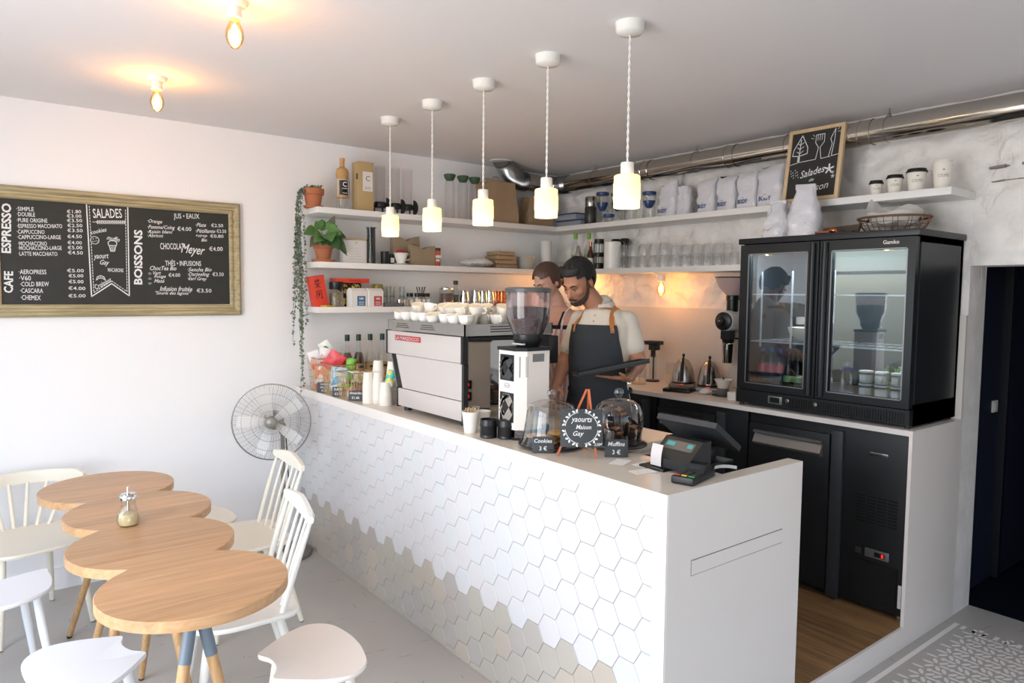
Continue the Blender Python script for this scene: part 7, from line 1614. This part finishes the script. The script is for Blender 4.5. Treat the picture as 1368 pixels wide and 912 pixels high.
def torso_vol(mb, f, z0, z1, B, off=0, n=28, k=26):
    vs = []; fs = []
    for j in range(k+1):
        z, a, b, cx_, cy_ = f(z0+(z1-z0)*j/k); z = z0+(z1-z0)*j/k
        for i in range(n): th = 2*PI*i/n; vs.append((cx_+(a+off)*math.copysign(abs(math.sin(th))**.9, math.sin(th)), cy_-(b+off)*math.copysign(abs(math.cos(th))**.85, math.cos(th)), z))
    for j in range(k):
        for i in range(n): q = (i+1) % n; fs.append((j*n+i, j*n+q, (j+1)*n+q, (j+1)*n+i))
    fs += [tuple(range(n-1, -1, -1)), tuple(k*n+i for i in range(n))]
    return mb.add(vs, fs, B)
def torso_patch(f, z0, z1, lim, B, off, th=.003, n=22, k=34, fold=.004):
    """a cloth panel on the front of the torso; lim(z) gives the half angle"""
    vs = []; fs = []
    for s in (0, 1):
        for j in range(k+1):
            z = z0+(z1-z0)*j/k; _, a, b, cx_, cy_ = f(z); o = off+th*s+fold*math.sin(j*.35)*.3; L_ = lim(z); zt = z+(0 if j < k else 0)
            for i in range(n+1):
                p = -L_+2*L_*i/n; oo = o+fold*math.sin(i*1.3+j*.1)*max(0, (1.0-z))*2; vs.append((cx_+(a+oo)*math.copysign(abs(math.sin(p))**.9, math.sin(p)), cy_-(b+oo)*math.copysign(abs(math.cos(p))**.85, math.cos(p)), z))
    q = (n+1)*(k+1)
    for j in range(k):
        for i in range(n): a = j*(n+1)+i; fs.append((a+q, a+1+q, a+n+2+q, a+n+1+q)); fs.append((a, a+n+1, a+n+2, a+1))
    for j in range(k): a = j*(n+1); fs.append((a, a+q, a+n+1+q, a+n+1)); a += n; fs.append((a, a+n+1, a+n+1+q, a+q))
    for i in range(n): fs.append((i, i+1, i+1+q, i+q)); a = k*(n+1)+i; fs.append((a, a+q, a+1+q, a+1))
    return MB().add(vs, fs, B)
def hand(mb, wrist, palm_c, dirv, nrm, s=1.0, curl=.25, thumb=1, spread=.0):
    """palm and five separate fingers; dirv = direction of fingers, nrm = palm normal (the way the palm faces)"""
    d = Vector(dirv).normalized(); nn = Vector(nrm); nn = (nn-d*nn.dot(d)).normalized(); w = d.cross(nn); p = Vector(palm_c)
    for o in (-.026, -.009, .009, .026): cap(mb, p-d*.038*s+w*o*.75*s, p+d*.035*s+w*o*s, .0135*s, .0125*s, 12)
    cap(mb, Vector(wrist), p-d*.03*s, .024*s, .021*s)
    for i, (o, L_) in enumerate(((-.029, .060), (-.010, .074), (.010, .079), (.029, .068))):
        a = p+d*.040*s+w*o*s; dd = d.copy(); r = .0092*s
        for q_, f_ in enumerate((.45, .32, .25)):
            dd = (dd+nn*curl*(1+.25*i*0)).normalized(); b = a+(dd+w*spread*(i-1.5))*L_*f_*s; cap(mb, a, b, r, r*.9, 10); a = b; r *= .9
    a = p-d*.022*s+w*.026*s*thumb; t1 = a+(w*thumb*.75+d*.6+nn*.35).normalized()*.036*s; t2 = t1+(w*thumb*.2+d*.9+nn*.35).normalized()*.028*s; cap(mb, a, t1, .013*s, .011*s, 10); cap(mb, t1, t2, .0105*s, .009*s, 10)

# ---------------------------------------------------------------- man in apron
man = thing('person', 'bearded dark-haired man in short-sleeved ecru shirt and charcoal apron, looking down, holding a black tray', 'person', (-1.353, -1.870, .104), CAMROT)
yb_ = math.radians(-33); B = Matrix.Rotation(yb_, 4, 'Z')
sec = [(.86, .165, .115, .0, .02), (.96, .17, .12, .0, .02), (1.08, .15, .108, .005, .01), (1.20, .155, .11, .01, .0), (1.33, .160, .112, .015, -.005), (1.42, .165, .10, .018, -.005), (1.47, .140, .085, .02, -.0), (1.505, .085, .07, .015, .0), (1.53, .06, .058, .01, .0)]
tf = torso_fn([(z, a, b, cx_, cy_) for z, a, b, cx_, cy_ in sec])
LS, LE, LWr = (.142, -.075, 1.445), (.205, -.095, 1.225), (.125, -.285, 1.165)
RS, RE, RWr = (-.098, .075, 1.445), (-.185, .06, 1.205), (-.235, -.08, 1.10)
HM = Matrix.Translation((-.122, -.045, 1.655)) @ Matrix.Rotation(math.radians(-44), 4, 'Z') @ Matrix.Rotation(math.radians(34), 4, 'X') @ Matrix.Rotation(math.radians(4), 4, 'Y')
b_ = MB(); torso_vol(b_, tf, .86, 1.52, B); head_vol(b_, HM)
chain(b_, [(.02, .0, 1.46), (-.025, -.01, 1.53), (-.08, -.022, 1.60)], [.062, .053, .054])
chain(b_, [LS, LE, LWr], [.052, .041, .028]); cap(b_, LE, Vector(LE).lerp(Vector(LWr), .35), .043, .042)
chain(b_, [RS, RE, RWr], [.052, .041, .028]); cap(b_, RE, Vector(RE).lerp(Vector(RWr), .35), .043, .042)
hand(b_, LWr, (.062, -.325, 1.168), (-.93, -.33, .06), (.0, .1, 1), 1.0, .05, -1, .1)
hand(b_, RWr, (-.258, -.14, 1.07), (-.35, -.85, -.35), (.3, .1, -1), 1.0, .25, 1)
for sx in (-1, 1): 
    hip = B @ Vector((sx*.09, .02, .90)); kn = B @ Vector((sx*.10, .0, .48)); an = B @ Vector((sx*.10, .03, .08)); chain(b_, [hip, kn, an], [.085, .056, .038]); cap(b_, B @ Vector((sx*.10, .03, .04)), B @ Vector((sx*.11, -.13, .03)), .036, .028)
melt('body', b_, skin, man, .0062, 6)
face_parts(man, HM, 1.0, browm)
hair_cap('hair', man, HM, 1.0, None, lambda d, p: (p.z > .075-.25*max(0, -p.y)*0 and p.y > -.085) or (p.z > .055 and p.y > -.055) or (p.y > -.012 and p.z > .02) or (p.y > .03 and p.z > -.045) or (p.z > .09), hairb, .015)
q_ = MB()
for k in range(16):
    a = -.9+1.8*k/15; p0 = HM @ Vector((.07*math.sin(a), -.06*math.cos(a)-.0, .105)); p1 = HM @ Vector((.076*math.sin(a)+.0, -.080*math.cos(a), .084)); cap(q_, p0, p1, .014, .006, 10)
cap(q_, HM @ Vector((0, .03, .11)), HM @ Vector((0, -.04, .112)), .032, .020); melt('hair_fringe', q_, hairb, man, .005, 5)
bd_ = MB(); NB = 30; vs = []; fs = []
for sx in (-1, 1): chain(bd_, [HM @ Vector((sx*.061, -.016, -.035)), HM @ Vector((sx*.047, -.038, -.072)), HM @ Vector((sx*.020, -.068, -.091))], [.009, .016, .019])
bd_.ball((0, 0, 0), 1, 18, 12, HM @ Matrix.Translation((0, -.068, -.091)) @ Matrix.Diagonal((.027, .0265, .021, 1))); bd_.ball((0, 0, 0), 1, 18, 12, HM @ Matrix.Translation((0, -.035, -.088)) @ Matrix.Diagonal((.040, .042, .026, 1)))
melt('beard', bd_, beardm, man, .004, 4)
put('moustache', MB().tube([HM @ Vector((x, -.1015+abs(x)*.42, -.051-abs(x)*.32)) for x in (-.028, -.02, -.01, 0, .01, .02, .028)], [.002, .005, .0055, .004, .0055, .005, .002], 8), beardm, man)
for sx in (-1, 1): put('sideburn', MB().tube([HM @ Vector((sx*.0725, -.012, .03)), HM @ Vector((sx*.0705, -.018, -.02)), HM @ Vector((sx*.060, -.03, -.058))], [.005, .007, .009], 8), beardm, man)
s_b = MB(); torso_vol(s_b, tf, .93, 1.507, B, .012)
le2, re2 = Vector(LS).lerp(Vector(LE), .62), Vector(RS).lerp(Vector(RE), .66)
cap(s_b, LS, le2, .056, .057); cap(s_b, RS, re2, .056, .056); cap(s_b, (.02, 0, 1.425), LS, .075, .056); cap(s_b, (.02, 0, 1.425), RS, .075, .056)
cap(s_b, (.02, .005, 1.465), (.0, -.0, 1.505), .085, .064); cap(s_b, (.03, .03, 1.46), (.022, .022, 1.535), .075, .052)
melt('shirt', s_b, shirt_m, man, .007, 7)
for sx, a0, a1 in ((1, .15, 1.35), (-1, -1.35, -.15)):   # collar halves
    m = MB(); vs = []; fs = []; n = 12
    for i in range(n+1):
        a = PI*(.06+.94*i/n)*sx; lf_ = .038*(1-math.cos(a))/2; rx, ry = .066, .062; c = Vector((.004, -.002, 1.498+lf_)); ca, sa = math.sin(a), -math.cos(a)
        q1 = c+Matrix.Rotation(-.5, 3, 'Z') @ Vector((rx*ca, ry*sa, .030)); q2 = c+Matrix.Rotation(-.5, 3, 'Z') @ Vector(((rx+.020)*ca, (ry+.020)*sa, -.004-.028*max(0, 1-i/3.2))); vs += [q1, q2, q2+(q1-q2)*.05+Vector((0, 0, .004)), q1*1.0+Vector((0, 0, .004))]
    for i in range(n):
        for k in range(4): j = (k+1) % 4; fs.append((i*4+k, i*4+j, (i+1)*4+j, (i+1)*4+k))
    fs += [(0, 3, 2, 1), (n*4, n*4+1, n*4+2, n*4+3)]
    put('collar', m.add(vs, fs), shirt_m, man)
for k in range(3):
    z = 1.475-.03*k; _, a, b, cx_, cy_ = tf(z); put('button', MB().ball(tuple(B @ Vector((cx_, cy_-b-.016, z))), .0045, 10, 6), eyew, man)
bib = lambda z: 1.55 if z < 1.06 else (1.52-(z-1.06)/.38*.80 if z < 1.44 else .72)
put('apron', torso_patch(tf, .62, 1.425, bib, B, .021, .003, fold=.005), apron_m, man)
ap2 = torso_fn([(.30, .20, .17, 0, .0), (.62, .19, .15, 0, .01), (.86, .175, .125, 0, .02)])
put('apron_skirt', torso_patch(ap2, .36, .64, lambda z: 1.45, B, .02, .003, fold=.006), apron_m, man)
put('apron_tie', torso_patch(tf, 1.055, 1.075, lambda z: 3.1, B, .026, .004, n=40, k=2, fold=0), apron_m, man)
def strap(p_top, sx):
    pts = []; 
    for i in range(9):
        u = i/8; ang_s = sx*(.66-.12*u); z = 1.385+.105*u
        _, a, b, cx_, cy_ = tf(min(z, 1.455)); off = .028; front = Vector((cx_+(a+off)*math.sin(ang_s), cy_-(b+off)*math.cos(ang_s), z))
        top = Vector((cx_+sx*.085, cy_-.02, 1.515)); w = max(0, (u-.45)/.55)**1.5; pts.append(B @ front.lerp(top, w))
    pts.append(B @ Vector((.02+sx*.08, .05, 1.50))); pts.append(B @ Vector((.02+sx*.07, .105, 1.44)))
    m = MB(); vs = []; fs = []
    for i, p in enumerate(pts):
        t = (pts[min(i+1, len(pts)-1)]-pts[max(i-1, 0)]).normalized(); c0_ = B @ Vector((.02, .0, p.z-.05)); o = (p-c0_).normalized(); w = t.cross(o).normalized()*.0135; o = w.cross(t).normalized()*.003
        vs += [p-w-o, p+w-o, p+w+o, p-w+o]
    for i in range(len(pts)-1):
        for k in range(4): j = (k+1) % 4; fs.append((i*4+k, i*4+j, (i+1)*4+j, (i+1)*4+k))
    n = len(pts)-1; fs += [(0, 3, 2, 1), (n*4, n*4+1, n*4+2, n*4+3)]
    l = put('strap', m.add(vs, fs), leather, man); put('rivet', MB().ball(tuple(pts[1]+(B @ Vector((0, -.006, 0)))), .005, 10, 6), steel, l)
strap(None, 1); strap(None, -1)
tr = MB(); 
for sx in (-1, 1): chain(tr, [B @ Vector((sx*.085, .02, .92)), B @ Vector((sx*.10, .0, .48)), B @ Vector((sx*.10, .03, .10))], [.105, .075, .055])
torso_vol(tr, tf, .86, .97, B, .008); melt('trousers', tr, trous, man, .012, 4)
for sx in (-1, 1): put('shoe', MB().ball((0, 0, 0), 1, 18, 10, B @ Matrix.Translation((sx*.105, -.04, .035)) @ Matrix.Diagonal((.05, .14, .045, 1))), black, man)
put('wristwatch', MB().tube([Vector(LWr)+(Matrix.Rotation(0, 3, 'Z') @ Vector((.018*math.cos(a)*.8, .018*math.cos(a)*-.4, .033*math.sin(a)))) for a in [2*PI*k/20 for k in range(20)]], .004, 6, True), steel, man)
# the tray he holds
tx = Vector((.331, .02, .066)).normalized(); tyv = Vector((0, 1, -.085)); tyv = (tyv-tx*tyv.dot(tx)).normalized(); tn = tx.cross(tyv)
tray = thing('serving_tray', "thin black tray held level in the man's hand", 'tray', (0, 0, 0), 0)
Mc = Matrix.Translation((-1.353, -1.870, .104)) @ Matrix.Rotation(CAMROT, 4, 'Z'); Mt = Matrix(((tx.x, tyv.x, tn.x, .018), (tx.y, tyv.y, tn.y, -.335), (tx.z, tyv.z, tn.z, 1.214), (0, 0, 0, 1)))
tray.matrix_world = Mc @ Mt
put('tray_body', rbox(MB(), -.18, -.11, -.006, .18, .11, .006, .003), black, tray); 
for (x0, y0, x1, y1) in ((-.18, -.11, .18, -.103), (-.18, .103, .18, .11), (-.18, -.11, -.173, .11), (.173, -.11, .18, .11)): put('rim', MB().box(x0, y0, .006, x1, y1, .016), black, tray, smooth=False)

# ---------------------------------------------------------------- woman behind him
wom = thing('person', 'brown-haired woman in pink and white apron, bent down behind the man', 'person', (-1.162, -1.322, .104), CAMROT)
ybw = math.radians(-48); Bw = Matrix.Rotation(ybw, 4, 'Z')
secw = [(.84, .16, .12, .0, .03), (.95, .165, .12, .0, .03), (1.06, .125, .095, .0, .01), (1.20, .135, .10, .0, -.01), (1.32, .150, .115, .0, -.02), (1.42, .155, .09, .0, -.02), (1.465, .13, .075, .0, -.02), (1.495, .065, .055, .0, -.02), (1.52, .05, .05, 0, -.02)]
tw2 = torso_fn([(z, a, b, cx_+.03, cy_) for z, a, b, cx_, cy_ in secw])
HW = Matrix.Translation((-.075, -.03, 1.66)) @ Matrix.Rotation(math.radians(-58), 4, 'Z') @ Matrix.Rotation(math.radians(30), 4, 'X')
b_ = MB(); torso_vol(b_, tw2, .84, 1.51, Bw); head_vol(b_, HW, .95, True)
chain(b_, [(.01, .0, 1.47), (-.02, -.008, 1.55), (-.055, -.01, 1.60)], [.052, .047, .048])
wl = [(.11, -.13, 1.43), (.10, -.22, 1.20), (-.05, -.33, 1.08)]; wr_ = [(-.09, .06, 1.43), (-.17, .0, 1.20), (-.22, -.20, 1.08)]
for a in (wl, wr_): chain(b_, a, [.042, .034, .024])
hand(b_, wl[2], (-.10, -.38, 1.06), (-.7, -.6, -.2), (0, 0, -1), .9, .25, 1); hand(b_, wr_[2], (-.24, -.26, 1.065), (-.3, -.9, -.2), (0, 0, -1), .9, .25, -1)
for sx in (-1, 1):
    chain(b_, [Bw @ Vector((sx*.08+.03, .02, .88)), Bw @ Vector((sx*.09+.03, .0, .46)), Bw @ Vector((sx*.09+.03, .03, .07))], [.08, .052, .034]); cap(b_, Bw @ Vector((sx*.09+.03, .03, .035)), Bw @ Vector((sx*.09+.03, -.12, .028)), .032, .024)
melt('body', b_, skinw, wom, .0066, 6); face_parts(wom, HW, .95, hairw, mat('rose_lips', '#b06a64', .45))
hair_cap('hair', wom, HW, .95, None, lambda d, p: (p.z > .082) or (p.z > .05 and p.y > -.06) or (p.y > -.02 and p.z > .0) or (p.y > .02 and p.z > -.05), hairw, .012)
q_ = MB(); cap(q_, HW @ Vector((0, .09, .0)), HW @ Vector((0, .13, -.02)), .03, .028); cap(q_, HW @ Vector((0, .10, -.03)), HW @ Vector((.01, .11, -.13)), .022, .012); melt('tied_hair', q_, hairw, wom, .006, 4)
tp = MB(); torso_vol(tp, tw2, .90, 1.40, Bw, .008); melt('black_top', tp, mat('black_jersey', '#17171b', .85), wom, .009, 4)
for sx in (-1, 1): put('top_strap', MB().tube([Bw @ Vector((.03+sx*.075, -.115, 1.39)), Bw @ Vector((.03+sx*.08, -.075, 1.475)), Bw @ Vector((.03+sx*.075, .02, 1.475)), Bw @ Vector((.03+sx*.07, .06, 1.40))], .007, 6), MATS['black_jersey'], wom)
pink = mat('pink_stripe_cotton', '#d9bdbb', .85, bump=.2, bscale=40); n = pink.node_tree.nodes; L = pink.node_tree.links
tc = n.new('ShaderNodeTexCoord'); wv = n.new('ShaderNodeTexWave'); wv.inputs['Scale'].default_value = 9; mp = n.new('ShaderNodeMapping'); mp.inputs['Rotation'].default_value = (0, 0, .7); L.new(tc.outputs['Object'], mp.inputs[0]); L.new(mp.outputs[0], wv.inputs[0])
r_ = n.new('ShaderNodeValToRGB'); r_.color_ramp.elements[0].color = lin('#e3d4d1'); r_.color_ramp.elements[0].position = .45; r_.color_ramp.elements[1].color = lin('#c79a9a'); r_.color_ramp.elements[1].position = .6; L.new(wv.outputs[0], r_.inputs[0]); L.new(r_.outputs[0], n['Principled BSDF'].inputs['Base Color'])
put('apron', torso_patch(tw2, .50, 1.375, lambda z: 1.6 if z < 1.1 else 1.6-(z-1.1)/.275*.45, Bw, .018, .003, fold=.006), pink, wom)
put('neck_strap', MB().tube([Bw @ Vector((.03-.10, -.115, 1.37)), Bw @ Vector((.03-.08, -.07, 1.47)), Bw @ Vector((.03-.02, .045, 1.53)), Bw @ Vector((.03+.05, .03, 1.52)), Bw @ Vector((.03+.085, -.07, 1.47)), Bw @ Vector((.03+.10, -.115, 1.37))], .006, 6), mat('white_tape', '#e6e2de', .8), wom)
put('red_ribbon', MB().tube([Bw @ Vector((.03-.13, -.10, 1.17)), Bw @ Vector((.03-.05, -.135, 1.12)), Bw @ Vector((.03+.03, -.14, 1.06))], .008, 6), mat('red_tape', '#c2454c', .7), wom)
tr = MB()
for sx in (-1, 1): chain(tr, [Bw @ Vector((sx*.08+.03, .02, .90)), Bw @ Vector((sx*.09+.03, .0, .46)), Bw @ Vector((sx*.09+.03, .03, .10))], [.10, .07, .05])
torso_vol(tr, tw2, .84, .95, Bw, .008); melt('trousers', tr, mat('grey_jeans', '#4a4e58', .85), wom, .013, 4)
for sx in (-1, 1): put('shoe', MB().ball((0, 0, 0), 1, 18, 10, Bw @ Matrix.Translation((sx*.09+.03, -.04, .033)) @ Matrix.Diagonal((.045, .13, .042, 1))), white, wom)
